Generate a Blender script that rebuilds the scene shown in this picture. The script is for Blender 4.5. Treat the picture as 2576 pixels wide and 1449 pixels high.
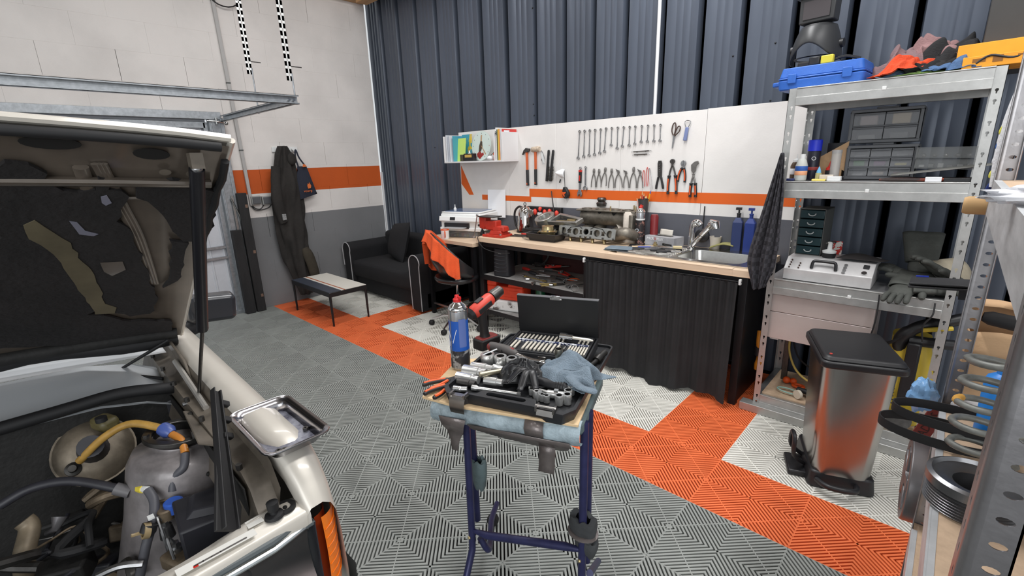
import bpy,bmesh,math,random
from mathutils import Vector,Matrix,noise
random.seed(7)
R=math.radians
C=bpy.context.scene.collection
for o in list(bpy.data.objects): bpy.data.objects.remove(o)

# ---------------------------------------------------------------- camera, world, lights, exposure
W,H,F=2576.0,1449.0,1174.46
CAM=Vector((1.0654414,-1.8246599,1.5125208))
CROT=Matrix.Rotation(0.7582666,3,'Z') @ Matrix.Rotation(1.3044622,3,'X') @ Matrix.Rotation(-0.0302471,3,'Z')
cam=bpy.data.cameras.new('camera'); co=bpy.data.objects.new('camera',cam); C.objects.link(co)
cam.sensor_fit='HORIZONTAL'; cam.sensor_width=36.0; cam.lens=F/W*36.0
cam.clip_start=0.02; cam.clip_end=60
co.matrix_world=Matrix.Translation(CAM) @ CROT.to_4x4()
sc=bpy.context.scene
sc.camera=co
sc.view_settings.view_transform='Standard'; sc.view_settings.look='None'
sc.view_settings.gamma=1; sc.view_settings.use_curve_mapping=False
sc.view_settings.exposure=0.0
world=bpy.data.worlds.new('world'); sc.world=world; world.use_nodes=True
bg=world.node_tree.nodes['Background']; bg.inputs[0].default_value=(0.93,0.97,1.0,1); bg.inputs[1].default_value=0.75

def area(name,loc,rot,sx,sy,power,col=(1,1,1)):
    l=bpy.data.lights.new(name,'AREA'); l.shape='RECTANGLE'; l.size=sx; l.size_y=sy; l.energy=power; l.color=col
    o=bpy.data.objects.new(name,l); C.objects.link(o); o.location=loc; o.rotation_euler=rot
    return o
# ceiling LED tubes of the workshop (out of frame, above) and the daylight of the open door side
area('ceiling_tube_light',(-2.6,0.1,3.75),(0,0,0),0.25,2.4,36)
area('ceiling_tube_light',(-0.2,0.3,3.75),(0,0,0),0.25,2.4,78)
area('ceiling_tube_light',(1.8,-0.4,3.75),(0,0,0),0.25,2.4,62)
area('ceiling_tube_light',(-1.6,-2.6,3.75),(0,0,0),0.25,2.4,24)
area('daylight_opening',(2.6,-3.9,1.9),(R(68),0,R(35)),2.6,1.8,70,(0.95,0.98,1.0))

# ---------------------------------------------------------------- photograph-to-plane helpers (a pixel on a known real surface)
def _ray(u,v): return CROT @ Vector(((u-W/2)/F,-(v-H/2)/F,-1.0))
def onx(u,v,x): d=_ray(u,v); return CAM+d*((x-CAM.x)/d.x)
def ony(u,v,y): d=_ray(u,v); return CAM+d*((y-CAM.y)/d.y)
def onz(u,v,z): d=_ray(u,v); return CAM+d*((z-CAM.z)/d.z)

# ---------------------------------------------------------------- materials
def lin(c):
    r=[]
    for v in c[:3]:
        v=v/255.0
        r.append(v/12.92 if v <= 0.04045 else ((v+0.055)/1.055)**2.4)
    return (r[0],r[1],r[2],1.0)
MC={}
def mat(name,col,rough=0.5,metal=0.0,var=0.0,vscale=12.0,bump=0.0,bscale=60.0,col2=None,spot=None,alpha=1.0,trans=0.0,coat=0.0,stretch=None,emit=None,sheen=0.0):
    """procedural principled material: base colour with noise variation toward col2, fine bump"""
    if name in MC: return MC[name]
    m=bpy.data.materials.new(name); m.use_nodes=True
    nt=m.node_tree; N=nt.nodes; L=nt.links
    b=N['Principled BSDF']
    b.inputs['Base Color'].default_value=lin(col)
    b.inputs['Roughness'].default_value=rough
    b.inputs['Metallic'].default_value=metal
    if coat: b.inputs['Coat Weight'].default_value=coat; b.inputs['Coat Roughness'].default_value=0.08
    if sheen: b.inputs['Sheen Weight'].default_value=sheen
    if trans: b.inputs['Transmission Weight'].default_value=trans; b.inputs['IOR'].default_value=1.3
    if alpha < 1: b.inputs['Alpha'].default_value=alpha
    if emit: b.inputs['Emission Color'].default_value=lin(emit[0]); b.inputs['Emission Strength'].default_value=emit[1]
    tc=None
    def coord():
        nonlocal tc
        if tc is None:
            t=N.new('ShaderNodeTexCoord'); tc=t.outputs['Object']
            if stretch:
                mp=N.new('ShaderNodeMapping'); mp.inputs['Scale'].default_value=stretch
                L.new(tc,mp.inputs['Vector']); tc=mp.outputs['Vector']
        return tc
    if var or col2:
        nz=N.new('ShaderNodeTexNoise'); nz.inputs['Scale'].default_value=vscale; nz.inputs['Detail'].default_value=6
        nz.inputs['Roughness'].default_value=0.62
        L.new(coord(),nz.inputs['Vector'])
        rp=N.new('ShaderNodeValToRGB')
        c2=lin(col2) if col2 else tuple(max(0,x*(1-var)) for x in lin(col)[:3])+(1,)
        c1=lin(col) if col2 else tuple(min(1,x*(1+var*0.6)) for x in lin(col)[:3])+(1,)
        lo,hi=spot if spot else (0.35,0.65)
        rp.color_ramp.elements[0].position=lo; rp.color_ramp.elements[0].color=c1
        rp.color_ramp.elements[1].position=hi; rp.color_ramp.elements[1].color=c2
        L.new(nz.outputs['Fac'],rp.inputs['Fac']); L.new(rp.outputs['Color'],b.inputs['Base Color'])
    if bump:
        nb=N.new('ShaderNodeTexNoise'); nb.inputs['Scale'].default_value=bscale; nb.inputs['Detail'].default_value=4
        L.new(coord(),nb.inputs['Vector'])
        bp=N.new('ShaderNodeBump'); bp.inputs['Strength'].default_value=bump; bp.inputs['Distance'].default_value=0.01
        L.new(nb.outputs['Fac'],bp.inputs['Height']); L.new(bp.outputs['Normal'],b.inputs['Normal'])
    MC[name]=m
    return m

# ---------------------------------------------------------------- mesh builder
class MB:
    def __init__(s,M=None):
        s.v=[]; s.f=[]; s.M=M if M is not None else Matrix.Identity(4)
    def add(s,vs,fs,M=None):
        T=s.M @ M if M is not None else s.M
        n=len(s.v)
        s.v += [T @ Vector(p) for p in vs]
        s.f += [tuple(i+n for i in f) for f in fs]
        return s
    def box(s,x0,x1,y0,y1,z0,z1,M=None,taper=None):
        vs=[(x0,y0,z0),(x1,y0,z0),(x1,y1,z0),(x0,y1,z0),(x0,y0,z1),(x1,y0,z1),(x1,y1,z1),(x0,y1,z1)]
        if taper:
            cx,cy=(x0+x1)/2,(y0+y1)/2
            for i in range(4,8):
                vs[i]=(cx+(vs[i][0]-cx)*taper[0],cy+(vs[i][1]-cy)*taper[1],vs[i][2])
        return s.add(vs,[(0,3,2,1),(4,5,6,7),(0,1,5,4),(1,2,6,5),(2,3,7,6),(3,0,4,7)],M)
    def prism(s,poly,z0,z1,M=None,top=1.0):
        """poly in xy, extruded z0..z1 (fan-safe for mild concavity: n-gon caps)"""
        n=len(poly)
        cx=sum(p[0] for p in poly)/n; cy=sum(p[1] for p in poly)/n
        vs=[(p[0],p[1],z0) for p in poly]+[(cx+(p[0]-cx)*top,cy+(p[1]-cy)*top,z1) for p in poly]
        fs=[tuple(range(n))[::-1],tuple(range(n,2*n))]+[(i,(i+1)%n,n+(i+1)%n,n+i) for i in range(n)]
        return s.add(vs,fs,M)
    def tube(s,path,r,seg=10,closed=False,caps=True,M=None,flat=1.0):
        P=[Vector(p) for p in path]
        rs=r if isinstance(r,(list,tuple)) else [r]*len(P)
        n=len(P); vs=[]; fs=[]
        up=None
        for i in range(n):
            a=P[(i-1)%n] if (closed or i > 0) else P[i]
            b=P[(i+1)%n] if (closed or i < n-1) else P[i]
            t=(b-a)
            if t.length < 1e-9: t=Vector((0,0,1))
            t.normalize()
            if up is None:
                up=Vector((0,0,1)) if abs(t.z) < 0.9 else Vector((1,0,0))
            x=up-t*up.dot(t)
            if x.length < 1e-6: x=Vector((1,0,0))-t*t.x
            x.normalize(); y=t.cross(x); up=x
            for k in range(seg):
                a_=2*math.pi*k/seg
                vs.append(P[i]+x*(math.cos(a_)*rs[i]*flat)+y*(math.sin(a_)*rs[i]))
        m=n if closed else n-1
        for i in range(m):
            j=(i+1)%n
            for k in range(seg):
                k2=(k+1)%seg
                fs.append((i*seg+k,i*seg+k2,j*seg+k2,j*seg+k))
        if caps and not closed:
            fs.append(tuple(range(seg))[::-1]); fs.append(tuple(range((n-1)*seg,n*seg)))
        return s.add(vs,fs,M)
    def cyl(s,a,b,r,r2=None,seg=16,M=None):
        return s.tube([a,b],[r,r if r2 is None else r2],seg,M=M)
    def lathe(s,prof,seg=24,M=None,cap=True):
        """prof list of (r,z) about the z axis"""
        vs=[]; fs=[]; n=len(prof)
        for (r_,z_) in prof:
            for k in range(seg):
                a=2*math.pi*k/seg
                vs.append((r_*math.cos(a),r_*math.sin(a),z_))
        for i in range(n-1):
            for k in range(seg):
                k2=(k+1)%seg
                fs.append((i*seg+k,i*seg+k2,(i+1)*seg+k2,(i+1)*seg+k))
        if cap:
            if prof[0][0] > 1e-5: fs.append(tuple(range(seg))[::-1])
            if prof[-1][0] > 1e-5: fs.append(tuple(range((n-1)*seg,n*seg)))
        return s.add(vs,fs,M)
    def ball(s,c,r,seg=16,rings=10,M=None,sc=(1,1,1)):
        vs=[]; fs=[]
        for i in range(rings+1):
            th=math.pi*i/rings
            for k in range(seg):
                a=2*math.pi*k/seg
                vs.append((c[0]+r*sc[0]*math.sin(th)*math.cos(a),c[1]+r*sc[1]*math.sin(th)*math.sin(a),c[2]-r*sc[2]*math.cos(th)))
        for i in range(rings):
            for k in range(seg):
                k2=(k+1)%seg
                fs.append((i*seg+k,i*seg+k2,(i+1)*seg+k2,(i+1)*seg+k))
        return s.add(vs,fs,M)
    def grid(s,nx,ny,fn,M=None,wrapx=False):
        vs=[fn(i/(nx if wrapx else nx-1),j/(ny-1)) for j in range(ny) for i in range(nx)]
        fs=[]
        for j in range(ny-1):
            for i in range(nx if wrapx else nx-1):
                i2=(i+1)%nx
                fs.append((j*nx+i,j*nx+i2,(j+1)*nx+i2,(j+1)*nx+i))
        return s.add(vs,fs,M)
    def mesh(s,name,m,smooth=40):
        me=bpy.data.meshes.new(name)
        me.from_pydata([tuple(p) for p in s.v],[],s.f); me.update()
        bm=bmesh.new(); bm.from_mesh(me)
        bmesh.ops.remove_doubles(bm,verts=bm.verts,dist=1e-6)
        bmesh.ops.recalc_face_normals(bm,faces=bm.faces)
        bm.to_mesh(me); bm.free()
        if m: me.materials.append(m)
        if smooth:
            for p in me.polygons: p.use_smooth=True
            me.set_sharp_from_angle(angle=R(smooth))
        return me
    def obj(s,name,m,parent=None,smooth=40,bev=0,bseg=2,sub=0,solid=0,loc=None):
        me=s.mesh(name,m,smooth)
        o=bpy.data.objects.new(name,me); C.objects.link(o)
        if loc is not None: o.location=loc
        if parent is not None: o.parent=parent
        if solid:
            q=o.modifiers.new('solid','SOLIDIFY'); q.thickness=solid; q.offset=0
        if sub:
            q=o.modifiers.new('sub','SUBSURF'); q.levels=sub; q.render_levels=sub
        if bev:
            q=o.modifiers.new('bevel','BEVEL'); q.width=bev; q.segments=bseg; q.limit_method='ANGLE'; q.angle_limit=R(35)
        return o

def tag(o,label,cat,group=None,kind=None):
    o['label']=label; o['category']=cat
    if group: o['group']=group
    if kind: o['kind']=kind
    return o
def thing(name,label,cat,loc=(0,0,0),rz=0.0,group=None,M=None):
    o=bpy.data.objects.new(name,None); C.objects.link(o); o.empty_display_size=0.05
    if M is not None: o.matrix_world=M
    else: o.location=loc; o.rotation_euler=(0,0,rz)
    return tag(o,label,cat,group)
def struct(o): o['kind']='structure'; return o
def dup(o,M=None,loc=None,parent=None):
    def cp(q,par):
        c=q.copy(); C.objects.link(c); c.parent=par
        for ch in q.children: cp(ch,c)
        return c
    n=cp(o,parent)
    if M is not None: n.matrix_world=M
    if loc is not None: n.location=loc
    return n
T=Matrix.Translation
def RX(a): return Matrix.Rotation(R(a),4,'X')
def RY(a): return Matrix.Rotation(R(a),4,'Y')
def RZ(a): return Matrix.Rotation(R(a),4,'Z')
def frame(o,xa,ya,za=None):
    """matrix with origin o and axes"""
    xa=Vector(xa).normalized(); ya=Vector(ya); ya=(ya-xa*ya.dot(xa)).normalized()
    za=xa.cross(ya)
    m=Matrix((xa,ya,za)).transposed().to_4x4(); m.translation=Vector(o)
    return m
def spline(pts,n=6,closed=False):
    P=[Vector(p) for p in pts]; out=[]
    m=len(P)
    rng=range(m if closed else m-1)
    for i in rng:
        p0=P[(i-1)%m] if (closed or i > 0) else P[i]
        p1=P[i]; p2=P[(i+1)%m]
        p3=P[(i+2)%m] if (closed or i+2 < m) else P[(i+1)%m]
        for k in range(n):
            t=k/n
            out.append(0.5*((2*p1)+(p2-p0)*t+(2*p0-5*p1+4*p2-p3)*t*t+(3*p1-p0-3*p2+p3)*t**3))
    if not closed: out.append(P[-1])
    return out
def rrect(x0,x1,y0,y1,r,n=4):
    out=[]
    for (cx,cy,a0) in ((x1-r,y1-r,0),(x0+r,y1-r,90),(x0+r,y0+r,180),(x1-r,y0+r,270)):
        for k in range(n+1):
            a=R(a0+90*k/n); out.append((cx+r*math.cos(a),cy+r*math.sin(a)))
    return out
FONT=None
def text(s_,size,m,M,parent=None,name='lettering',ext=0.0004,align='CENTER',label=None):
    cu=bpy.data.curves.new('t','FONT'); cu.body=s_; cu.size=size; cu.extrude=ext; cu.align_x=align; cu.align_y='CENTER'; cu.resolution_u=2
    o=bpy.data.objects.new('t',cu); C.objects.link(o)
    bpy.context.view_layer.update()
    me=bpy.data.meshes.new_from_object(o)
    bpy.data.objects.remove(o); bpy.data.curves.remove(cu)
    me.materials.clear(); me.materials.append(m)
    q=bpy.data.objects.new(name,me); C.objects.link(q)
    q.parent=parent
    if parent is None: q.matrix_world=M
    else: q.matrix_local=M
    if label: q['label']=label
    return q

# common materials
m_galv=mat('galvanised_steel',(172,176,180),0.38,0.85,var=0.18,vscale=30)
m_steel=mat('brushed_steel',(178,178,176),0.28,1.0,var=0.12,vscale=50)
m_chrome=mat('chrome',(215,215,215),0.12,1.0)
m_tool=mat('tool_steel',(165,165,166),0.3,0.95,var=0.2,vscale=40)
m_dksteel=mat('dark_steel',(88,86,84),0.4,0.9,var=0.25,vscale=30)
m_blackp=mat('black_plastic',(30,30,33),0.42,var=0.15,vscale=60)
m_black=mat('black_paint',(22,22,24),0.5,var=0.3,vscale=9,bump=0.1)
m_rubber=mat('black_rubber',(26,25,27),0.7)
m_white=mat('white_plastic',(228,229,228),0.4)
m_orange=mat('orange_grip',(226,88,28),0.5,var=0.1)
m_red=mat('red_plastic',(196,40,28),0.45,var=0.12)
m_card=mat('cardboard',(186,152,116),0.85,var=0.12,vscale=6,bump=0.15,bscale=90)
m_paper=mat('white_paper',(232,233,236),0.8)
m_wood=mat('light_wood',(206,176,142),0.6,var=0.12,vscale=3,stretch=(1,14,14))
# ================================================================ ROOM
def painted_wall_mat(name):
    m=bpy.data.materials.new(name); m.use_nodes=True; N=m.node_tree.nodes; L=m.node_tree.links; b=N['Principled BSDF']
    g=N.new('ShaderNodeNewGeometry'); sp=N.new('ShaderNodeSeparateXYZ'); L.new(g.outputs['Position'],sp.inputs[0])
    nz=N.new('ShaderNodeTexNoise'); nz.inputs['Scale'].default_value=2.2; nz.inputs['Detail'].default_value=5; L.new(g.outputs['Position'],nz.inputs['Vector'])
    r=N.new('ShaderNodeValToRGB'); cr=r.color_ramp; cr.interpolation='CONSTANT'
    dv=N.new('ShaderNodeMath'); dv.operation='DIVIDE'; dv.inputs[1].default_value=4.0; L.new(sp.outputs['Z'],dv.inputs[0])
    cr.elements[0].position=0; cr.elements[0].color=lin((122,123,125))
    cr.elements[1].position=0.998/4; cr.elements[1].color=lin((226,221,217))
    e=cr.elements.new(1.25/4); e.color=lin((196,86,24))
    e=cr.elements.new(1.495/4); e.color=lin((226,221,217))
    L.new(dv.outputs[0],r.inputs['Fac'])
    mx=N.new('ShaderNodeMix'); mx.data_type='RGBA'; mx.blend_type='MULTIPLY'; mx.inputs[0].default_value=1
    r2=N.new('ShaderNodeValToRGB'); r2.color_ramp.elements[0].color=(0.86,0.86,0.86,1); r2.color_ramp.elements[0].position=0.3; r2.color_ramp.elements[1].color=(1,1,1,1); r2.color_ramp.elements[1].position=0.6
    L.new(nz.outputs['Fac'],r2.inputs['Fac']); L.new(r.outputs['Color'],mx.inputs[6]); L.new(r2.outputs['Color'],mx.inputs[7]); L.new(mx.outputs[2],b.inputs['Base Color'])
    b.inputs['Roughness'].default_value=0.75
    n2=N.new('ShaderNodeTexNoise'); n2.inputs['Scale'].default_value=70; n2.inputs['Detail'].default_value=5; L.new(g.outputs['Position'],n2.inputs['Vector'])
    bp=N.new('ShaderNodeBump'); bp.inputs['Strength'].default_value=0.35; bp.inputs['Distance'].default_value=0.004
    L.new(n2.outputs['Fac'],bp.inputs['Height']); L.new(bp.outputs['Normal'],b.inputs['Normal'])
    return m
m_blockpaint=painted_wall_mat('painted_block')
m_joint=mat('open_mortar_joint',(70,66,62),0.95)
m_concrete=mat('concrete_slab',(34,33,33),0.9,var=0.3,vscale=6)

# --- left wall: painted concrete blocks (x = -4.4)
DOOR_Y1,DOOR_Z=-0.20,2.02
wl=struct(MB().box(-4.60,-4.412,DOOR_Y1,1.55,-0.02,3.62).box(-4.60,-4.412,-4.6,DOOR_Y1,DOOR_Z+.02,3.62).obj('wall_left',m_joint,smooth=0))
rng=random.Random(3)
variants={}
def block_mesh(w,h,g):
    key=(round(w,3),round(h,3),g)
    if key not in variants:
        b=MB(); c=0.0005
        y0,y1=g/2,w-g/2; z0,z1=0.0001,h-0.0001
        vs=[(-.03,y0,z0),(-.03,y1,z0),(-.03,y1,z1),(-.03,y0,z1),(-c,y0,z0),(-c,y1,z0),(-c,y1,z1),(-c,y0,z1),
              (0,y0+c,z0+c),(0,y1-c,z0+c),(0,y1-c,z1-c),(0,y0+c,z1-c)]
        fs=[(0,1,5,4),(1,2,6,5),(2,3,7,6),(3,0,4,7),(4,5,9,8),(5,6,10,9),(6,7,11,10),(7,4,8,11),(8,9,10,11)]
        b.add(vs,fs); variants[key]=b.mesh('concrete_block',m_blockpaint,0)
    return variants[key]
for k in range(-1,15):
    z0,z1=max(0,.25*k+0.03),.25*(k+1)+0.03
    if k==-1: z0=0
    off=0.045 if (k%2==0) else -0.205
    y=-4.705+off
    while y < 1.545:
        a,b_=y,y+0.5
        y += 0.5
        b_=min(b_,1.545)
        if b_ <-4.5: continue
        if z0 < DOOR_Z:
            if b_ <= DOOR_Y1: continue
            a=max(a,DOOR_Y1)
        if b_-a < 0.03: continue
        zz0=z0
        g=rng.choice([0.0004,0.0004,0.0005,0.0028,0.004])
        o=bpy.data.objects.new('concrete_block',block_mesh(b_-a,z1-zz0,g)); C.objects.link(o)
        o.location=(-4.4+rng.uniform(-.0002,.0002),a,zz0); o.parent=wl

# --- back wall: dark blue steel cladding (y = 1.66)
m_clad=mat('dark_blue_cladding',(80,87,100),0.38,0.25,var=0.16,vscale=1.4,stretch=(1,1,.35),bump=0.04,bscale=12)
m_cladrec=mat('cladding_recess',(60,66,78),0.5,0.1)
wb=struct(MB().box(-4.6,4.2,1.722,1.80,-0.02,3.9).obj('wall_back',m_cladrec,smooth=0))
edges=[ony(u,10,1.66).x for u in (950,992,1038,1088.5,1140,1201,1265,1340.6,1416,1490,1571.6,1665,1762.8,1870.7,1999.8,2143,2308.5)]
edges=[edges[0]-0.34]+edges
while edges[-1] < 3.9: edges.append(edges[-1]+0.292)
for a,b_ in zip(edges[:-1],edges[1:]):
    w=b_-a; rec=0.052 if a >-1.9 else 0.085
    # cross-section: recess floor, sloping flank, broad face with three shallow swages, flank
    xs=[(0,.062),(rec*.55,.062),(rec*.55+.012,0.002),(rec+.004,0)]
    fw=w-rec-.014
    for q in (0.27,0.5,0.74):
        c=rec+.004+fw*q
        xs += [(c-.006,0),(c-.002,.0022),(c+.002,.0022),(c+.006,0)]
    xs += [(w-.012,0),(w-.002,.02),(w,.062)]
    me=MB().grid(len(xs),2,lambda i,j: (a+xs[round(i*(len(xs)-1))][0],1.66+xs[round(i*(len(xs)-1))][1],0 if j < .5 else 3.9))
    o=me.obj('cladding_panel',m_clad,wb,smooth=30)
# rivets on the panels
rv=MB()
for (u,v) in ((1951,108),(1938,253),(1844,141),(1344,290),(1342,262),(1340,20),(1094,371)):
    p_=ony(u,v,1.66); rv.ball((p_.x,1.659,p_.z),.006,8,6)
rv.obj('rivet',m_black,wb)
# white pipe on the cladding and the small trims of the corner
m_trimw=mat('white_trim',(225,226,228),0.5)
p0=ony(1659,12,1.64); p1=ony(1652,280,1.64)
tag(MB().tube([(p0.x,1.645,3.85),(p0.x,1.645,1.75)],.0125,12).obj('wall_pipe',m_trimw),'white vertical pipe running down the dark cladding to the pegboard','pipe')
struct(MB().box(-4.4,-4.38,1.548,1.566,0.55,1.42).obj('trim_1',m_trimw))

# --- ceiling: timber joists
m_timber=mat('timber_beam',(196,152,108),0.7,var=0.2,vscale=2.5,stretch=(1,12,12),bump=.1)
ce=struct(MB().box(-4.6,4.2,-4.6,1.8,3.9,3.95).obj('ceiling',mat('ceiling_board',(150,140,128),0.9,var=.1)))
tag(MB().box(-4.398,-4.30,-3.9,1.5,3.33,3.50).obj('wall_plate_beam',m_timber,bev=.006),'long timber beam fixed along the top of the white block wall','beam')
tag(MB().box(-4.29,-1.0,1.38,1.52,3.30,3.52).obj('ceiling_joist',m_timber,bev=.006),'timber joist running off above the dark cladding','beam')

# --- floor: slab + interlocking ribbed tiles
fl=struct(MB().box(-4.6,4.2,-4.6,1.8,-0.10,-0.0205).obj('floor',m_concrete,smooth=0))
m_tg=mat('grey_floor_tile',(152,155,151),0.55,var=0.14,vscale=3.2)
m_to=mat('orange_floor_tile',(240,120,70),0.5,var=0.1,vscale=3.2)
m_tw=mat('white_floor_tile',(232,230,222),0.5,var=0.08,vscale=3.2)
def tile_mesh(m):
    b=MB(); D=0.1*math.sqrt(2); n=19; pitch=2*D/n; w=pitch*0.56; s2=math.sqrt(.5)
    def cell(cx,cy,along):   # along = +1: ribs along (1,1); -1: along (1,-1)
        d=Vector((s2,s2*along,0)); t=Vector((-s2*along,s2,0)); c=Vector((cx,cy,0))
        for k in range(n):
            o=-D+pitch*(k+.5)
            a,e=o-w/2,o+w/2
            la,le=D-abs(a),D-abs(e)
            P=[c+t*a-d*la,c+t*a+d*la,c+t*e+d*le,c+t*e-d*le]
            lo=[p_+Vector((0,0,-.018)) for p_ in P]
            b.add(P+lo,[(0,1,2,3),(0,4,5,1),(2,6,7,3)])
        h=.0022                                  # cross line over the ribs
        P=[c-t*D-d*h,c-t*D+d*h,c+t*D+d*h,c+t*D-d*h]
        P=[p_+Vector((0,0,.0004)) for p_ in P]
        b.add(P+[p_+Vector((0,0,-.012)) for p_ in P],[(0,1,2,3),(0,4,7,3),(1,5,6,2)])
    cell(.1,.1,1); cell(.3,.1,-1); cell(.1,.3,-1); cell(.3,.3,1)
    # thin rim of the tile and seats of the ribs
    for (x0,x1,y0,y1) in ((.0006,.0028,.0006,.3994),(.3972,.3994,.0006,.3994),(.0028,.3972,.0006,.0028),(.0028,.3972,.3972,.3994)):
        b.box(x0,x1,y0,y1,-.015,-.0004)
    return b.mesh('floor_tile',m,0)
tm={'g': tile_mesh(m_tg),'o': tile_mesh(m_to),'w': tile_mesh(m_tw)}
for a in range(-11,8):
    for b_ in range(-7,4):
        k='g' if b_ < 0 else 'o' if (b_==0 or a in (0,-8)) else 'w'
        if a >= 1 and b_ <-5: continue
        o=bpy.data.objects.new('floor_tile',tm[k]); C.objects.link(o); o.location=(.4*a,.4*b_,0); o.parent=fl

# --- garage door in the left wall
m_doorw=mat('door_sheet',(206,208,214),0.45,0.1,var=.04)
dr=struct(MB().box(-4.47,-4.455,-4.5,-0.32,0.02,1.99).obj('door_1',m_doorw))
b=MB()
y=-0.36
while y >-4.4:
    b.add([(-4.455,y,.03),(-4.446,y-.008,.03),(-4.446,y-.018,.03),(-4.455,y-.026,.03),
           (-4.455,y,1.96),(-4.446,y-.008,1.96),(-4.446,y-.018,1.96),(-4.455,y-.026,1.96)],[(0,1,5,4),(1,2,6,5),(2,3,7,6)])
    y -= .125
b.obj('door_rib',m_doorw,dr)
MB().box(-4.452,-4.41,-4.5,-.335,1.905,1.965).obj('top_rail',m_galv,dr,bev=.003)
for z in (.605,.715): MB().box(-4.45,-4.425,-4.5,-.335,z,z+.028).obj('cross_rail',m_galv,dr,bev=.002)
MB().box(-4.45,-4.41,-.355,-.315,.02,1.96).obj('side_rail',m_galv,dr,bev=.003)
MB().box(-4.45,-4.40,-4.5,-.3,-.002,.035).obj('bottom_rail',m_galv,dr,bev=.003)
fr=struct(MB().box(-4.44,-4.36,-.31,-.20,0,2.0).box(-4.36,-4.345,-.215,-.185,0,2.0).box(-4.36,-4.35,-.30,-.29,0,1.95).obj('door_frame_post',m_galv,bev=.003))
fr.name='trim_2'
hb=struct(MB().box(-4.44,-4.35,-4.5,-.20,1.985,2.055).obj('trim_3',m_galv,bev=.003))
MB().tube(spline([(-4.35,-.33,1.97),(-4.33,-.25,1.965),(-4.33,-.17,1.95)]),.006,8).ball((-4.33,-.17,1.95),.018).cyl((-4.34,-.25,1.94),(-4.34,-.25,2.0),.012).obj('roller_hinge',m_steel,hb)
MB().tube([(-4.335,-.25,1.22),(-4.33,-.20,1.05),(-4.33,-.17,.72)],.008,8).box(-4.345,-4.335,-.245,-.225,.78,1.25).obj('lock_bar',m_steel,fr)
# horizontal track loop hanging in the room
zt=1.965
tk=thing('door_track','galvanised horizontal track frame of the up-and-over garage door','door track',(0,0,0))
def channel(b,a,c,side,h=.055,d=.03,t=.003):
    """C-channel from a to c; open side direction vector"""
    a=Vector(a); c=Vector(c); s_=Vector(side)
    ax=(c-a)
    M=frame(a,ax,s_)
    l=ax.length
    z=1 if M.col[2][2] > 0 else -1
    b.box(0,l,0,t,0,h*z,M).box(0,l,0,d,h*z-t*z,h*z,M).box(0,l,0,d,0,t*z,M)
    b.box(0,l,d-t,d,0,.01*z,M).box(0,l,d-t,d,(h-.01)*z,h*z,M)
b=MB(); channel(b,(-4.33,-.185,zt),(-2.665,-.185,zt),(0,-1,0)); b.obj('side_track',m_galv,tk)
b=MB(); channel(b,(-2.665,-.17,zt),(-2.665,-3.9,zt),(1,0,0),h=.062,d=.035); b.obj('cross_track',m_galv,tk)
MB().cyl((-2.66,-.2,zt+.03),(-2.645,-.2,zt+.03),.009).cyl((-2.66,-.235,zt+.03),(-2.645,-.235,zt+.03),.009).obj('bolt',m_chrome,tk)
# perforated hangers with rods
m_perf=mat('white_slotted_angle',(232,234,232),0.45,0.1)
def hanger(x,y,zlow,label):
    t=thing('slotted_hanger',label,'bracket',(x,y,zt+.06),group='slotted hangers of the door track')
    bb=MB(); w=.042
    z=zlow
    while z < 3.9:   # ladder of bars that leaves real slots
        bb.box(-.0015,.0015,-w/2,w/2,z-zt-.06,z+.032-zt-.06)
        z += .05
    for (a,c) in ((-w/2,-w/2+.0165),(w/2-.0165,w/2)):
        bb.box(-.0015,.0015,a,c,zlow-zt-.06,3.9-zt-.06)
    bb.obj('slotted_strip',m_perf,t)
    MB().box(-.03,0,w/2-.003,w/2,zlow-zt-.06,3.9-zt-.06).obj('angle_flange',m_perf,t)
    MB().cyl((0,.02,-.06),(0,.02,zlow+.05-zt-.06),.006,seg=8).obj('rod',m_galv,t)
    MB().cyl((0,.02,zlow+.1-zt-.06),(.0,.10,zlow+.1-zt-.06),.004,seg=6).obj('bolt',m_dksteel,t)
    return t
hanger(-2.67,-.20,2.13,'slotted white hanger at the corner of the door track')
hanger(-3.45,-.19,2.28,'slotted white hanger further back, holding the side rail of the door track')
# ================================================================ TOOL WALL (painted panels, y = 1.58) AND WHAT HANGS ON IT
PY=1.58
m_board=mat('white_painted_board',(232,229,226),0.55,var=0.05,vscale=3,bump=.05,bscale=80)
m_stripe=mat('orange_stripe_paint',(226,100,28),0.5)
m_greyp=mat('grey_band_paint',(92,94,102),0.55,var=.06)
tw=thing('tool_wall','white tool wall panels with an orange stripe and a grey base band behind the workbench','wall panel',(-2.87,PY,.80))
def tl(x,y,z): return (x+2.87,y-PY,z-.80)
for (a,b_) in ((-2.87,-2.152),(-2.150,-1.577),(-1.575,-.931),(-.929,-.2675),(-.2645,.372)):
    MB().box(*[v for v in (a+2.87,b_+2.87,0,.018,0,(1.012 if a <-.3 else 1.016))]).obj('panel',m_board,tw,bev=.0012,bseg=1)
def wallpoly(pts,m,name,yoff=.0009):
    """flat painted shape (pixel outline taken on the panel plane)"""
    P=[ony(u,v,PY) for (u,v) in pts]
    n=len(P)
    vs=[(p.x+2.87,-yoff,p.z-.80) for p in P]+[(p.x+2.87,.0,p.z-.80) for p in P]
    MB().add(vs,[tuple(range(n))]+[(i,(i+1)%n,n+(i+1)%n,n+i) for i in range(n)]).obj(name,m,tw,smooth=0)
def wallrect(x0,x1,z0,z1,m,name,yoff=.0009):
    MB().box(x0+2.87,x1+2.87,-yoff,0,z0-.80,z1-.80).obj(name,m,tw,smooth=0)
wallrect(-1.893,.372,1.176,1.252,m_stripe,'orange_stripe')
wallrect(-1.893,-1.873,1.128,1.176,m_stripe,'orange_stripe')
wallrect(-2.548,-1.893,1.128,1.180,m_stripe,'orange_stripe')
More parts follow.
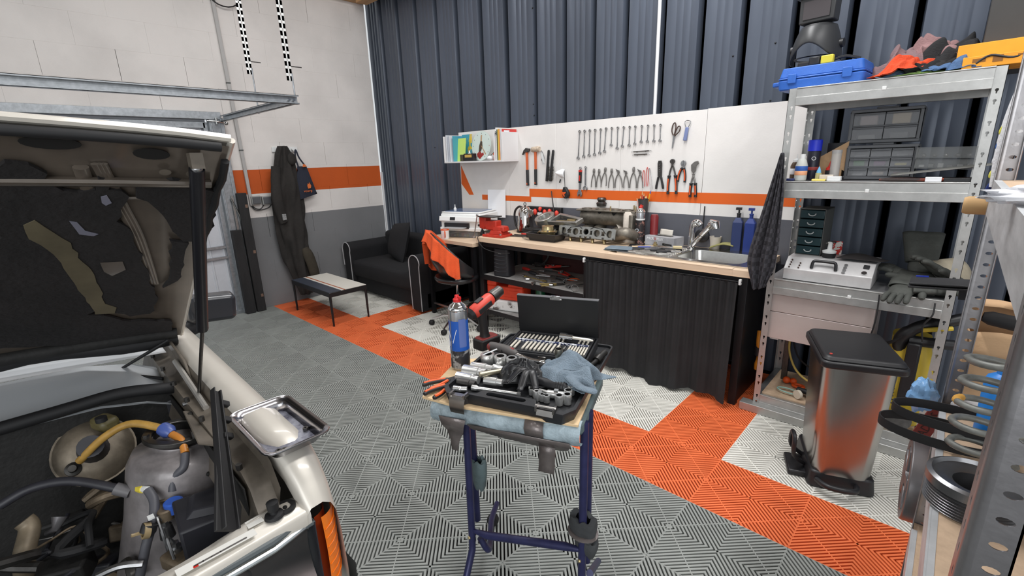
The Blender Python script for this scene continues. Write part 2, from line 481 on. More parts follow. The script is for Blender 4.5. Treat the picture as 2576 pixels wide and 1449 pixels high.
wallpoly([(1160,416),(1192,490),(1181,490),(1161,462)],m_stripe,'orange_stripe')
wallrect(-2.87,-1.895,.80,.985,m_greyp,'grey_band')
wallrect(-1.895,.372,.80,1.092,m_greyp,'grey_band')

def wframe(top,bot,off=.006):
    a=ony(top[0],top[1],PY-off); b_=ony(bot[0],bot[1],PY-off)
    up=(a-b_); L_=up.length; up.normalize()
    z=Vector((0,-1,0)); x=up.cross(z).normalized()
    m=Matrix((x,up,z)).transposed().to_4x4(); m.translation=b_
    return m,L_
def ring(b,ri,ro,z0,z1,M=None,seg=20,sides=None):
    b.lathe([(ri,z0),(ro,z0),(ro,z1),(ri,z1),(ri,z0)],seg,M,cap=False); return b
def cshape(b,ri,ro,gap,z0,z1,M=None,a0=-90,n=18,straight=.0):
    """open ring (opening centred at angle a0, half width gap degrees)"""
    vs=[]; fs=[]
    for i in range(n+1):
        a=R(a0+gap+(360-2*gap)*i/n)
        for (r_,z_) in ((ri,z0),(ro,z0),(ro,z1),(ri,z1)): vs.append((r_*math.cos(a),r_*math.sin(a),z_))
    for i in range(n):
        for k in range(4):
            fs.append((i*4+k,i*4+(k+1)%4,(i+1)*4+(k+1)%4,(i+1)*4+k))
    fs += [(0,1,2,3),(n*4+3,n*4+2,n*4+1,n*4)]
    b.add(vs,fs,M); return b
# --- combination spanners
sp_px=[((1459,331),(1455,398)),((1471.5,330),(1469,394)),((1484.5,329),(1482.5,391)),((1498,328),(1496,389)),((1512,326.5),(1509.5,385)),
         ((1525.5,324),(1521,381)),((1540,323),(1538,365)),((1555,322),(1553,373)),((1570,321),(1566,368)),((1585,320),(1583,366)),
         ((1599,319),(1597.5,362)),((1615.5,318),(1613.5,357)),((1631,317),(1629,356)),((1646.5,316),(1645.5,355)),((1662.5,315),(1661,354))]
ords=['leftmost and largest','second from the left','third from the left','fourth from the left','fifth from the left','sixth from the left',
        'seventh, short','eighth from the left','ninth from the left','tenth from the left','sixth from the right end','fourth from the right end','third from the right end','second from the right end','last on the right, thin']
ords[10]='fifth from the right end'
for i,((tp,bt),od) in enumerate(zip(sp_px,ords)):
    M,L_=wframe(tp,bt); s_=L_/.24
    s_=max(.5,s_)
    ro=.0125*(0.55+.45*s_)
    t=thing('combination_spanner','chrome combination spanner in the upper row on the tool wall, ' +od,'spanner',M=M,group='combination spanners on the tool wall')
    ww=.0055*(.55+.45*s_)
    MB().prism([(-ww*.9,.012),(ww*.9,.012),(ww*.75,L_-ro*.8),(-ww*.75,L_-ro*.8)],.001,.006).obj('shaft',m_tool,t,bev=.0015)
    b=MB(); ring(b,ro*.58,ro,0,.009,T((0,L_,0)) @ RX(-8),16); b.obj('ring_end',m_tool,t,bev=.001)
    b=MB(); cshape(b,ro*.62,ro*1.28,34,0,.007,T((0,0,0)) @ RZ(-12)); b.obj('open_end',m_tool,t,bev=.001)
    MB().cyl((0,L_+ro*.3,-.006),(0,L_+ro*.3,.012),.0016,seg=6).obj('nail',m_dksteel,t)
# --- adjustable spanner with grip and the small one
M,L_=wframe((1461,423),(1459,487))
t=thing('adjustable_spanner','adjustable spanner with a red and black grip hanging jaw down','spanner',M=M)
b=MB(); ring(b,.006,.012,0,.009,T((0,L_,0))); b.prism([(-.010,.03),(.010,.03),(.009,L_-.01),(-.009,L_-.01)],0,.008); b.obj('handle',m_tool,t,bev=.002)
MB().prism([(-.0135,L_*.42),(.0135,L_*.42),(.0135,L_*.93),(-.0135,L_*.93)],-.003,.012).obj('grip',m_rubber,t,bev=.004)
MB().prism([(-.006,L_*.5),(.006,L_*.5),(.006,L_*.72),(-.006,L_*.72)],.012,.0145).prism([(-.0137,L_*.85),(.0137,L_*.85),(.0137,L_*.93),(-.0137,L_*.93)],-.003,.0128).obj('grip_inlay',m_red,t,bev=.001)
MB().prism([(-.010,.035),(.012,.035),(.026,.0),(.024,-.02),(.010,-.028),(.008,-.008),(-.004,-.004),(-.012,-.024),(-.022,-.018),(-.022,.006)],0,.011).cyl((-.010,.018,.012),(.004,.018,.012),.005).obj('jaw',m_tool,t,bev=.002)
M,L_=wframe((1474,421),(1473,474))
t=thing('open_spanner','plain chrome spanner hanging beside the red gripped adjustable spanner','spanner',M=M)
b=MB(); ring(b,.005,.011,0,.008,T((0,L_,0))); b.prism([(-.007,.02),(.007,.02),(.008,L_-.008),(-.008,L_-.008)],.001,.006); b.obj('shaft',m_tool,t,bev=.0015)
b=MB(); cshape(b,.011,.023,40,0,.009); b.obj('open_end',m_tool,t,bev=.002)
# --- clamp pliers (grey forged), eight of them
def pliers(name,label,top,bot,spread,mh,head='straight',group=None,grip=None,hl=.22,r=.0042,cat='pliers',width=None,gl=.55,mj=None):
    M,L_=wframe(top,bot); mj=mj or mh
    t=thing(name,label,cat,M=M,group=group)
    pv=L_*(1-hl)
    for s_ in (-1,1):
        path=spline([(s_*spread,0,.004),(s_*spread*.95,pv*.35,.004),(s_*spread*.55,pv*.75,.004),(-s_*.003,pv*1.0,.004+s_*.002)],5)
        MB().tube(path,[r*1.0]*(len(path) // 2)+[r*1.05]*(len(path)-len(path) // 2),8).obj('handle',mh,t)
        if grip:
            gp=[p_ for p_ in path if p_.y < pv*gl+1e-6]
            MB().tube(gp,[r*2.0]+[r*1.8]*(len(gp)-2)+[r*2.1],10).obj('grip',grip[0],t)
            MB().tube([p_+Vector((0,0,r*1.1)) for p_ in gp[2:-1]],r*1.1,8).obj('grip_inlay',grip[1],t)
            MB().ball(gp[-1],r*2.5,10,6,sc=(1,.6,1)).obj('guard',grip[0],t)
        if head=='straight':
            MB().prism([(s_*.0008,pv),(s_*.010,pv+.004),(s_*.010,pv+(L_-pv)*.55),(s_*.0065,L_),(s_*.0035,L_),(s_*.004,pv+(L_-pv)*.5)][::s_],-.001,.008).obj('jaw',mj,t,bev=.001)
        elif head=='bent':
            MB().prism([(-s_*.004-.004,pv),(.010-s_*.002,pv),(.008,L_-.012),(-.006-.010*(s_ > 0),L_-.004+s_*.003),(-.022,L_-.004+s_*.006),(-.022,L_-.010+s_*.006),(-.008,L_-.016+s_*.004)],0+(s_ > 0)*.004,.004+(s_ > 0)*.004).obj('jaw',mj,t,bev=.001)
        elif head=='round':
            a=[(s_*.001,pv-.004)]+[(s_*(.001+.018*math.sin(R(q))),pv+(L_-pv)*(.5-.5*math.cos(R(q)))) for q in range(20,181,20)]
            MB().prism(a[::s_],-.002,.010).obj('jaw',mj,t,bev=.0015)
    MB().cyl((0,pv,-.003),(0,pv,.011),.0065,seg=12).obj('pivot',mj,t)
    return t
m_forged=mat('forged_grey_steel',(136,133,130),0.42,0.8,var=.2,vscale=30)
pl=[((1495,424),(1493.5,471),'straight',.021,'first from the left, straight jaws'),((1508,425),(1507,471),'straight',.022,'second from the left, straight jaws'),
      ((1524,421),(1519,467),'straight',.024,'third from the left, crossed and turned'),((1539.5,424),(1538,473),'straight',.024,'fourth from the left, stout straight jaws'),
      ((1556,425),(1557,472),'bent',.032,'fifth from the left, jaws bent aside'),((1575,427),(1576,473),'bent',.022,'sixth from the left, jaws bent square'),
      ((1595,420),(1593,473),'straight',.028,'seventh and tallest, straight jaws'),((1611,425),(1611,473),'bent',.022,'eighth, next to the red tweezers')]
for (a,b_,hd,spd,lb) in pl:
    pliers('clamp_pliers','grey forged clamp pliers in the lower row, ' +lb,a,b_,spd,m_forged,hd,'forged clamp pliers on the tool wall')
# --- tweezers
for (a,b_,m_,lb) in (((1620,428),(1620,470),m_red,'dark red curved pair beside the bent pliers'),((1629,421),(1628,469),m_red,'slim red pair in the middle'),((1634,423),(1640,476),m_tool,'bare steel pair on the right')):
    M,L_=wframe(a,b_)
    t=thing('tweezers','long tweezers hanging above the pen cup, ' +lb,'tweezers',M=M,group='tweezers on the tool wall')
    for s_ in (-1,1):
        MB().tube(spline([(s_*.001,L_,.003),(s_*.008,L_*.8,.003),(s_*.009,L_*.5,.003),(s_*.006,0,.003)],5),[.0022]*15+[.001],6).obj('arm',m_,t)
# --- gripped pliers
blk=mat('grip_black',(34,34,36),.5)
pliers('end_cutters','long end cutting nippers with orange and black grips',(1692.5,400),(1691,488),.032,m_dksteel,'round',grip=(blk,m_orange),hl=.13,r=.0055,gl=.62)
pliers('side_cutters','short side cutters with orange and black handles',(1721,403),(1714,458),.026,m_tool,'round',grip=(blk,m_orange),hl=.28,r=.005,gl=.9)
pliers('water_pump_pliers','water pump pliers with slanted grey jaw and orange black grips',(1746,414),(1743,496),.020,m_forged,'none',grip=(blk,m_orange),hl=.30,r=.0055,gl=.62)
M,L_=wframe((1746,405),(1743,496)); t=C.objects[-1] if False else None
wp=[o for o in bpy.data.objects if o.name=='water_pump_pliers'][0]
MB().prism([(-.016,L_*.74),(.0,L_*.66),(.014,L_*.72),(.020,L_*.86),(.038,L_*.93),(.030,L_*1.0),(.004,L_*.98),(-.018,L_*.9)],0,.010).obj('jaw',m_forged,wp,bev=.002)
# crimping pliers
M,L_=wframe((1661,404),(1660,475))
t=thing('crimping_pliers','black crimping pliers with a long flat head','pliers',M=M)
MB().prism([(-.016,L_*.42),(.016,L_*.42),(.018,L_*.9),(.012,L_),(-.012,L_),(-.018,L_*.9)],0,.008).obj('jaw',m_dksteel,t,bev=.002)
for z in (.6,.68,.76,.84): MB().cyl((-.004,L_*z,.007),(.004,L_*z,.0095),.004,seg=10).obj('die',m_tool,t)
for s_ in (-1,1):
    MB().prism([(s_*.004,L_*.45),(s_*.018,L_*.42),(s_*.022,L_*.3),(s_*.032,L_*.12),(s_*.034,0),(s_*.022,0),(s_*.014,L_*.22)][::s_],-.004,.014).obj('grip',blk,t,bev=.003)
# scissors
M,L_=wframe((1701,309),(1692,374))
t=thing('scissors','scissors with dark brown oval handles hanging point down','scissors',M=M)
for s_,m_ in ((-1,1),(1,1)):
    MB().prism([(s_*.004-.002,0),(s_*.005+.004*s_,L_*.55),(s_*.0,L_*.56),(0,.004)][::s_],.001+(s_ > 0)*.002,.003+(s_ > 0)*.002).obj('blade',m_tool,t)
m_brown=mat('brown_handle',(64,44,36),.45)
MB().tube(spline([(-.002,L_*.5,.004),(-.022,L_*.68,.004),(-.020,L_*.92,.004),(-.006,L_*1.0,.004),(.004,L_*.86,.004),(.002,L_*.64,.004)],5,True),.0042,8,closed=True).obj('handle',m_brown,t)
MB().tube(spline([(.004,L_*.5,.006),(.008,L_*.66,.006),(.022,L_*.86,.006),(.038,L_*.84,.006),(.034,L_*.68,.006),(.016,L_*.56,.006)],5,True),.0042,8,closed=True).obj('handle',m_brown,t)
MB().cyl((0,L_*.5,0),(0,L_*.5,.010),.004,seg=10).obj('pivot',m_tool,t)
# bottle opener
M,L_=wframe((1732,304),(1724,354))
t=thing('bottle_opener','bottle opener with a pale blue handle and wire loop','opener',M=M)
MB().prism([(-.014,0),(.013,0),(.012,L_*.68),(-.010,L_*.68)],0,.014).obj('handle',mat('pale_blue',(120,134,178),.5),t,bev=.004)
MB().tube(spline([(-.006,L_*.66,.006),(-.020,L_*.86,.006),(-.016,L_*1.0,.006),(.016,L_*1.0,.006),(.018,L_*.86,.006),(.006,L_*.66,.006)],5),.0028,8).obj('loop',m_tool,t)
# scribers
for (a,c,lb) in (((1587,382),(1641,378.5),'upper scriber with hooked ends'),((1590,389.5),(1635,387),'lower plain scriber')):
    A_=ony(a[0],a[1],PY-.006); B_=ony(c[0],c[1],PY-.006); ax=B_-A_
    t=thing('scriber','thin steel scriber held flat under the spanners, ' +lb,'scriber',A_,group='scribers on the tool wall')
    MB().tube([ax*.12,ax*.84],.0036,8).obj('handle',m_dksteel,t)
    MB().tube([ax*.12,ax*.03,Vector((0,0,-.006))],[.0018,.0014,.0006],6).tube([ax*.84,ax*.94,ax+Vector((0,0,-.006))],[.0018,.0014,.0006],6).obj('tip',m_tool,t)
    MB().cyl(ax*.3+Vector((0,.008,-.006)),ax*.3+Vector((0,-.008,-.006)),.0015,seg=6).cyl(ax*.7+Vector((0,.008,-.006)),ax*.7+Vector((0,-.008,-.006)),.0015,seg=6).obj('nail',m_dksteel,t)
# hammers
def hammer(label,top,bot,kind):
    M,L_=wframe(top,bot,.012)
    t=thing('hammer',label,'hammer',M=M)
    MB().prism([(-.009,L_*.42),(.009,L_*.42),(.0105,L_*.93),(-.0105,L_*.93)],-.008,.010).obj('handle',mat('orange_handle',(204,96,48),.5),t,bev=.004)
    MB().prism([(-.0125,0),(.0135,0),(.0105,L_*.06),(.0115,L_*.44),(-.0115,L_*.44),(-.011,L_*.06)],-.010,.012).obj('grip',blk,t,bev=.005)
    MB().prism([(-.004,L_*.03),(.004,L_*.03),(.003,L_*.08),(-.003,L_*.08)],.012,.0135).obj('grip_inlay',m_orange,t)
    if kind=='claw':
        MB().prism([(-.014,L_*.9),(.014,L_*.9),(.020,L_*.93),(.034,L_*.92),(.034,L_*1.0),(.018,L_*1.0),(-.002,L_*1.02),(-.030,L_*.96),(-.052,L_*.84),(-.046,L_*.85),(-.028,L_*.91)],-.012,.014).obj('head',m_dksteel,t,bev=.003)
    else:
        MB().tube([(-.042,L_*.975,.0),(-.036,L_*.975,.0),(.036,L_*.985,0),(.050,L_*.985,0)],[.020,.024,.025,.021],18).obj('head',mat('worn_rubber_head',(196,178,158),.8,var=.35,vscale=40),t)
    return t
hammer('claw hammer with a grey head and an orange and black handle',(1325,374),(1328,467),'claw')
hammer('rubber mallet with a worn pale head and orange black handle',(1347,374),(1348,465),'mallet')
# wire brushes
for (a,b_,lb) in (((1381,377),(1376,456),'left'),((1392.5,377),(1385,456),'right')):
    M,L_=wframe(a,b_,.010)
    t=thing('wire_brush','black handled wire brush with worn bristles, the ' +lb+' of the pair beside the mallet','brush',M=M,group='wire brushes on the tool wall')
    MB().prism([(-.012,0),(.012,0),(.012,L_*.48),(.009,L_*.55),(.0105,L_*.6),(.0085,L_*.66),(.0105,L_*.72),(.0085,L_*.78),(.0105,L_*.85),(.010,L_*.97),(.004,L_),(-.004,L_),(-.010,L_*.97),(-.0105,L_*.7),(-.012,L_*.5)],-.004,.010).obj('handle',blk,t,bev=.003)
    bb=MB(); rr=random.Random(5)
    for i in range(14):
        for k in range(4):
            y=L_*(.04+.42*i/13); x0=.010; z=-.002+.004*k
            bb.tube([(x0-.004,y,z),(x0+.018+rr.uniform(-.003,.004),y+rr.uniform(-.006,.006),z+rr.uniform(-.004,.006))],.0009,4,caps=False)
    o=bb.obj('bristles',mat('brush_wire',(70,62,52),.5,.5),t,smooth=0); o['kind']='stuff'
# safety glasses, mask, tape measure
M,L_=wframe((1366,380),(1372,416),.012)
t=thing('safety_glasses','clear safety glasses hanging between the mallet and the brushes','glasses',M=M)
m_clear=mat('clear_plastic',(225,230,232),.12,alpha=.4)
MB().grid(10,6,lambda i,j: (-.022+.030*j,L_*(.1+.85*i),.012+.012*math.sin(math.pi*i)*math.sin(math.pi*j))).obj('lens',m_clear,t,solid=.0015)
MB().tube(spline([(-.020,L_*.9,.01),(-.010,L_*1.05,.012),(.012,L_*.8,.02),(.022,L_*.35,.02)],5),.002,6).obj('temple',mat('dark_grey',(60,62,66),.5),t)
MB().tube([(-.022,L_*.5,.014),(-.019,L_*.34,.014)],.0035,6).obj('temple',blk,t)
M,L_=wframe((1413,400),(1410,476),.004)
t=thing('dust_mask','white folded dust mask hanging by its elastic strings','mask',M=M)
mk=MB()
def mf(i,j):
    a=math.pi*j
    x=-.040+.085*i; hgt=.038*(0.35+.65*min(1,i*1.6))
    return (x,L_*.53+hgt*(j-.5)*2*.95+.004*(1-i),.010+.045*math.sin(a)*(0.25+.75*math.sin(math.pi*min(1,.15+i*.8))))
mk.grid(10,10,mf).obj('mask_shell',mat('mask_white',(244,245,247),.8),t,solid=.002)
MB().tube(spline([(-.005,L_*1.0,.006),(-.02,L_*.85,.01),(-.036,L_*.6,.012),(-.03,L_*.3,.01),(-.028,L_*.02,.008),(-.01,L_*.08,.008),(.02,L_*.4,.012)],5),.0012,5).tube(spline([(0,L_,.006),(.004,L_*.9,.01),(.004,L_*.7,.01)],4),.0012,5).obj('elastic',m_paper,t)
MB().box(-.030,-.018,L_*.20,L_*.32,.006,.010,M=RZ(-18)).obj('tag',blk,t)
M,L_=wframe((1424,467),(1428,497),.004)
t=thing('tape_measure','black and orange tape measure hanging on a strap over the orange stripe','tape measure',M=M)
MB().prism([(-.032,.020),(-.018,-.004),(.012,-.008),(.034,.018),(.034,.040),(.012,L_*.86),(-.010,L_*.94),(-.030,L_*.6)],0,.032).obj('case',blk,t,bev=.006)
MB().prism([(-.028,.040),(-.012,.008),(-.004,.016),(-.010,.030),(.010,.040),(.012,.050),(-.016,.052),(-.024,.056)],.032,.0345).obj('case_inlay',m_orange,t,bev=.001)
MB().tube(spline([(-.004,L_*.9,.014),(-.002,L_*1.4,.008),(.0,L_*2.0,.004),(.004,L_*2.35,.004)],4),.003,6,flat=.5).obj('strap',blk,t)
# black cable tray / file rod standing on the bench in front of the wall
a=ony(1387,480,1.56); b_=ony(1397,562,1.52)
t=thing('long_file','long black file leaning against the tool wall above the power strip','file',b_)
d=a-b_
MB().tube([d*0,d*.98,d],[.0062,.0048,.001],8).obj('blade',blk,t)
MB().cyl(d*0+Vector((0,0,-.06))-d.normalized()*0,Vector((0,0,.01)),.009,seg=10).obj('handle',m_dksteel,t)
# power strip on the wall
p0=ony(1333,519,PY); p1=ony(1418,544,PY)
PSX0,PSX1=ony(1333,519,PY).x,ony(1417,530,PY).x
t=thing('power_strip','black power strip screwed under the white panel, full of red plugs','power strip',((PSX0+PSX1)/2,PY,1.06))
hw=(PSX1-PSX0)/2
MB().box(-hw,hw,-.040,-.001,-.028,.032).obj('housing',m_blackp,t,bev=.004)
for k in range(6):
    MB().lathe([(.017,0),(.020,0),(.020,.003),(.017,.003),(.017,0)],16,T((-hw+.06+k*.055,-.040,.002)) @ RX(90),cap=False).obj('socket',blk,t)
m_redplug=mat('red_plug',(226,70,56),.5)
for k,(u,v,s_) in enumerate(((1346,533,1.2),(1358,526,.9),(1370,534,1.1),(1382,532,1.0),(1400,537,1.1))):
    q=ony(u,v,PY-.055)
    pt=thing('plug','red plug in the wall power strip, ' +['leftmost','second from the left','middle one','fourth from the left','rightmost, turned face on'][k],'plug',q,group='red plugs in the power strip')
    MB().ball((0,0,0),.020*s_,14,10,sc=(.85,.75,1.2)).obj('plug_body',m_redplug,pt)
    MB().cyl((0,0,0),(0,.022,.006),.013,seg=10).obj('plug_face',m_redplug,pt)
    rr=random.Random(k)
    MB().tube(spline([(0,0,-.02),(.01*(k-2),.004,-.08),(.03*(2-k)+.01,-.01,-.14),(.05*(k-2),-.02,-.185)],5),.0032,6).obj('cable',blk,pt)
q=ony(1358,538,PY-.05)
tag(MB().box(-.025,.02,-.01,.015,-.012,.012).obj('white_plug',m_white,bev=.004,loc=q),'small white plug below the red plugs of the power strip','plug')
# wall socket and black adapter
q=ony(1535,543,PY)
t=thing('wall_socket','black surface-mounted wall socket above the intake manifold','socket',(q.x,PY,q.z))
MB().box(-.052,.052,-.05,-.001,-.050,.052).obj('housing',m_blackp,t,bev=.008)
t2=thing('power_adapter','black plug-in adapter with a cable, in the wall socket above the manifold','plug',(q.x-.04,PY-.05,q.z+.01))
MB().box(-.045,.045,-.045,-.001,-.025,.030).obj('adapter_body',blk,t2,bev=.008)
MB().tube(spline([(-.03,-.03,-.02),(-.09,-.05,-.05),(-.15,-.04,-.12),(-.19,-.05,-.17)],5),.0035,6).obj('cable',blk,t2)
q=ony(1768,592,PY)
t=thing('round_socket','black round socket on the grey band behind the tap','socket',(q.x,PY,q.z))
MB().lathe([(.050,0),(.050,.018),(.036,.028),(0,.030)],20,RX(90) @ T((0,0,0))).obj('housing',m_blackp,t)
MB().tube([(0,-.012,.03),(0,-.006,.21)],.004,6).obj('cable',blk,t)
# pen cup screwed to the wall
q=ony(1618,517,1.53)
t=thing('pen_cup','grey mesh cup fixed to the tool wall, holding pens and files','cup',(q.x,1.534,q.z))
m_mesh=mat('grey_mesh',(74,72,72),.5,.4)
MB().lathe([(.034,-.052),(.042,.048),(.044,.050),(.040,.050),(.033,-.050),(0,-.049)],20).obj('cup_wall',m_mesh,t)
MB().box(-.01,.01,.036,.046,-.02,.03).obj('bracket',m_mesh,t)
pens=[(-.024,.0,(150,44,40),'dark red'),(-.012,.012,(120,34,34),'brown red'),(-.004,-.010,(196,88,66),'orange red'),(.006,.008,(44,56,88),'navy'),(.016,-.006,(60,64,72),'dark grey'),(.026,.004,(232,170,40),'yellow and blue'),(-.028,-.012,(228,170,160),'pink')]
for k,(x,y,c_,nm) in enumerate(pens):
    pt=thing('pen',nm+' pen or marker standing in the mesh cup on the tool wall','pen',(q.x+x*.8,1.534+y,q.z-.045),group='pens in the wall cup')
    hh=[.115,.135,.15,.105,.12,.16,.10][k]; dx=[-.01,.004,-.006,.004,.01,.035,-.03][k]
    MB().tube([(0,0,0),(dx*.8,0,hh*.85)],.0055 if k not in (3,4) else .011,8).obj('barrel',mat('pen_%d' %k,c_,.4),pt)
    MB().tube([(dx*.8,0,hh*.85),(dx,0,hh)],[.005 if k not in (3,4) else .010,.002],8).obj('tip',mat('pen_tip',(200,170,120),.5) if k != 5 else mat('blue_cap',(50,90,180),.4),pt)
# --- white wall shelf with papers, clock, magazines
SX0,SX1,SY0,SZ=-2.86,-2.02,1.36,1.505
m_shw=mat('white_shelf_board',(226,224,224),.5)
t=thing('wall_shelf','white wall shelf box fixed to the left end of the tool wall','shelf',(SX0,PY,SZ))
w=SX1-SX0; d=PY-SY0
MB().box(0,w,-d,-.001,0,.014).obj('bottom_board',m_shw,t,bev=.001)
MB().box(w-.012,w,-d,-.001,.014,.262).obj('side_board',m_shw,t,bev=.001)
MB().box(w-.112,w-.102,-d,-.001,.014,.255).obj('divider',m_shw,t,bev=.001)
MB().box(0,.012,-d,-.001,.014,.262).obj('side_board',m_shw,t,bev=.001)
MB().box(.012,w-.012,-.012,-.001,.014,.05).obj('back_rail',m_shw,t)
def sheet(name,label,cat,x,y,z,wx,wz,m,rz=0,tilt=0,th=.002,group=None):
    M=T((x,y,z)) @ RZ(rz) @ RX(tilt)
    o=MB().box(-wx/2,wx/2,-th/2,th/2,0,wz).obj(name,m); o.matrix_world=M
    return tag(o,label,cat,group)
zs=SZ+.0145
mg=[(-2.825,20,.26,(214,217,222),'pale grey document folder with a curled corner at the left end of the wall shelf'),
      (-2.805,16,.25,(190,196,206),'blue grey document folder next to the curled one'),
      (-2.785,14,.255,(226,228,230),'white magazine between the folders and the green sheet'),
      (-2.745,10,.25,(76,158,186),'teal magazine standing behind the lime green sheet')]
for k,(x,rz,hz,c_,lb) in enumerate(mg):
    sheet('magazine',lb,'magazine',x,1.47+.006*k,zs,.008 if False else .010,hz,mat('mag_%d' %k,c_,.6),rz=-4+k,th=.19,tilt=0,group='papers on the wall shelf')
sheet('paper_sheet','lime green sheet of paper leaning in the white wall shelf','paper',-2.665,1.42,zs,.16,.225,mat('lime_paper',(206,236,120),.8),rz=-12,tilt=-6,th=.0015)
sheet('magazine','yellow and teal brochure leaning behind the lime green sheet','magazine',-2.66,1.49,zs,.19,.262,mat('mag_teal2',(70,160,182),.6,col2=(232,196,70),vscale=5,spot=(.52,.54)),rz=-10,tilt=-4,th=.004)
# clock
ck=thing('clock','round glass clock with a pale face and a red guitar picture on the wall shelf','clock',M=T((-2.41,1.47,zs+.140)) @ RZ(-2) @ RX(-6))
MB().lathe([(0,-.002),(.139,-.002),(.139,.003),(0,.003)],40,RX(90)).obj('clock_face',mat('glass_face',(206,220,214),.15,coat=.5),ck)
fm=mat('clock_art_dark',(74,60,50),.5); fr_=mat('clock_art_red',(150,48,44),.5); ft=mat('clock_art_tan',(176,138,100),.5)
def flatp(pts,m_,nm='clock_picture',y=-.0035):
    n=len(pts); MB().add([(p_[0],y,p_[1]) for p_ in pts]+[(p_[0],y+.0015,p_[1]) for p_ in pts],[tuple(range(n))]+[(i,(i+1)%n,n+(i+1)%n,n+i) for i in range(n)]).obj(nm,m_,ck,smooth=0)
flatp([(-.05,-.10),(-.015,-.125),(.02,-.10),(.045,-.085),(.035,-.06),(.01,-.07),(-.01,-.05),(-.04,-.06),(-.06,-.075)],fr_)
flatp([(-.035,-.06),(.0,-.05),(.02,-.01),(.015,.04),(-.01,.05),(-.03,.0)],fm)
flatp([(-.012,.045),(.006,.045),(.008,.10),(-.004,.105),(-.012,.09)],ft)
flatp([(.0,.0),(.004,.004),(.075,-.075),(.068,-.085)],ft,'clock_hand',-.005)
for k in range(12):
    a=R(30*k); x=.118*math.sin(a); z=.118*math.cos(a)
    MB().box(x-.002,x+.002,-.0045,-.0025,z-.004,z+.004).obj('hour_mark',blk if k != 3 else m_red,ck)
bx=thing('small_box','small black box with a gold label lying on the wall shelf','box',(-2.505,1.375,zs),R(6))
MB().box(-.06,.06,-.0,.055,0,.072).obj('box_body',m_blackp,bx,bev=.002)
MB().box(-.045,.045,-.0012,0,.035,.062).obj('label',mat('gold_label',(196,160,80),.5),bx)
tag(MB().box(-.022,.022,0,.04,0,.065).obj('small_box',mat('olive_dark',(70,66,48),.6),bev=.002,loc=(-2.60,1.37,zs)),'dark olive little carton left of the gold-labelled box','box')
tag(MB().lathe([(.022,0),(.024,.03),(.020,.07),(.008,.08),(.008,.10),(0,.102)],14).obj('bottle',m_white,loc=(-2.555,1.44,zs+.001)),'small white bottle behind the gold-labelled box','bottle')
sg=thing('work_glasses','orange and black work glasses on the wall shelf right of the clock','glasses',(-2.20,1.42,zs+.003),R(-20))
MB().grid(9,5,lambda i,j: (-.06+.12*i,-.02*math.sin(math.pi*i),.005+.04*j)).obj('lens',m_clear,sg,solid=.002)
MB().tube(spline([(-.06,.0,.04),(-.075,.05,.08),(-.05,.08,.11),(-.01,.07,.07)],5),.003,6).obj('temple',blk,sg)
MB().tube(spline([(.06,.0,.04),(.07,.06,.06),(.06,.1,.07)],5),.005,6).obj('temple',m_orange,sg)
tag(MB().prism([(-.05,0),(.05,0),(.06,.03),(.02,.05),(-.03,.02)],0,.07).obj('bag_clip',m_orange,bev=.004,loc=(-2.165,1.43,zs)),'orange plastic piece beside the shelf divider','plastic piece')
tag(MB().ball((0,0,.022),.03,12,8,sc=(1.1,.8,.7)).obj('paper_ball',m_paper,loc=(-2.20,1.372,zs)),'crumpled white tissue on the wall shelf','tissue')
# magazines in the right compartment and the red one on its side
for k,(x,c_,h,lb) in enumerate(((-2.105,(234,236,238),.288,'tall white magazine in the right compartment of the wall shelf'),(-2.092,(96,100,80),.27,'dark green spined magazine in the right compartment'),
                                    (-2.078,(232,200,90),.272,'yellow spined magazine in the right compartment'),(-2.064,(236,150,60),.274,'orange spined magazine in the right compartment'),(-2.050,(224,226,228),.272,'thin white magazine beside the orange spine'))):
    sheet('magazine',lb,'magazine',x,1.47,zs,.011,h,mat('spine_%d' %k,c_,.6),th=.20,group='magazines in the right compartment')
rb=thing('red_magazine','magazine with a red masthead standing at the right end of the wall shelf','magazine',(-2.0365,1.47,zs))
MB().box(-.005,.005,-.100,.100,0,.275).obj('cover',mat('mag_white',(228,230,234),.5),rb)
MB().box(.005,.0062,-.099,.099,.205,.273).obj('masthead',mat('mag_red',(214,66,60),.5),rb)
MB().box(.0062,.0068,-.07,.0,.222,.262).obj('label',m_paper,rb)
text('R',.05,blk,T((-.001-.066,-.1015,.235)) @ RX(90),rb,'lettering')
# ================================================================ WORKBENCH, DESK AND THEIR CONTENTS
WT=0.862                      # worktop surface
m_top=mat('beech_worktop',(226,200,172),0.45,var=0.09,vscale=2.2,stretch=(1.2,14,14))
m_frame=mat('black_steel_frame',(26,26,29),0.45,0.3,var=.2)
wbn=thing('workbench','long workbench with a beech worktop on a black steel frame','workbench',(-2.03,.99,0))
BW=2.315
MB().box(0,1.34,.0,.585,WT-.042,WT).box(2.31-.10,BW,.0,.585,WT-.042,WT).box(1.34,2.21,.0,.06,WT-.042,WT).box(1.34,2.21,.53,.585,WT-.042,WT).obj('worktop',m_top,wbn,bev=.002)
for (x,lb) in ((.012,0),(1.155,0),(2.25,0)):
    MB().box(x,x+.045,.015,.06,0,WT-.043).obj('leg',m_frame,wbn,bev=.002)
    MB().box(x,x+.045,.53,.575,0,WT-.043).obj('leg',m_frame,wbn,bev=.002)
MB().box(.057,2.25,.02,.055,WT-.083,WT-.043).obj('front_rail',m_frame,wbn,bev=.002)
MB().box(.057,2.25,.53,.565,WT-.083,WT-.043).obj('back_rail',m_frame,wbn)
m_dusty=mat('dusty_shelf_board',(150,148,146),.8,var=.3,vscale=9)
MB().box(.057,1.155,.01,.57,.497,.520).obj('shelf_board',m_dusty,wbn,bev=.001)
MB().box(.057,1.155,.004,.012,.478,.524).obj('shelf_edge',m_frame,wbn)
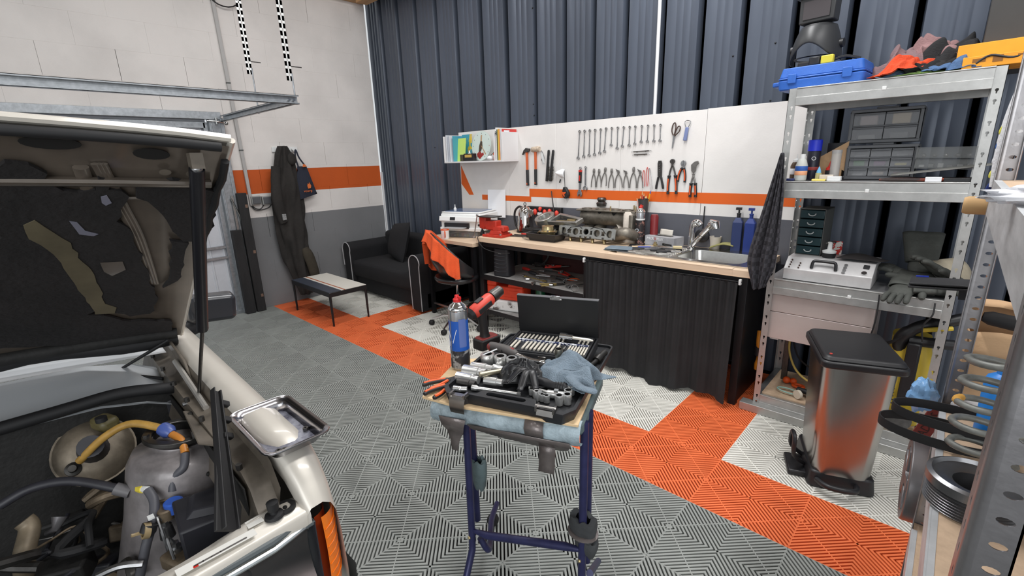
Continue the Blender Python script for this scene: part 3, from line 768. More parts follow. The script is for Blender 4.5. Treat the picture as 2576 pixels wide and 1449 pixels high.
MB().box(.057,1.155,.01,.57,.175,.195).obj('shelf_board',m_dusty,wbn,bev=.001)
MB().box(.057,1.155,.004,.012,.160,.198).obj('shelf_edge',m_frame,wbn)
MB().box(2.262,2.285,.06,.53,.0,WT-.05).obj('side_panel',m_frame,wbn)
MB().box(.02,1.2,.576,.584,.05,WT-.05).obj('back_panel',m_frame,wbn)
MB().box(1.2,2.25,.576,.584,.05,WT-.05).obj('back_panel',m_frame,wbn)
def W3(x,y,z): return (x,y,z)
# curtain
def curtain(i,j):
    x=-.835+1.06*i
    fold=.012*math.sin(i*150)*(1-.75*j)+.024*math.sin(i*42+1.2*math.sin(j*2))*(.15+.75*j)+.022*math.sin(i*15+2)*j
    z=.792-(.792-.02-.02*math.sin(i*9))*j
    if i < .10: z=max(z,z)
    return (x,.972-.018*j+fold*.9,z)
m_curt=mat('black_curtain_cloth',(34,34,36),.85,var=.25,vscale=5,col2=None,bump=.2,bscale=120)
cu=tag(MB().grid(210,26,curtain).obj('curtain',m_curt,smooth=80),'black cloth curtain hung under the sink end of the workbench','curtain')
cr=thing('curtain_rod','thin rod with white end clips carrying the black curtain','rod',(-.86,.978,.795))
MB().cyl((0,0,0),(1.10,0,0),.004,seg=8).obj('rod',m_frame,cr)
for x in (.0,1.085): MB().box(x,x+.014,-.010,.012,-.018,.016).obj('end_clip',m_white,cr,bev=.003)
# desk (lower top with the printer)
DT=.802
dk=thing('desk','low beech desk top left of the workbench, under the printer','desk',(-2.765,.96,0))
MB().box(0,.722,0,.60,DT-.035,DT).obj('desk_top',m_top,dk,bev=.002)
for x in (.01,.67):
    for y in (.02,.54): MB().box(x,x+.035,y,y+.035,0,DT-.036).obj('leg',m_frame,dk)
MB().box(.045,.67,.03,.045,.10,.118).obj('stretcher',m_tool,dk)
MB().box(.045,.67,.56,.575,.10,DT-.05).obj('modesty_panel',m_frame,dk)
# printer
pr_=thing('printer','white inkjet printer standing on the desk','printer',M=T((-2.455,1.29,DT+.062)) @ RZ(16) @ Matrix.Scale(1.15,4))
m_pw=mat('printer_white',(232,233,232),.35)
MB().box(-.20,.20,-.13,.17,.02,.145).obj('body',m_pw,pr_,bev=.012)
MB().box(-.205,.205,-.14,.18,.0,.03).obj('base',m_pw,pr_,bev=.006)
MB().box(-.195,.19,-.12,.165,.146,.158).obj('scanner_lid',m_pw,pr_,bev=.006)
MB().box(-.17,.16,-.10,.14,.1585,.162).obj('glass',mat('printer_glass',(90,108,140),.15),pr_)
MB().box(-.155,.09,-.145,-.129,.022,.068).obj('paper_slot',m_blackp,pr_)
MB().prism([(-.20,-.128),(.19,-.128),(.19,-.165),(-.20,-.165)],.072,.115,M=T((0,0,0)) @ Matrix.Rotation(R(-14),4,'X') @ T((0,-.01,-.03))).obj('control_panel',m_pw,pr_,bev=.006)
MB().box(-.085,-.035,-.1685,-.1655,.082,.108,M=Matrix.Rotation(R(-14),4,'X') @ T((0,-.01,-.03))).obj('screen',m_blackp,pr_)
MB().box(-.13,.07,-.21,-.14,.028,.034).obj('output_tray',mat('tray_grey',(170,170,172),.5),pr_,bev=.003)
MB().box(.2005,.203,-.08,.0,.09,.098).obj('side_grip',m_blackp,pr_)
og=thing('organizer_box','clear organizer case lying under the white printer','box',M=T((-2.45,1.285,DT+.001)) @ RZ(16))
m_clr=mat('smoky_clear_plastic',(140,142,142),.2,alpha=.38)
MB().box(-.19,.19,-.15,.16,0,.006).box(-.19,.19,-.15,.16,.052,.060).box(-.19,.19,-.15,-.146,.006,.052).box(-.19,.19,.156,.16,.006,.052).box(-.19,-.186,-.146,.156,.006,.052).box(.186,.19,-.146,.156,.006,.052).obj('case',m_clr,og)
rr=random.Random(8)
for k in range(12):
    MB().box(-.18+.03*k,-.158+.03*k,-.14,-.10+rr.uniform(0,.2),.008,.02+rr.uniform(0,.025)).obj('insert',mat('ins%d' %(k%4),[(160,150,60),(60,60,60),(150,60,50),(150,150,150)][k%4],.5),og)
sheet('paper_sheet','white sheet of paper standing up in the back of the printer','paper',-2.30,1.535,DT+.16,.21,.275,m_paper,rz=12,tilt=-3,th=.0012)
bx=thing('cardboard_box','small brown cardboard box behind the printer, on the desk','box',M=T((-2.69,1.50,DT+.001)) @ RZ(10))
MB().box(-.10,.10,-.05,.05,0,.225).obj('carton',m_card,bx,bev=.002)
tag(MB().lathe([(.014,0),(.014,.035),(.005,.05),(.004,.07),(0,.071)],10).obj('glue_bottle',m_white,loc=(-2.625,1.43,DT+.226)) if False else MB().lathe([(.015,0),(.015,.035),(.005,.05),(.004,.075),(0,.076)],10).obj('glue_bottle',m_white,loc=(-2.62,1.265,DT+.225)),'tiny white glue bottle on the lid of the printer','bottle')
mgo=thing('mug','white mug with an orange rim and handle on the desk corner','mug',(-2.475,.998,DT+.001))
MB().lathe([(.0,.004),(.038,.004),(.040,.088),(.036,.088),(.034,.008),(0,.008)],24,cap=False).lathe([(0,0),(.037,0),(.038,.005),(0,.005)],24,cap=False).obj('mug_wall',m_white,mgo)
ring(MB(),.0355,.0415,.084,.091,seg=24).obj('rim',m_orange,mgo)
MB().tube(spline([(.030,-.026,.075),(.052,-.042,.07),(.054,-.044,.035),(.030,-.026,.02)],5),.0055,8).obj('handle',m_orange,mgo)
tag(MB().lathe([(.020,0),(.022,.05),(.018,.085),(.008,.10),(.008,.12),(.013,.125),(.009,.145),(.003,.17),(0,.171)],14).obj('oil_bottle',m_blackp,loc=(-2.10,1.14,DT+.001)),'small black oil bottle with a pointed nozzle between printer and vise','bottle')

# --- vise
VM=T((-1.88,1.12,WT+.001)) @ RZ(4) @ Matrix.Scale(1.12,4)
vs_=thing('vise','red bench vise with a long steel handle on the corner of the workbench','vise',M=VM)
m_vise=mat('vise_red',(186,48,30),.5,var=.2,vscale=20)
MB().prism([(-.10,-.075),(.10,-.075),(.10,.065),(-.10,.065)],0,.020).prism([(-.05,-.055),(.085,-.055),(.085,.045),(-.05,.045)],.02,.05,top=.8).obj('base',m_vise,vs_,bev=.004)
MB().box(-.10,.02,-.04,.03,.05,.125,taper=(1.0,1.0)).prism([(-.02,-.045),(.10,-.045),(.10,.035),(-.02,.035)],.045,.085,top=.85).obj('fixed_jaw',m_vise,vs_,bev=.008)
MB().prism([(-.16,.06),(-.11,.05),(-.09,.10),(-.09,.150),(-.16,.150)],-.04,.03,M=RX(90) @ T((0,0,.01))).obj('moving_jaw',m_vise,vs_,bev=.006)
MB().box(-.155,.01,-.06,.05,.150,.158).obj('jaw_plate',m_dksteel,vs_,bev=.002)
MB().cyl((-.20,-.005,.075),(.0,-.005,.085),.010,seg=12).obj('screw',m_dksteel,vs_)
MB().tube([(-.215,-.05,-.02),(-.13,-.09,.17)],.0045,8).ball((-.215,-.05,-.02),.009).ball((-.13,-.09,.17),.010).obj('handle',m_tool,vs_)
for (x,y) in ((.08,-.06),(.08,.05),(-.08,-.06)): MB().cyl((x,y,.02),(x,y,.032),.009,seg=6).obj('bolt',m_tool,vs_)
tag(MB().tube(spline([(-2.03,1.04,WT+.006),(-1.99,.975,WT-.01),(-1.90,.96,WT-.085),(-1.72,.965,WT-.11),(-1.60,.975,WT-.10)],6),.0035,6).obj('cable',blk),'thin black cable drooping over the front left corner of the workbench','cable')
tag(MB().box(-.10,.10,-.03,.03,0,.012).obj('red_file',m_red,bev=.003,loc=(-1.66,1.33,WT+.001)),'red ruler-like bar lying left of the kettle','tool')
for k,(dx,dy,an) in enumerate(((0,0,10),(.02,.045,4),(-.01,-.03,16))):
    fl_=tag(MB().box(-.12,.12,-.008,.008,0,.008).obj('flat_file',m_dksteel,bev=.001),('flat steel file nearest the jaw of the vise','flat steel file at the back, right of the vise','flat steel file at the front, right of the vise')[k],'file','files right of the vise')
    fl_.matrix_world=T((-1.70+dx,1.22+dy,WT+.001)) @ RZ(an)
# --- kettle
kt=thing('kettle','polished steel electric kettle with a black handle below the orange stripe','kettle',M=T((-1.83,1.44,WT+.001)) @ RZ(0))
m_kst=mat('kettle_steel',(205,200,196),.08,1.0)
MB().lathe([(.082,0),(.085,.012),(0,.014)],28).obj('kettle_base',m_blackp,kt)
MB().lathe([(.0,.016),(.078,.016),(.076,.05),(.070,.13),(.060,.195),(.050,.215),(.040,.228),(.018,.236),(0,.238)],36).obj('kettle_body',m_kst,kt)
MB().lathe([(.006,.236),(.006,.244),(.010,.246),(0,.247)],12).tube([(.014*math.cos(R(a)),0,.258+.014*math.sin(R(a))) for a in range(0,360,30)],.0035,6,closed=True).obj('lid_ring',m_blackp,kt)
MB().prism([(.045,-.020),(.098,-.004),(.098,.004),(.045,.020)],.165,.212,M=T((0,0,0)),top=1.15).obj('spout',m_kst,kt,bev=.003)
MB().tube(spline([(-.030,0,.225),(-.075,0,.232),(-.125,0,.19),(-.135,0,.12),(-.115,0,.05),(-.080,0,.025)],6),[.010]*31,10).obj('kettle_handle',m_blackp,kt)
MB().box(-.080,-.070,-.010,.010,.03,.17).obj('water_gauge',m_blackp,kt)
# --- black cast cover (left of tray)
cv=thing('engine_cover','black cast engine cover with four nozzles lying left of the plastic tray','engine part',M=T((-1.52,1.30,WT+.001)) @ RZ(14))
m_castblk=mat('black_casting',(44,43,42),.5,.4,var=.3,vscale=30)
MB().prism([(-.19,-.03),(-.05,-.10),(.16,-.08),(.19,.02),(.12,.08),(-.10,.08)],.045,.070,top=.92).obj('cover_plate',m_castblk,cv,bev=.006)
MB().tube(spline([(-.17,-.02,.065),(-.05,-.085,.072),(.14,-.07,.072)],5),.008,8).tube(spline([(-.15,.01,.07),(-.04,-.04,.075),(.15,-.02,.075)],5),.006,8).obj('rib',m_castblk,cv)
for k in range(3): MB().tube([(-.10+.10*k,-.06,.0),(-.10+.10*k,-.05,.05)],[.016,.022],12).obj('nozzle',m_castblk,cv)
MB().prism([(.06,.0),(.24,.02),(.24,.06),(.06,.07)],.075,.10,top=.7).obj('arm',m_castblk,cv,bev=.004)
tag(MB().tube([(-1.62,1.16,WT+.006),(-1.50,1.10,WT+.006)],.003,6).obj('scribe_pin',m_tool),'thin steel pin on the worktop in front of the black cover','tool')
# --- plastic tray with brass part
pt_=thing('plastic_tray','black plastic tray with sloping sides, in front of the funnel','tray',M=T((-1.375,1.19,WT+.001)) @ RZ(3))
def traymesh(b,x,y,h,t=.004,fl=.018,slope=.82):
    o=[(-x,-y),(x,-y),(x,y),(-x,y)]
    vs=[(p[0]*slope,p[1]*slope,0) for p in o]+[(p[0],p[1],h) for p in o]+[(p[0]+math.copysign(fl,p[0]),p[1]+math.copysign(fl,p[1]),h) for p in o]
    fs=[(0,1,2,3)]+[(i,(i+1)%4,4+(i+1)%4,4+i) for i in range(4)]+[(4+i,4+(i+1)%4,8+(i+1)%4,8+i) for i in range(4)]
    b.add(vs,fs); return b
traymesh(MB(),.15,.085,.062).obj('tray_shell',m_blackp,pt_,solid=.003,bev=.001)
br=thing('brass_throttle_part','brassy round throttle part resting in the black plastic tray','engine part',M=T((-1.36,1.19,WT+.008)) @ RZ(10))
m_brass=mat('brassy_zinc',(196,178,136),.3,.9,var=.25,vscale=30)
MB().lathe([(.060,.0),(.062,.055),(.075,.06),(.078,.072),(.050,.078),(.046,.110),(.052,.114),(.030,.118),(.030,.10),(0,.10)],28).obj('body',m_brass,br)
for k in range(5):
    a=R(72*k+10); MB().cyl((.062*math.cos(a),.062*math.sin(a),.072),(.062*math.cos(a),.062*math.sin(a),.086),.007,seg=6).obj('bolt',m_tool,br)
MB().tube(spline([(-.07,.0,.066),(-.10,.01,.05),(-.11,.03,.03)],4),.007,8).obj('spigot',m_brass,br)
# --- silver gasket housing
gs=thing('throttle_housing','silver cast housing with a big round mouth lying behind the black tray','engine part',M=T((-1.40,1.36,WT+.135)) @ RZ(-14) @ RX(24) @ Matrix.Scale(1.2,4))
m_alu=mat('cast_aluminium',(176,176,172),.35,.9,var=.15,vscale=40)
b=MB(); ring(b,.048,.075,.0,.045,T((-.10,-.02,0)),28); b.obj('mouth',m_alu,gs,bev=.003)
MB().lathe([(.048,.04),(.030,-.03),(.028,-.04),(.0,-.041)],28,T((-.10,-.02,0)),cap=False).obj('throat',m_alu,gs)
b=MB()
o_=[(-.03,-.055),(.24,-.02),(.245,.045),(-.03,.075)]; i_=[(-.01,-.035),(.215,-.005),(.22,.025),(-.01,.05)]
for k in range(4):
    a_,b2=o_[k],o_[(k+1)%4]; c_,d_=i_[(k+1)%4],i_[k]
    b.prism([a_,b2,c_,d_],.0,.028)
b.obj('flange_frame',m_alu,gs,bev=.002)
MB().box(.0,.21,-.03,.04,-.01,.004).obj('inner_plate',m_castblk,gs)
MB().cyl((.02,-.012,.015),(.20,.010,.015),.006,seg=8).cyl((.11,.02,.012),(.19,.02,.012),.010,seg=8).obj('linkage',m_brass,gs)
MB().cyl((0,0,-.09),(0,0,.0),.03,seg=14).obj('foot',m_castblk,gs)
# --- intake manifold
im=thing('intake_manifold','grey cast intake manifold with five dark ports facing the room','engine part',M=T((-1.035,1.345,WT+.001)) @ RZ(3) @ Matrix.Scale(1.30,4))
m_cast=mat('dirty_cast_aluminium',(132,126,116),.5,.7,var=.35,vscale=22,bump=.15,bscale=50)
m_hole=mat('dark_port',(16,14,13),.8)
# flange plate with real holes: built from ring segments around each port
fb=MB(); fx=[-.165,-.075,0,.075,.160]; ry=[.021,.021,.018,.021,.021]
FMx=T((0,-.055,.062)) @ RX(78)
for x,r_ in zip(fx,ry): ring(fb,r_,r_+.012,0,.012,FMx @ T((x,0+(.004 if x==0 else 0),0)),24)
for (a_,c_) in ((-.165,-.075),(-.075,0),(0,.075),(.075,.160)):
    for s_ in (-1,1):
        fb.prism([(a_+.018,s_*.012),(c_-.018,s_*.012),(c_-.006,s_*.034),(a_+.006,s_*.034)][::s_],.001,.011,M=FMx)
fb.prism([(-.200,-.03),(-.178,-.034),(-.178,.034),(-.200,.03)],.001,.011,M=FMx).prism([(.173,-.034),(.198,-.03),(.198,.03),(.173,.034)],.001,.011,M=FMx)
fb.obj('port_flange',m_alu,im)
for x,r_ in zip(fx,ry): MB().lathe([(r_,0),(r_*.9,-.05),(0,-.05)],20,FMx @ T((x,.002,.0)),cap=False).obj('port',m_hole,im)
MB().tube([FMx @ Vector((x,y,.0125)) for (x,y) in ((-.135,.0),(-.11,.026),(-.05,.034),(-.03,.022))],.0022,5).tube([FMx @ Vector((x,y,.0125)) for (x,y) in ((.03,.022),(.05,.034),(.11,.026),(.135,0))],.0022,5).obj('gasket_bead',m_hole,im)
for x in (-.19,-.12,-.035,.035,.12,.188): MB().cyl(FMx @ Vector((x,-.028,.011)),FMx @ Vector((x,-.028,.017)),.006,seg=6).obj('bolt',m_dksteel,im)
for k,x in enumerate((-.15,-.07,.07,.15)):
    MB().tube(spline([(x,-.05,.055),(x+.01,.03,.04),(x+.04,.10,.045),(x+.05,.16,.08),(x+.03,.17,.12)],6),[.032]*25,14).obj('runner',m_cast,im)
MB().tube(spline([(-.14,.13,.135),(.0,.14,.14),(.16,.14,.135),(.235,.12,.12)],6),[.05,.052]+[.055]*14+[.050,.045,.035],18).obj('plenum',m_cast,im)
for k,x in enumerate((-.10,.0,.10,.185)):
    b=MB(); ring(b,.022,.034,.0,.010,T((x,.11,.183)),20); b.obj('top_port',m_alu if k==9 else m_cast,im,bev=.001)
    MB().lathe([(.022,.008),(.02,-.03),(0,-.03)],16,T((x,.11,.183)),cap=False).obj('port',m_hole,im)
MB().box(-.16,.25,.07,.15,.176,.186).obj('top_flange',m_cast,im,bev=.003)
MB().lathe([(.030,0),(.034,.02),(.022,.03),(.030,.045),(.024,.055),(0,.056)],16,T((-.03,.17,.20))).obj('regulator',m_dksteel,im)
MB().box(.23,.255,.03,.14,.03,.17).obj('end_plate',m_cast,im,bev=.005)
for (x,y) in ((.10,.05),(.24,.10),(.20,.16)): MB().cyl((x,y,.186),(x,y,.215),.0045,seg=8).obj('stud',m_brass,im)
MB().tube(spline([(.16,.0,.05),(.235,-.02,.07),(.265,.05,.05),(.22,.12,.05)],6),.034,14).obj('end_elbow',m_cast,im)
for x in (-.13,-.05,.03,.11): MB().tube([(x,-.04,.03),(x+.012,-.055,.0)],[.012,.008],8).obj('injector_boss',m_brass,im)
tag(MB().box(-.02,.02,-.015,.015,0,.05).obj('connector_block',m_castblk,bev=.002,loc=(-.815,1.52,WT+.001)),'dark connector block standing behind the manifold','engine part')
# --- paper towels, cans
pt=thing('paper_towel_roll','white paper towel roll standing on the worktop','paper towel',(-.775,1.50,WT+.001))
m_tow=mat('towel_paper',(226,216,204),.9,var=.06,vscale=30,bump=.3,bscale=120)
MB().lathe([(.018,0),(.056,0),(.058,.004),(.057,.235),(.054,.239),(.018,.239),(.018,0)],32,cap=False).obj('roll',m_tow,pt)
MB().grid(8,10,lambda i,j: (-.055-.055*i+.02*math.sin(j*5)*i,.0+.02*math.sin(i*4),.0+.235*j*(1-.25*i)+.02*i*(1-j))).obj('loose_sheet',m_tow,pt,solid=.001)
def spray(name,label,loc,r,h,bands,cap,capc,M=None,lean=None):
    t=thing(name,label,'spray can',loc,M=M)
    b=MB(); b.lathe([(0,.0),(r*.92,0),(r,.004),(r,h*.80),(r*.97,h*.83)],28); b.obj('can_body',bands[0][2],t)
    for k,(z0,z1,m_) in enumerate(bands[1:]):
        MB().lathe([(r+.0005,z0*h),(r+.0007,z0*h+.0002),(r+.0007,z1*h-.0002),(r+.0005,z1*h)],28,cap=False).obj('print_band',m_,t)
    MB().lathe([(r,h*.805),(r*1.03,h*.815),(r*1.03,h*.83),(r*.8,h*.875),(r*.5,h*.90),(r*.45,h*.915),(0,h*.916)],28).obj('can_dome',m_chrome,t)
    if cap=='nozzle':
        MB().lathe([(r*.42,h*.912),(r*.42,h*.95),(r*.25,h*.97),(r*.22,h),(0,h)],14).box(-r*.1,r*.55,-r*.12,r*.12,h*.955,h*.985).obj('nozzle',capc,t)
    else:
        MB().lathe([(r*.9,h*.83),(r*.9,h*.97),(r*.8,h),(0,h)],20).obj('cap',capc,t)
    return t
m_can=mat('can_silver',(196,198,202),.25,.9)
m_canblk=mat('can_print_black',(40,36,38),.4,col2=(150,110,100),vscale=34,spot=(.55,.6))
sp=spray('spray_can','tall silver and black printed spray can with a red nozzle by the towel roll',(-.66,1.44,WT+.001),.034,.30,[(0,1,m_can),(.02,.62,m_canblk),(.62,.66,m_white)],'nozzle',m_red)
b=MB(); ring(b,.009,.0135,0,.0012,T((-.006,-.0345,.11)) @ RX(90),18); ring(b,.009,.0135,0,.0012,T((-.008,-.0345,.05)) @ RX(90),18); b.obj('printed_ring',mat('print_pale',(196,206,214),.4),sp)
tag(MB().lathe([(.0,0),(.030,0),(.030,.21),(.024,.225),(0,.226)],22).obj('red_can',mat('dark_red_can',(122,34,38),.4),loc=(-.575,1.50,WT+.001)),'plain dark red can standing behind the printed spray can','can')
# --- glove box
gb=thing('glove_box','grey and white box of nitrile gloves with its flap up','box',M=T((-.475,1.47,WT+.001)) @ RZ(-10))
m_gb=mat('glovebox_print',(176,176,180),.5,col2=(120,120,124),vscale=4,spot=(.4,.7))
MB().box(-.125,.125,-.062,.062,0,.075).obj('carton',m_gb,gb,bev=.001)
MB().box(-.07,.07,-.02,.02,.0752,.0756).obj('opening',blk,gb)
MB().grid(8,5,lambda i,j: (-.055+.11*i,.018+.012*j+.004*math.sin(i*6),.075+.045*j)).obj('flap',mat('flap_card',(206,200,190),.8),gb,solid=.001)
text('MICR',.027,m_paper,T((-.078,-.0625,.056)) @ RX(90),gb,'lettering')
text('O',.027,m_red,T((-.036,-.0625,.056)) @ RX(90),gb,'lettering',label='red letter')
text('FLEX',.027,m_paper,T((.006,-.0625,.056)) @ RX(90),gb,'lettering')
MB().prism([(.03,-.0628),(.11,-.0628),(.10,-.0631),(.04,-.0631)],.012,.03).obj('printed_hand',blk,gb)
# --- sink
SXa,SXb,SYa,SYb=-.63,.24,1.045,1.52
sk=thing('sink','stainless steel sink with a ribbed drainer set in the worktop','sink',(SXa,SYa,WT))
m_sink=mat('sink_steel',(196,194,190),.25,1.0,var=.06,vscale=60)
sw,sd=SXb-SXa,SYb-SYa
bx0,bx1,by0,by1=.40,sw-.05,.055,sd-.09
b=MB()
z1=.008
# rim and drainer deck around the bowl (bowl hole with rounded corners)
outer=rrect(.0,sw,0,sd,.012,3); inner=rrect(bx0,bx1,by0,by1,.07,6)
def loopz(P,z): return [(p_[0],p_[1],z) for p_ in P]
no,ni=len(outer),len(inner)
import mathutils.geometry as mg_
polys=[[Vector((p_[0],p_[1],0)) for p_ in outer],[Vector((p_[0],p_[1],0)) for p_ in inner][::-1]]
tri=mg_.tessellate_polygon(polys)
allp=loopz(outer,z1)+loopz(inner,z1)[::-1]
b.add(allp,[tuple(t_) for t_ in tri])
b.add(loopz(outer,z1)+[(p_[0]*1.0,p_[1],0.001) for p_ in outer],[(i,(i+1)%no,no+(i+1)%no,no+i) for i in range(no)])
b.obj('rim',m_sink,sk,smooth=0)
cx,cy=(bx0+bx1)/2,(by0+by1)/2
def shr(P,s_,z): return [(cx+(p_[0]-cx)*s_,cy+(p_[1]-cy)*s_,z) for p_ in P]
lv=[shr(inner,1,z1),shr(inner,.985,z1-.01),shr(inner,.93,-.11),shr(inner,.86,-.14),shr(inner,.2,-.147),shr(inner,.05,-.15)]
b=MB(); vs=sum(lv,[]); n=ni
b.add(vs,[(k*n+i,k*n+(i+1)%n,(k+1)*n+(i+1)%n,(k+1)*n+i) for k in range(len(lv)-1) for i in range(n)]+[tuple(range((len(lv)-1)*n,len(lv)*n))])
b.obj('bowl',m_sink,sk,smooth=60)
for k in range(9):
    y=.06+k*.036
    MB().tube([(.06+.008*k,y,z1),(.07+.008*k,y,z1+.004),(.36,y,z1+.004),(.37,y,z1)],[.003,.006,.006,.003],8).obj('drainer_rib',m_sink,sk)
tp=thing('tap','chrome kitchen mixer tap with a pull-out spout pointing right','tap',M=T((-.262,1.455,WT+.009)) @ RZ(0))
MB().lathe([(.030,0),(.030,.006),(.022,.012),(.021,.05)],24).obj('tap_base',m_chrome,tp)
MB().tube(spline([(0,0,.03),(0,0,.12),(.004,.0,.165),(.03,.0,.185),(.055,0,.165)],6),[.022]*14+[.023]*11,16).obj('tap_body',m_chrome,tp)
MB().tube([(.02,-.02,.03),(.075,-.05,.095),(.15,-.09,.175)],[.017,.015,.018],16).obj('spout',m_chrome,tp)
MB().tube([(.145,-.088,.170),(.172,-.098,.198),(.195,-.106,.196),(.205,-.11,.165)],[.018,.030,.031,.026],18).obj('spray_head',m_chrome,tp)
ring(MB(),.0155,.0185,0,.004,frame((.085,-.055,.107),(.6,.5,0),(-.4,.5,.3)),16).obj('joint_ring',m_blackp,tp)
tag(MB().lathe([(.0,0),(.030,0),(.034,.05),(.040,.09),(.038,.09),(.03,.01),(0,.01)],20,cap=False).obj('cup',mat('cream_cup',(206,198,186),.6),loc=(-.13,1.548,WT+.001)),'cream cup half hidden behind the tap','cup')
# tools on the drainer
rr=random.Random(12)
cols=[('blue_handle',(38,66,150)),('tool_black',(34,34,36)),('yellowish',(176,158,110)),('tool_black',(34,34,36)),('grey_h',(90,90,94))]
dts=[(1620,628,30,1,'pliers','grey pliers at the left end of the drainer'),(1634,625,42,0,'pliers','blue handled pliers on the drainer'),(1650,628,40,4,'pliers','grey handled pliers next to the blue ones'),(1668,632,46,3,'screwdriver','black screwdriver lying across the middle of the drainer'),
       (1684,636,40,1,'screwdriver','black screwdriver near the tap end of the drainer'),(1700,630,24,2,'brush','worn brush with pale bristles at the right end of the drainer')]
for (u,v,an,ci,nm,lb) in dts:
    q=onz(u,v,WT+.012)
    t=thing(nm,lb,nm,M=T((q.x,q.y,WT+.0205)) @ RZ(an),group='tools on the drainer')
    m_=mat(cols[ci][0],cols[ci][1],.5)
    if nm=='pliers':
        for s_ in (-1,1): MB().tube(spline([(-.08,s_*.016,0),(-.04,s_*.014,0),(.01,s_*.002,0)],4),[.0065]*9,8).obj('handle',m_,t)
        MB().prism([(.0,-.010),(.03,-.009),(.06,-.003),(.06,.003),(.03,.009),(0,.010)],-.005,.005).obj('jaw',m_tool,t,bev=.001)
    elif nm=='screwdriver':
        MB().tube([(-.09,0,0),(-.085,0,0),(-.04,0,0),(.0,0,0),(.01,0,0)],[.005,.010,.012,.009,.006],10).obj('handle',m_,t)
        MB().tube([(.01,0,0),(.09,0,-.002)],.003,8).obj('shaft',m_tool,t)
    else:
        MB().box(-.09,.04,-.008,.008,-.006,.006).obj('handle',blk,t,bev=.003)
        MB().box(-.02,.04,-.012,.012,.006,.022).obj('bristles',mat('pale_bristle',(206,190,150),.8),t,bev=.002)
for k,(u,v,lb) in enumerate(((1648,618,'brass fitting at the back of the drainer'),(1672,616,'steel fitting at the back of the drainer beside the brass one'))):
    q=onz(u,v,WT+.02)
    tag(MB().lathe([(.012,0),(.012,.010),(.017,.012),(.017,.02),(.010,.022),(.010,.034),(0,.035)],12).obj('fitting',m_brass if k==0 else m_dksteel,loc=(q.x,q.y,WT+.0135)),lb,'fitting')
q=onz(1608,618,WT)
sn=thing('scissors','black handled scissors lying beside the drainer behind the blue cloth','scissors',M=T((q.x,q.y,WT+.004)) @ RZ(20))
MB().tube([(-.05+.022*math.cos(R(a)),.015*math.sin(R(a))+.016,0) for a in range(0,360,30)],.003,6,closed=True).tube([(-.05+.022*math.cos(R(a)),.015*math.sin(R(a))-.016,0) for a in range(0,360,30)],.003,6,closed=True).obj('handle',blk,sn)
MB().prism([(-.028,-.01),(.0,-.004),(.10,-.001),(.10,.001),(.0,.004),(-.028,.01)],-.0015,.0015).obj('blade',m_tool,sn)
tag(MB().box(-.09,.09,-.010,.010,0,.008).obj('wooden_spatula',mat('pale_wood_stick',(222,196,160),.7),bev=.003),'pale wooden spatula beside the drainer','spatula').matrix_world=T((-.545,1.30,WT+.012)) @ RZ(38)
# cloth
def clothgrid(name,label,cat,M,sx,sy,m,amp=.006,seed=1,layers=1,sub=1,thick=.004,fn=None,nx=22,ny=16):
    def f(i,j):
        x=sx*(i-.5); y=sy*(j-.5)
        z=amp*(1+noise.noise(Vector((i*3+seed,j*3,seed*1.7))))+amp*.5*noise.noise(Vector((i*8,j*8+seed,3)))
        x += .02*sx*noise.noise(Vector((j*4+seed,2,1)))*4*(abs(i-.5)); y += .02*sy*noise.noise(Vector((i*4,seed,5)))*4
        z += thick*.6
        if fn: x,y,z=fn(i,j,x,y,z)
        return (x,y,z)
    o=MB().grid(nx,ny,f).obj(name,m,smooth=80,solid=thick,sub=sub); o.matrix_world=M
    return tag(o,label,cat)
m_bluecloth=mat('blue_grey_microfibre',(118,132,144),.95,var=.14,vscale=30,bump=.6,bscale=260)
q=onz(1556,629,WT)
fb_=thing('folded_cloth','folded pale blue cloth lying at the front edge of the worktop','cloth',M=T((q.x,q.y+.012,WT+.001)) @ RZ(10))
for k in range(2):
    MB().grid(16,12,lambda i,j: (.20*(i-.5)+.01*k,.13*(j-.5)-.004*k,.005+.010*k+.002*noise.noise(Vector((i*5,j*5,k))))).obj('fold',m_bluecloth,fb_,smooth=80,solid=.007,sub=1)
# sponge, green cloth
q=onz(1822,628,WT)
tag(MB().grid(12,8,lambda i,j: (.16*(i-.5),.08*(j-.5),.030+.05*math.sin(i*2.4)*(i > .0)*.7+.003*noise.noise(Vector((i*6,j*6,0))))).obj('sponge_cloth',mat('olive_sponge',(148,144,92),.95,var=.2,vscale=20),solid=.010,sub=1),'bent olive yellow sponge cloth on the worktop left of the blue bottles','sponge').matrix_world=T((-.075,1.535,WT-.016)) @ RZ(6)
tag(MB().grid(10,8,lambda i,j: (.14*(i-.5),.09*(j-.5),.010+.008*math.sin(i*4+j*3))).obj('green_scourer',mat('dark_green_cloth',(74,92,74),.95,var=.2,vscale=20),solid=.008,sub=1),'dark green scouring cloth under the olive sponge cloth','cloth').matrix_world=T((-.03,1.50,WT+.004)) @ RZ(-8) if False else T((.0,1.543,WT-.003)) @ RZ(-8) @ Matrix.Scale(.6,4)
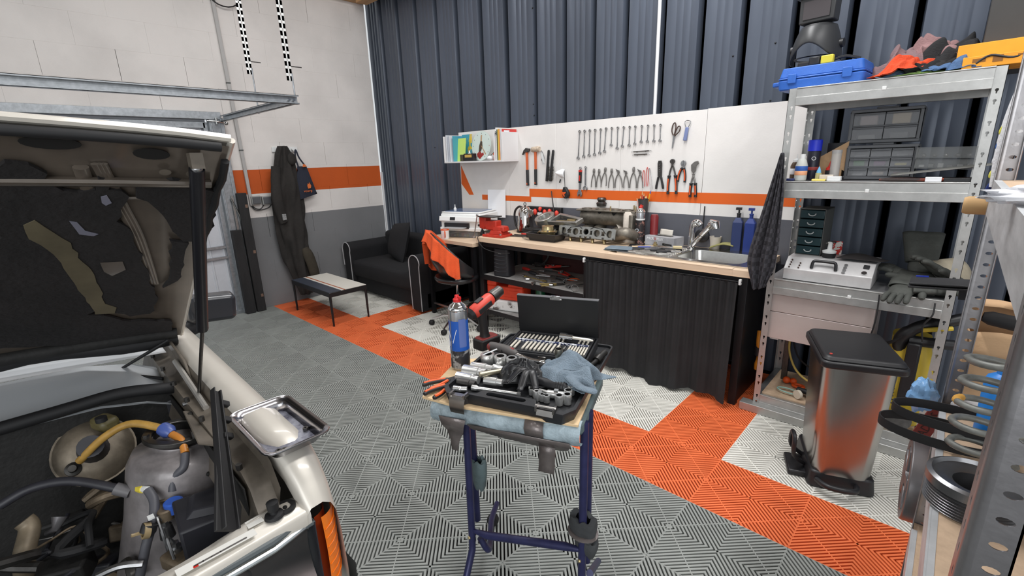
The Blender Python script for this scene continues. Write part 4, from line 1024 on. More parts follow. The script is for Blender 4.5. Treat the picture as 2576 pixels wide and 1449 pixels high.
# blue bottles
for (x,y,c_,lb,rz) in ((.012,1.545,(44,58,104),'left, greyer blue pump bottle beside the sink',8),(.095,1.535,(36,58,132),'right, brighter blue pump bottle, half behind the hanging towel',4)):
    t=thing('soap_bottle',lb,'bottle',M=T((x,y,WT+.001)) @ RZ(rz),group='blue bottles beside the sink')
    m_=mat('bluebottle%d' %int(rz),c_,.4)
    MB().prism([(-.031,-.026),(.031,-.026),(.031,.026),(-.031,.026)],0,.200).prism([(-.031,-.026),(.031,-.026),(.031,.026),(-.031,.026)],.200,.232,top=.45).obj('bottle_body',m_,t,bev=.003)
    MB().lathe([(.012,.230),(.012,.252),(.014,.254),(.014,.262),(0,.263)],14).cyl((0,0,.26),(0,0,.285),.006,seg=8).box(-.020,.016,-.011,.011,.283,.300).obj('pump',m_blackp if rz==8 else m_,t,bev=.002)
# --- under the bench
ht=thing('fan_heater','black rounded fan heater on the upper shelf under the workbench','heater',M=T((-1.79,1.10,.521)) @ RZ(12))
m_ht=mat('heater_black',(36,36,40),.45,var=.1)
MB().prism(rrect(-.085,.085,-.07,.07,.035,5),0,.25,top=.9).obj('heater_body',m_ht,ht,bev=.01)
for k in range(5): MB().tube(spline([(-.062,-.068,.05+.035*k),(0,-.0725,.044+.035*k),(.062,-.068,.05+.035*k)],4),.0035,6).obj('grille_slat',mat('grille',(58,58,62),.4),ht)
MB().box(-.016,.016,-.072,-.066,.205,.213).obj('badge',m_tool,ht)
jc=thing('jerrycan','orange red plastic jerrycan on the lower shelf under the workbench','jerrycan',M=T((-1.80,1.16,.295)) @ RZ(14))
m_jc=mat('jerry_red',(222,66,34),.45,var=.12,vscale=14)
MB().prism(rrect(-.19,.19,-.09,.09,.03,4),0,.125).obj('tank',m_jc,jc,bev=.01)
MB().prism([(-.185,.12),(-.185,.165),(-.16,.18),(-.09,.185),(-.085,.125)],-.085,.085,M=RX(90)).prism([(.03,.12),(.05,.175),(.085,.18),(.185,.15),(.185,.12)],-.085,.085,M=RX(90)).obj('shoulder',m_jc,jc,bev=.010)
MB().tube(spline([(-.13,0,.175),(-.05,0,.178),(.05,0,.172)],5),.014,10).obj('handle',m_jc,jc)
MB().cyl((.13,0,.15),(.15,0,.188),.024,.022,seg=16).obj('cap',m_jc,jc)
MB().tube([(-.15,-.0905,.03),(.15,-.0905,.03),(.15,-.0905,.09),(.05,-.0905,.09)],.003,6).obj('moulded_line',m_jc,jc)
wc=thing('white_canister','scuffed white plastic canister with grey rubbing marks, under the jerrycan','canister',M=T((-1.795,1.14,.0)) @ RZ(14))
m_wc=mat('scuffed_white',(222,222,220),.5,col2=(92,84,80),vscale=9,spot=(.52,.60))
o=MB().prism(rrect(-.17,.17,-.095,.095,.03,4),.1965,.293).obj('canister_body',m_wc,wc,bev=.012)
gbm=thing('green_bottle','dark green bottle behind the jerrycan','bottle',(-1.50,1.25,.196))
MB().lathe([(.0,0),(.045,0),(.048,.10),(.044,.20),(.02,.24),(.018,.27),(0,.271)],18).obj('bottle_body',mat('green_glass',(20,84,54),.3),gbm)
tag(MB().prism(rrect(-.11,.11,-.08,.08,.02,3),0,.16).obj('red_case',mat('dark_red_case',(128,22,24),.5),bev=.006,loc=(-1.28,1.30,.196)),'dark red case at the back of the lower shelf','case')
tag(MB().prism([(-.30,0),(.32,0),(.32,.10),(-.30,.20)],0,.02).obj('dark_red_board',mat('dark_maroon',(60,22,22),.6),loc=(-1.35,1.50,.53)),'dark maroon board at the back of the tool shelf','board').matrix_world=T((-1.40,1.55,.522)) @ RX(90)
# heap of hand tools on the upper shelf under the workbench: each its own thing
rr=random.Random(21)
TS=.521
def q_on(u,v,z=TS): q=onz(u,v,z); return q
items=[
 ('socket_bar',1300,678,4,.24,'long chrome socket bar lying at the front left of the tool shelf'),
 ('screwdriver',1330,686,-6,.22,'screwdriver with a dark handle near the front of the tool shelf'),
 ('screwdriver',1352,694,-10,.24,'screwdriver with a red tipped handle beside the dark one'),
 ('pliers',1378,700,8,.20,'steel pliers with bare handles in the middle of the tool shelf'),
 ('pliers',1412,680,32,.22,'pliers with bright red handles raised over the heap'),
 ('pliers',1390,716,52,.20,'rusty pliers at the front edge of the tool shelf'),
 ('pliers',1428,694,-20,.20,'pliers with red and black handles in the right half of the tool shelf'),
 ('spanner',1345,705,-8,.24,'long brass coloured spanner at the front edge of the tool shelf'),
 ('spanner',1322,668,18,.22,'dark spanner at the back left of the tool heap'),
 ('ratchet',1365,672,-4,.24,'ratchet with a black grip in the back of the tool heap'),
 ('ratchet',1392,686,-14,.24,'ratchet with a grey grip in the centre of the tool heap'),
 ('hook_tool',1440,705,20,.18,'orange cable loop tool at the right end of the tool shelf'),
 ('screwdriver',1425,706,10,.20,'black handled screwdriver at the right end of the tool shelf'),
 ('socket_bar',1400,668,8,.20,'short socket bar at the back of the tool shelf'),
 ('pliers',1340,662,-24,.18,'black pliers at the back of the tool shelf'),
 ('spanner',1450,718,60,.16,'short spanner at the front right corner of the tool shelf'),
 ('clamp',1376,652,12,.18,'grey curved clamp standing at the back of the heap'),
 ('spanner',1410,704,-30,.18,'bright spanner lying over the red handled pliers'),
]
m_br2=mat('brass_old',(150,132,84),.5,.7,var=.3)
zc=0
for k,(nm,u,v,an,L_,lb) in enumerate(items):
    q=q_on(u,v,TS+.01); zz=TS+.011+.0065*(k%5)+(.02 if v < 690 else 0)
    y=min(max(q.y,1.06),1.45); x=min(max(q.x,-1.62),-.98)
    t=thing(nm,lb,{'hook_tool': 'cable tool','socket_bar': 'socket bar'}.get(nm,nm),M=T((x,y,zz)) @ RZ(an) @ RY(rr.uniform(-4,4)),group='hand tools on the shelf under the workbench')
    h=L_/2
    if nm=='socket_bar':
        MB().tube([(-h,0,0),(h,0,0)],.0065,10).obj('bar',m_chrome,t); MB().cyl((h-.02,0,0),(h+.01,0,0),.011,seg=12).cyl((-h,0,0),(-h+.03,0,0),.010,seg=12).obj('socket',m_tool,t)
    elif nm=='screwdriver':
        c_=[(34,34,36),(170,40,34),(46,46,50)][k%3]
        MB().tube([(-h,0,0),(-h+.01,0,0),(-h+.05,0,0),(-.02,0,0),(-.01,0,0)],[.008,.014,.015,.012,.008],12).obj('handle',mat('scr%d' %(k%3),c_,.4),t); MB().tube([(-.01,0,0),(h,0,0)],.0035,8).obj('shaft',m_tool,t)
    elif nm=='pliers':
        c_={3: m_tool,4: m_red,5: m_br2,6: m_red,14: blk}[k]
        for s_ in (-1,1): MB().tube(spline([(-h,s_*.028,0),(-h*.3,s_*.020,0),(h*.35,s_*.002,s_*.002)],4),[.0075]*9,8).obj('handle',c_,t)
        MB().prism([(h*.3,-.014),(h*.6,-.012),(h,-.003),(h,.003),(h*.6,.012),(h*.3,.014)],-.006,.006).obj('jaw',m_dksteel,t,bev=.001)
    elif nm=='spanner':
        m_={7: m_br2,8: m_dksteel}.get(k,m_tool)
        MB().prism([(-h+.01,-.006),(h-.01,-.006),(h-.01,.006),(-h+.01,.006)],-.003,.003).obj('shaft',m_,t,bev=.001)
        b=MB(); ring(b,.008,.014,-.005,.005,T((-h,0,0)),14); cshape(b,.009,.018,35,-.004,.004,T((h,0,0)),a0=0,n=12); b.obj('jaws',m_,t)
    elif nm=='ratchet':
        MB().tube([(-h,0,0),(-h+.01,0,0),(-.02,0,0),(-.01,0,0)],[.010,.014,.013,.010],10).obj('grip',blk if k==9 else mat('grey_grip',(84,84,86),.5),t)
        MB().tube([(-.01,0,0),(h-.02,0,0)],.007,10).cyl((h,0,-.010),(h,0,.012),.019,seg=18).obj('head',m_chrome,t)
    elif nm=='hook_tool':
        MB().tube([(.06*math.cos(R(a)),.03*math.sin(R(a)),0) for a in range(20,320,20)],.0035,6).obj('loop',m_orange,t); MB().tube([(-h,0,0),(-.03,0,0)],.011,10).obj('handle',blk,t)
    else:
        MB().tube(spline([(-h,0,0),(-.03,0,.01),(.02,.0,.05),(.05,.0,.10),(.03,0,.13)],5),.012,10).obj('hook',m_dksteel,t)
# sockets scattered
for k in range(9):
    q=q_on(1318+15*k,694+(k%3)*9+k*1.5,TS)
    y=min(max(q.y,1.02),1.2); x=min(max(q.x,-1.6),-.95)
    r_=.010+.002*(k%3)
    b=MB(); ring(b,r_*.6,r_,0,.028,M=T((0,0,r_)) @ RY(90) @ T((0,0,-.014)),seg=12)
    o=b.obj('socket',m_chrome if k%2 else m_tool); o.matrix_world=T((x,y-.03,TS+.001)) @ RZ(40*k)
    tag(o,['leftmost','second','third','fourth','fifth','sixth','seventh','eighth','rightmost'][k]+' loose socket along the front of the tool shelf under the bench','socket','loose sockets on the tool shelf')
# wire hoop
tag(MB().tube([(.028*math.cos(R(a)),.0,.028*math.sin(R(a))+.031) for a in range(0,360,20)],.0022,6,closed=True).obj('wire_ring',m_chrome),'bright wire ring standing at the right end of the tool shelf','ring').matrix_world=T((-.965,1.02,TS)) @ RZ(30)
# ================================================================ STEEL SHELVING UNIT ON THE RIGHT OF THE BENCH
m_shelf=mat('shelf_galvanised',(186,186,184),0.42,0.75,var=.12,vscale=14,bump=.03)
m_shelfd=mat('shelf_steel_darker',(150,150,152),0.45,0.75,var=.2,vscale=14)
m_chip=mat('chipboard',(190,164,138),.85,var=.12,vscale=30)
def ell(cx,cz,rx,rz,n=10): return [(cx+rx*math.cos(2*math.pi*k/n),cz+rz*math.sin(2*math.pi*k/n)) for k in range(n)]
def keyhole(cx,cz,s=1.0):
    return [(cx+s*x,cz+s*z) for (x,z) in ((-.0022,-.010),(.0022,-.010),(.0026,-.001),(.0055,.002),(.0058,.007),(.003,.010),(-.003,.010),(-.0058,.007),(-.0055,.002),(-.0026,-.001))]
def holed_plate(b,w,z0,z1,holes,th,M):
    outer=[(0,z0),(w,z0),(w,z1),(0,z1)]
    polys=[[Vector((p[0],p[1],0)) for p in outer]]+[[Vector((p[0],p[1],0)) for p in h][::-1] for h in holes]
    tri=mg_.tessellate_polygon(polys)
    flat=[p for pl_ in polys for p in pl_]
    b.add([(p.x,0,p.y) for p in flat],[tuple(t_) for t_ in tri],M)
    b.add([(p.x,th,p.y) for p in flat],[tuple(t_)[::-1] for t_ in tri],M)
    k0=0
    for pl_ in polys:
        n=len(pl_)
        b.add([(p.x,0,p.y) for p in pl_]+[(p.x,th,p.y) for p in pl_],[(i,(i+1)%n,n+(i+1)%n,n+i) for i in range(n)],M)
def slot_post(name,parent,x,y,sx,sy,h,w=.036,pitch=.042,skip=3,hole=keyhole,hs=1.0,m=None,loc=None):
    """angle post: one flange facing -y/+y (along sx), one along sy"""
    hz=[]; k=0; z=.05
    while z < h-.03:
        if skip==0 or k%skip != skip-1: hz.append(z)
        k += 1; z += pitch
    b=MB()
    holed_plate(b,w,0,h,[hole(w*.55,z_,hs) for z_ in hz],.0018,T((x,y,0)) @ Matrix.Diagonal((sx,1,1,1)))
    holed_plate(b,w,0,h,[hole(w*.55,z_,hs) for z_ in hz],.0018,T((x,y,0)) @ RZ(90 if sy > 0 else -90) @ Matrix.Diagonal((1,-1 if sx*sy > 0 else 1,1,1)))
    return b.obj(name,m or m_shelf,parent,smooth=25)
U1=(.355,1.04); UW,UD,UH=.785,.46,1.845
su=thing('shelving_unit','galvanised steel shelving unit right of the sink with perforated posts','shelving unit',(U1[0],U1[1],0))
for (x,y,sx,sy) in ((0,0,1,1),(UW,0,-1,1),(0,UD,1,-1),(UW,UD,-1,-1)):
    slot_post('post',su,x,y,sx,sy,UH-.02)
def shelf_level(z1,name='shelf'):
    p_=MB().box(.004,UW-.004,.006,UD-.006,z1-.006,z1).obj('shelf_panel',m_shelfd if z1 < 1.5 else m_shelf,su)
    for (ya,yb,s_) in ((-.004,.004,1),(UD-.004,UD+.004,-1)):
        b=MB()
        b.box(.036,UW-.036,ya,yb,z1-.085,z1-.004)
        o=b.obj('shelf_beam',m_shelf,su,bev=.002)
        if s_ > 0:
            MB().box(.036,UW-.036,ya-.006,ya,z1-.085,z1-.044).box(.036,UW-.036,ya-.002,ya+.02,z1-.004,z1+.002).obj('beam_lip',m_shelf,o,bev=.0015)
            MB().box(UW*.5-.008,UW*.5+.008,ya-.008,ya,z1-.050,z1-.034).obj('clip',m_white,o,bev=.002)
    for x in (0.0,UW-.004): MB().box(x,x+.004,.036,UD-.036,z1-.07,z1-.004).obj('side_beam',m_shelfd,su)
S1,S2,S3,S4=1.825,1.362,.826,.105
for z in (S1,S2,S3,S4): shelf_level(z)
MB().box(.04,UW-.04,.02,UD-.03,S4+.0005,S4+.010).obj('chip_board',m_chip,su)
MB().box(-.06,UW+.04,-.055,.012,0,.050).obj('floor_channel',m_shelf,su,bev=.003)
def on(x,y,z): return (U1[0]+x,U1[1]+y,z)
# ---- top shelf
bc=thing('tool_case','blue plastic tool case lying at the left end of the top shelf','case',M=T((.475,1.215,S1+.001)) @ RZ(-3))
m_blue=mat('case_blue',(44,100,190),.5,var=.08,vscale=30,bump=.1,bscale=300)
MB().prism(rrect(-.185,.185,-.125,.125,.022,3),0,.050,top=1.03).obj('case_bottom',m_blue,bc,bev=.006)
MB().prism(rrect(-.191,.191,-.130,.130,.022,3),.052,.060).prism(rrect(-.187,.187,-.127,.127,.022,3),.060,.108,top=.94).obj('case_lid',m_blue,bc,bev=.008)
MB().prism([(-.235,-.06),(-.19,-.07),(-.19,.07),(-.235,.06)],.028,.052).obj('carry_handle',m_blue,bc,bev=.006)
for x in (-.12,.12): MB().box(x-.02,x+.02,-.137,-.128,.03,.075).obj('latch',m_blue,bc,bev=.003)
# welding / face shield on the case
HM=T((.40,1.29,S1+.112)) @ RZ(-8)
fs_=thing('face_shield','black welding face shield with flipped up visor resting on the blue case','face shield',M=HM)
m_hel=mat('helmet_black',(48,49,51),.45,var=.1)
def shell(i,j):
    a=R(-100+200*i); z=.03+.175*j
    r_=.118*(1-.32*j*j)
    cut=.085*math.exp(-((i-.5)/.23)**2)*(1-j)
    return (r_*math.sin(a)*.98,-r_*math.cos(a)*1.1,z+cut)
MB().grid(26,12,shell).obj('shield_shell',m_hel,fs_,solid=.004,smooth=60)
MB().lathe([(.078,.203),(.070,.212),(.0,.214)],26,Matrix.Diagonal((.98,1.12,1,1))).obj('crown',m_hel,fs_)
MB().prism([(-.082,-.06),(.082,-.06),(.078,.03),(-.078,.03)],.222,.345,top=1.03).obj('visor_box',m_hel,fs_,bev=.006)
MB().box(-.062,.062,-.0655,-.0615,.240,.325).obj('visor_window',mat('visor_smoked',(66,60,62),.12,coat=.6),fs_)
MB().prism(rrect(-.105,.105,-.085,.06,.03,4),.346,.358).obj('visor_rim',mat('visor_grey',(96,104,112),.5),fs_,bev=.003)
MB().tube([(.095*math.sin(R(a)),-.095*math.cos(R(a)),.055) for a in range(0,360,15)],.009,8,closed=True,flat=.3).obj('head_band',m_blackp,fs_)
for s_ in (-1,1): MB().cyl((s_*.105,0,.11),(s_*.124,0,.11),.022,seg=16).obj('knob',m_blackp,fs_)
hd=thing('headlamp','black headlamp with a yellow front lying on the blue case in front of the shield','headlamp',M=T((.455,1.185,S1+.112)) @ RZ(-6))
MB().box(-.11,.03,-.02,.02,0,.03).obj('strap',m_rubber,hd,bev=.008)
MB().box(.0,.055,-.028,.0,.004,.044).obj('lamp_body',mat('lamp_yellow',(214,198,60),.4),hd,bev=.005)
MB().box(-.055,-.005,-.026,.0,.004,.046).obj('battery',m_blackp,hd,bev=.006)
MB().tube(spline([(.05,0,.02),(.10,.01,.03),(.16,.02,.012)],4),.007,6).obj('elastic',m_rubber,hd)
# heap of rags: each cloth its own crumpled sheet
def rag(label,c,col,sx,sy,amp,seed,rz=0,drop=0,tilt=0):
    m_=mat('rag_%d_%d_%d' %col,col,.95,var=.15,vscale=14,bump=.4,bscale=140)
    def f(i,j):
        u,v=i-.5,j-.5
        n1=1.6*noise.noise(Vector((u*3.2+seed,v*3.2,seed*.7))); n2=1.5*noise.noise(Vector((u*8+seed,v*8,seed+4)))
        n3=abs(noise.noise(Vector((u*5-seed,v*5+2,seed))))
        rr_=math.sqrt(u*u+v*v)
        z=amp*(1.1*math.cos(min(1,rr_*1.9)*math.pi/2)+.45*n1+.22*n2+.55*n3-.2)
        if drop and v <-.3: z -= drop*(-.3-v)*5
        return (sx*u*(1+.25*n1)+.02*n2,sy*v*(1+.2*n1),max(z,-drop if (drop and v <-.3) else .004))
    o=MB().grid(34,28,f).obj('rag',m_,smooth=80,solid=.003,sub=1)
    o.matrix_world=T(c) @ RZ(rz) @ RX(tilt)
    return tag(o,label,'rag','heap of rags on the top shelf')
z=S1+.003
rag('orange rag folded in the middle of the heap, under the mauve one',(.82,1.16,z+.01),(206,72,36),.28,.13,.075,4.2,38)
rag('dark red rag at the left edge of the heap beside the blue case',(.745,1.28,z),(120,40,34),.18,.2,.05,7.7,10)
rag('mauve brown rag crumpled on the top left of the heap',(.76,1.30,z+.03),(124,100,102),.22,.20,.13,1.3,15)
rag('pinkish brown rag over the top middle of the heap',(.87,1.33,z+.05),(140,108,108),.24,.17,.11,9.1,-20)
rag('black rag bundled at the right of the heap',(.96,1.26,z+.01),(32,32,34),.28,.22,.13,2.9,10)
rag('black rolled rag in the front of the heap',(.915,1.17,z),(26,27,29),.24,.14,.07,5.5,18)
rag('olive green rag spread over the front edge of the heap',(.87,1.11,z),(98,124,66),.24,.10,.016,3.3,8)
rag('blue jeans coloured rag in the front right of the heap',(.985,1.10,z),(72,100,138),.17,.10,.045,6.1,-10)
rag('pale blue rag showing at the front left of the heap',(.80,1.12,z),(92,120,146),.18,.08,.024,8.8,14)
rag('dark navy rag at the right end of the heap',(1.06,1.24,z),(24,34,52),.14,.18,.075,0.6,0)
for k,(dx,an,w_,h_) in enumerate(((1.075,-14,.26,.075),(1.10,-10,.2,.045))):
    bxo=thing('orange_box',('taller orange carton with faint print at the right end of the top shelf','flat orange carton in front of the taller one on the top shelf')[k],'box',M=T((dx,1.20-.11*k,S1+.003)) @ RZ(an*.3),group='orange cartons on the top shelf')
    m_oc=mat('orange_carton',(238,160,40),.6,var=.05)
    MB().box(-.10,.16,-.05,.05,0,h_+.035*(1-k)).obj('carton',m_oc,bxo,bev=.002)
    MB().box(-.07,-.03,-.0508,-.0500,.02,.035).box(-.01,.02,-.0508,-.05,.015,.04).box(.06,.09,-.0508,-.05,.03,.036).obj('print',mat('brown_print',(140,90,30),.6),bxo)
tag(MB().tube(spline([(1.04,1.045,S1+.02),(1.08,1.04,S1+.045),(1.16,1.04,S1+.03),(1.24,1.05,S1+.10)],6),.0045,8).obj('cable',blk),'black cable lying over the orange cartons','cable')
gbk=thing('grey_box','tall dark grey box with a faded white inscription above the orange cartons','box',M=T((1.20,1.28,S1+.115)) @ RZ(-6))
m_dg=mat('dark_grey_carton',(62,61,60),.6,var=.06)
MB().box(-.145,.20,-.10,.10,0,.33).obj('carton',m_dg,gbk,bev=.004)
MB().box(.005,.015,-.1012,-.1003,.06,.20).obj('inscription',mat('faded_white',(170,170,166),.6),gbk)
MB().box(-.003,.014,-.1012,-.1003,.235,.30).obj('orange_mark',m_orange,gbk)
tag(MB().box(-.10,.30,-.10,.10,0,.109).obj('packing_block',m_dg,loc=(1.24,1.33,S1+.002)),'dark block under the tall grey box at the right end of the top shelf','box')
tag(MB().tube(spline([(-.06,0,0),(0,-.02,.02),(.06,0,.02)],4),.008,8).obj('red_white_cord',m_red,loc=(1.15,1.24,S1+.458)),'red and white cord end on top of the tall grey box','cord')
# ---- second shelf
def drawer_box(name,label,M,w,h,d,rows,fronts):
    t=thing(name,label,'drawer box',M=M)
    m_fr=mat('organizer_grey',(98,100,104),.5,var=.08)
    MB().box(0,w,-.004,d,0,.014).box(0,w,-.004,d,h-.014,h).box(0,.014,-.004,d,.014,h-.014).box(w-.014,w,-.004,d,.014,h-.014).box(.014,w-.014,d-.006,d,.014,h-.014).obj('frame',m_fr,t,bev=.003)
    MB().box(w*.35,w*.65,.02,d-.02,h,h+.010).obj('top_grip',m_fr,t,bev=.003)
    zr=(h-.028)/len(rows); k=0
    for r_,n in enumerate(rows):
        wr=(w-.028)/n; z0=h-.014-zr*(r_+1)
        if r_: MB().box(.014,w-.014,-.004,.01,z0+zr-.003,z0+zr+.003).obj('divider',m_fr,t)
        for c_ in range(n):
            x0=.014+wr*c_
            dr_=MB().box(x0+.002,x0+wr-.002,-.006,-.003,z0+.004,z0+zr-.005).obj('drawer',m_clr2,t)
            MB().box(x0+.004,x0+wr-.004,-.014,-.006,z0+zr-.014,z0+zr-.006).obj('drawer_pull',m_fr,dr_,bev=.002)
            f_=fronts[k%len(fronts)]; k += 1
            if f_:
                MB().box(x0+wr*.2,x0+wr*.75,.012,.06,z0+.006,z0+zr*f_[1]).obj('drawer_content',mat('dc%d%d%d' %f_[0],f_[0],.5),dr_,bev=.004)
    return t
m_clr2=mat('clear_drawer_front',(176,178,182),.18,alpha=.32)
drawer_box('drawer_box','grey box of clear drawers with three rows, the lower of the two stacked ones',T((.612,1.25,S2+.003)),.285,.170,.16,(3,3,3),[((150,150,150),.3),None,((130,130,130),.3),((70,150,60),.75),((130,50,120),.6),((220,206,90),.4),((200,200,200),.3),((190,170,150),.5),((150,60,60),.4)])
drawer_box('drawer_box','grey box of clear drawers with two rows, stacked on top of the three row one',T((.602,1.27,S2+.184)),.290,.165,.16,(2,2),[((196,176,170),.75),((214,190,150),.85),((150,150,146),.4),((120,120,120),.5)])
def bottle(name,label,loc,prof,m_,parts=(),cat='bottle',seg=18,group=None):
    t=thing(name,label,cat,loc,group=group)
    MB().lathe(prof,seg).obj('bottle_body',m_,t)
    for (nm,pf,mm) in parts: MB().lathe(pf,seg).obj(nm,mm,t)
    return t
m_amber=mat('amber_bottle',(84,66,50),.3)
m_milky=mat('milky_bottle',(220,222,216),.35,trans=.25)
bottle('oil_bottle','brown squeeze bottle with a white nozzle at the left end of the second shelf',(.405,1.15,S2+.003),[(0,0),(.026,0),(.027,.075),(.018,.095),(0,.096)],m_amber,(('nozzle',[(.018,.094),(.018,.105),(.004,.115),(.002,.135),(0,.136)],m_white),('label',[(.0272,.03),(.0276,.031),(.0276,.06),(.0272,.061)],m_paper)))
bottle('cleaner_bottle','milky white bottle with a blue and orange label on the second shelf',(.442,1.10,S2+.003),[(0,0),(.027,0),(.029,.01),(.029,.075),(.020,.105),(.012,.115),(0,.116)],m_milky,(('cap',[(.014,.112),(.014,.135),(0,.136)],m_white),('label',[(.0292,.050),(.0296,.051),(.0296,.074),(.0292,.075)],mat('label_blue',(44,90,170),.5)),('label_band',[(.0292,.028),(.0296,.029),(.0296,.048),(.0292,.049)],mat('label_orange',(236,170,130),.5))))
bc2=thing('spray_can','dark blue spray can with a bright blue cap on the second shelf','spray can',(.468,1.22,S2+.003))
MB().lathe([(0,0),(.031,0),(.032,.005),(.032,.145),(.029,.152),(0,.153)],22).obj('can_body',mat('can_navy',(26,28,44),.4),bc2)
MB().lathe([(.033,.150),(.033,.205),(.030,.208),(0,.209)],22).obj('cap',mat('cap_blue',(30,50,210),.4),bc2)
MB().lathe([(.0322,.05),(.0326,.051),(.0326,.065),(.0322,.066)],22).obj('label',mat('label_redbrown',(150,60,56),.5),bc2)
text('O',.030,m_paper,T((.008,-.0335,.110)) @ RX(90),bc2,'lettering')
bottle('glue_bottle','small black bottle with a red conical cap on the second shelf',(.556,1.18,S2+.003),[(0,0),(.019,0),(.019,.05),(0,.051)],m_blackp,(('cap',[(.017,.05),(.016,.062),(.008,.068),(.002,.095),(0,.096)],m_red),))
bottle('dropper_bottle','tiny clear bottle with a pale blue dropper cap on the second shelf',(.522,1.11,S2+.003),[(0,0),(.014,0),(.014,.038),(0,.039)],mat('yellowish_clear',(210,206,150),.3,trans=.3),(('cap',[(.011,.038),(.010,.048),(.002,.07),(0,.071)],mat('cap_paleblue',(110,180,220),.4)),))
tag(MB().box(-.03,.03,-.01,.01,0,.03).obj('small_white_block',mat('off_white',(206,196,184),.6),bev=.002,loc=(.562,1.09,S2+.003)),'small off-white block in front of the red capped bottle','box')
cbx=thing('cardboard_box','open cardboard box with a raised flap behind the bottles of the second shelf','box',M=T((.535,1.30,S2+.003)) @ RZ(4))
MB().prism([(-.06,-.05),(.06,-.05),(.06,.05),(-.06,.05)],0,.115).obj('carton',m_card,cbx,bev=.002)
MB().add([(-.05,-.051,.115),(.075,-.051,.195),(.075,-.047,.195),(-.05,-.047,.115),(.075,-.051,.04),(.075,-.047,.04)],[(0,1,4),(3,5,2),(0,3,2,1),(1,2,5,4)]).obj('flap',m_card,cbx)
MB().prism([(-.07,0),(-.02,-.001),(-.02,.001),(-.07,.002)],0,.12,M=T((.03,-.053,0)) @ RZ(0)).obj('carton_edge',m_castblk,cbx) if False else None
tag(MB().box(-.045,.045,-.02,.02,0,.19).obj('black_box',mat('black_glossy_box',(28,27,30),.25),bev=.002,loc=(.54,1.41,S2+.003)),'black glossy box standing behind the cardboard flap','box')
tub=thing('clear_tube','tall clear plastic tube standing left of the stacked drawer boxes','tube',(.583,1.155,S2+.003))
MB().lathe([(0,0),(.022,0),(.022,.150),(.020,.150),(.020,.003),(0,.003)],20,cap=False).obj('tube_wall',mat('clear_tube_plastic',(200,196,192),.25,alpha=.5),tub)
MB().lathe([(.0225,.135),(.0235,.136),(.0235,.152),(0,.153)],20).obj('tube_cap',m_clr2,tub)
tag(MB().prism(rrect(-.03,.03,-.02,.02,.006,3),0,.022).obj('white_eraser',m_white,bev=.002,loc=(.60,1.075,S2+.003)),'small white piece at the front edge of the second shelf by the clear tube','box')
tag(MB().box(-.06,.0,-.012,.012,0,.01).obj('yellow_sponge',mat('pale_yellow',(232,214,120),.8),bev=.002,loc=(.565,1.062,S2+.003)),'flat yellow piece at the front edge of the second shelf','sponge')
tag(MB().box(-.04,.0,-.012,.012,0,.012).obj('blue_marker',mat('navy_marker',(24,36,90),.4),bev=.004,loc=(.425,1.062,S2+.003)),'navy marker at the front left corner of the second shelf','marker')
oc=thing('organizer_case','clear organizer case with small parts at the right of the second shelf','case',M=T((1.02,1.30,S2+.052)) @ RZ(-3) @ RY(2))
MB().box(-.12,.10,-.09,.09,0,.005).box(-.12,.10,-.09,.09,.040,.046).box(-.12,.10,-.09,-.086,.005,.040).box(-.12,-.116,-.086,.09,.005,.04).obj('case',m_clr,oc)
for k in range(6): MB().box(-.105+.034*k,-.085+.034*k,-.08,-.05,.006,.018+.004*(k%3)).obj('insert',m_tool if k%2 else m_white,oc,bev=.002)
oc2=thing('organizer_case','second clear organizer case stacked on the first at the right of the second shelf','case',M=T((1.015,1.30,S2+.101)) @ RZ(-2) @ RY(1))
MB().box(-.12,.11,-.09,.09,0,.005).box(-.12,.11,-.09,.09,.046,.052).box(-.12,.11,-.09,-.086,.005,.046).box(-.12,-.116,-.086,.09,.005,.046).obj('case',m_clr,oc2)
for k in range(5): MB().ball((-.09+.04*k,-.07,.014),.009,8,6).obj('insert',m_tool,oc2)
tag(MB().grid(10,6,lambda i,j: (-.20+.34*i,-.05+.10*j,.004+.045*i+.008*math.sin(j*3))).obj('grey_sleeve',mat('grey_film',(120,120,116),.4),solid=.002),'grey plastic sleeve leaning against the clear organizer cases','sleeve').matrix_world=T((1.02,1.16,S2+.022))
ps=thing('papers_pile','dark orange and brown printed folder lying at the right of the second shelf','folder',M=T((.98,1.13,S2+.004)) @ RZ(2))
MB().prism([(-.20,-.06),(.14,-.05),(.15,.08),(-.16,.08)],0,.012).obj('folder',mat('folder_dark',(52,40,38),.5,col2=(176,70,36),vscale=9,spot=(.5,.62)),ps,bev=.003)
tag(MB().box(-.028,.028,-.015,.015,0,.020).obj('white_box',m_paper,bev=.001,loc=(.98,1.063,S2+.003)),'small white carton with a barcode at the front edge of the second shelf','box')
tag(MB().box(-.075,.07,-.02,.02,0,.008).obj('notebook',m_blackp,loc=(1.065,1.07,S2+.018)) if False else MB().box(-.04,.06,-.015,.015,0,.016).obj('notebook',m_blackp,bev=.002,loc=(1.055,1.065,S2+.003)),'thin black notebook right of the small white carton','notebook')
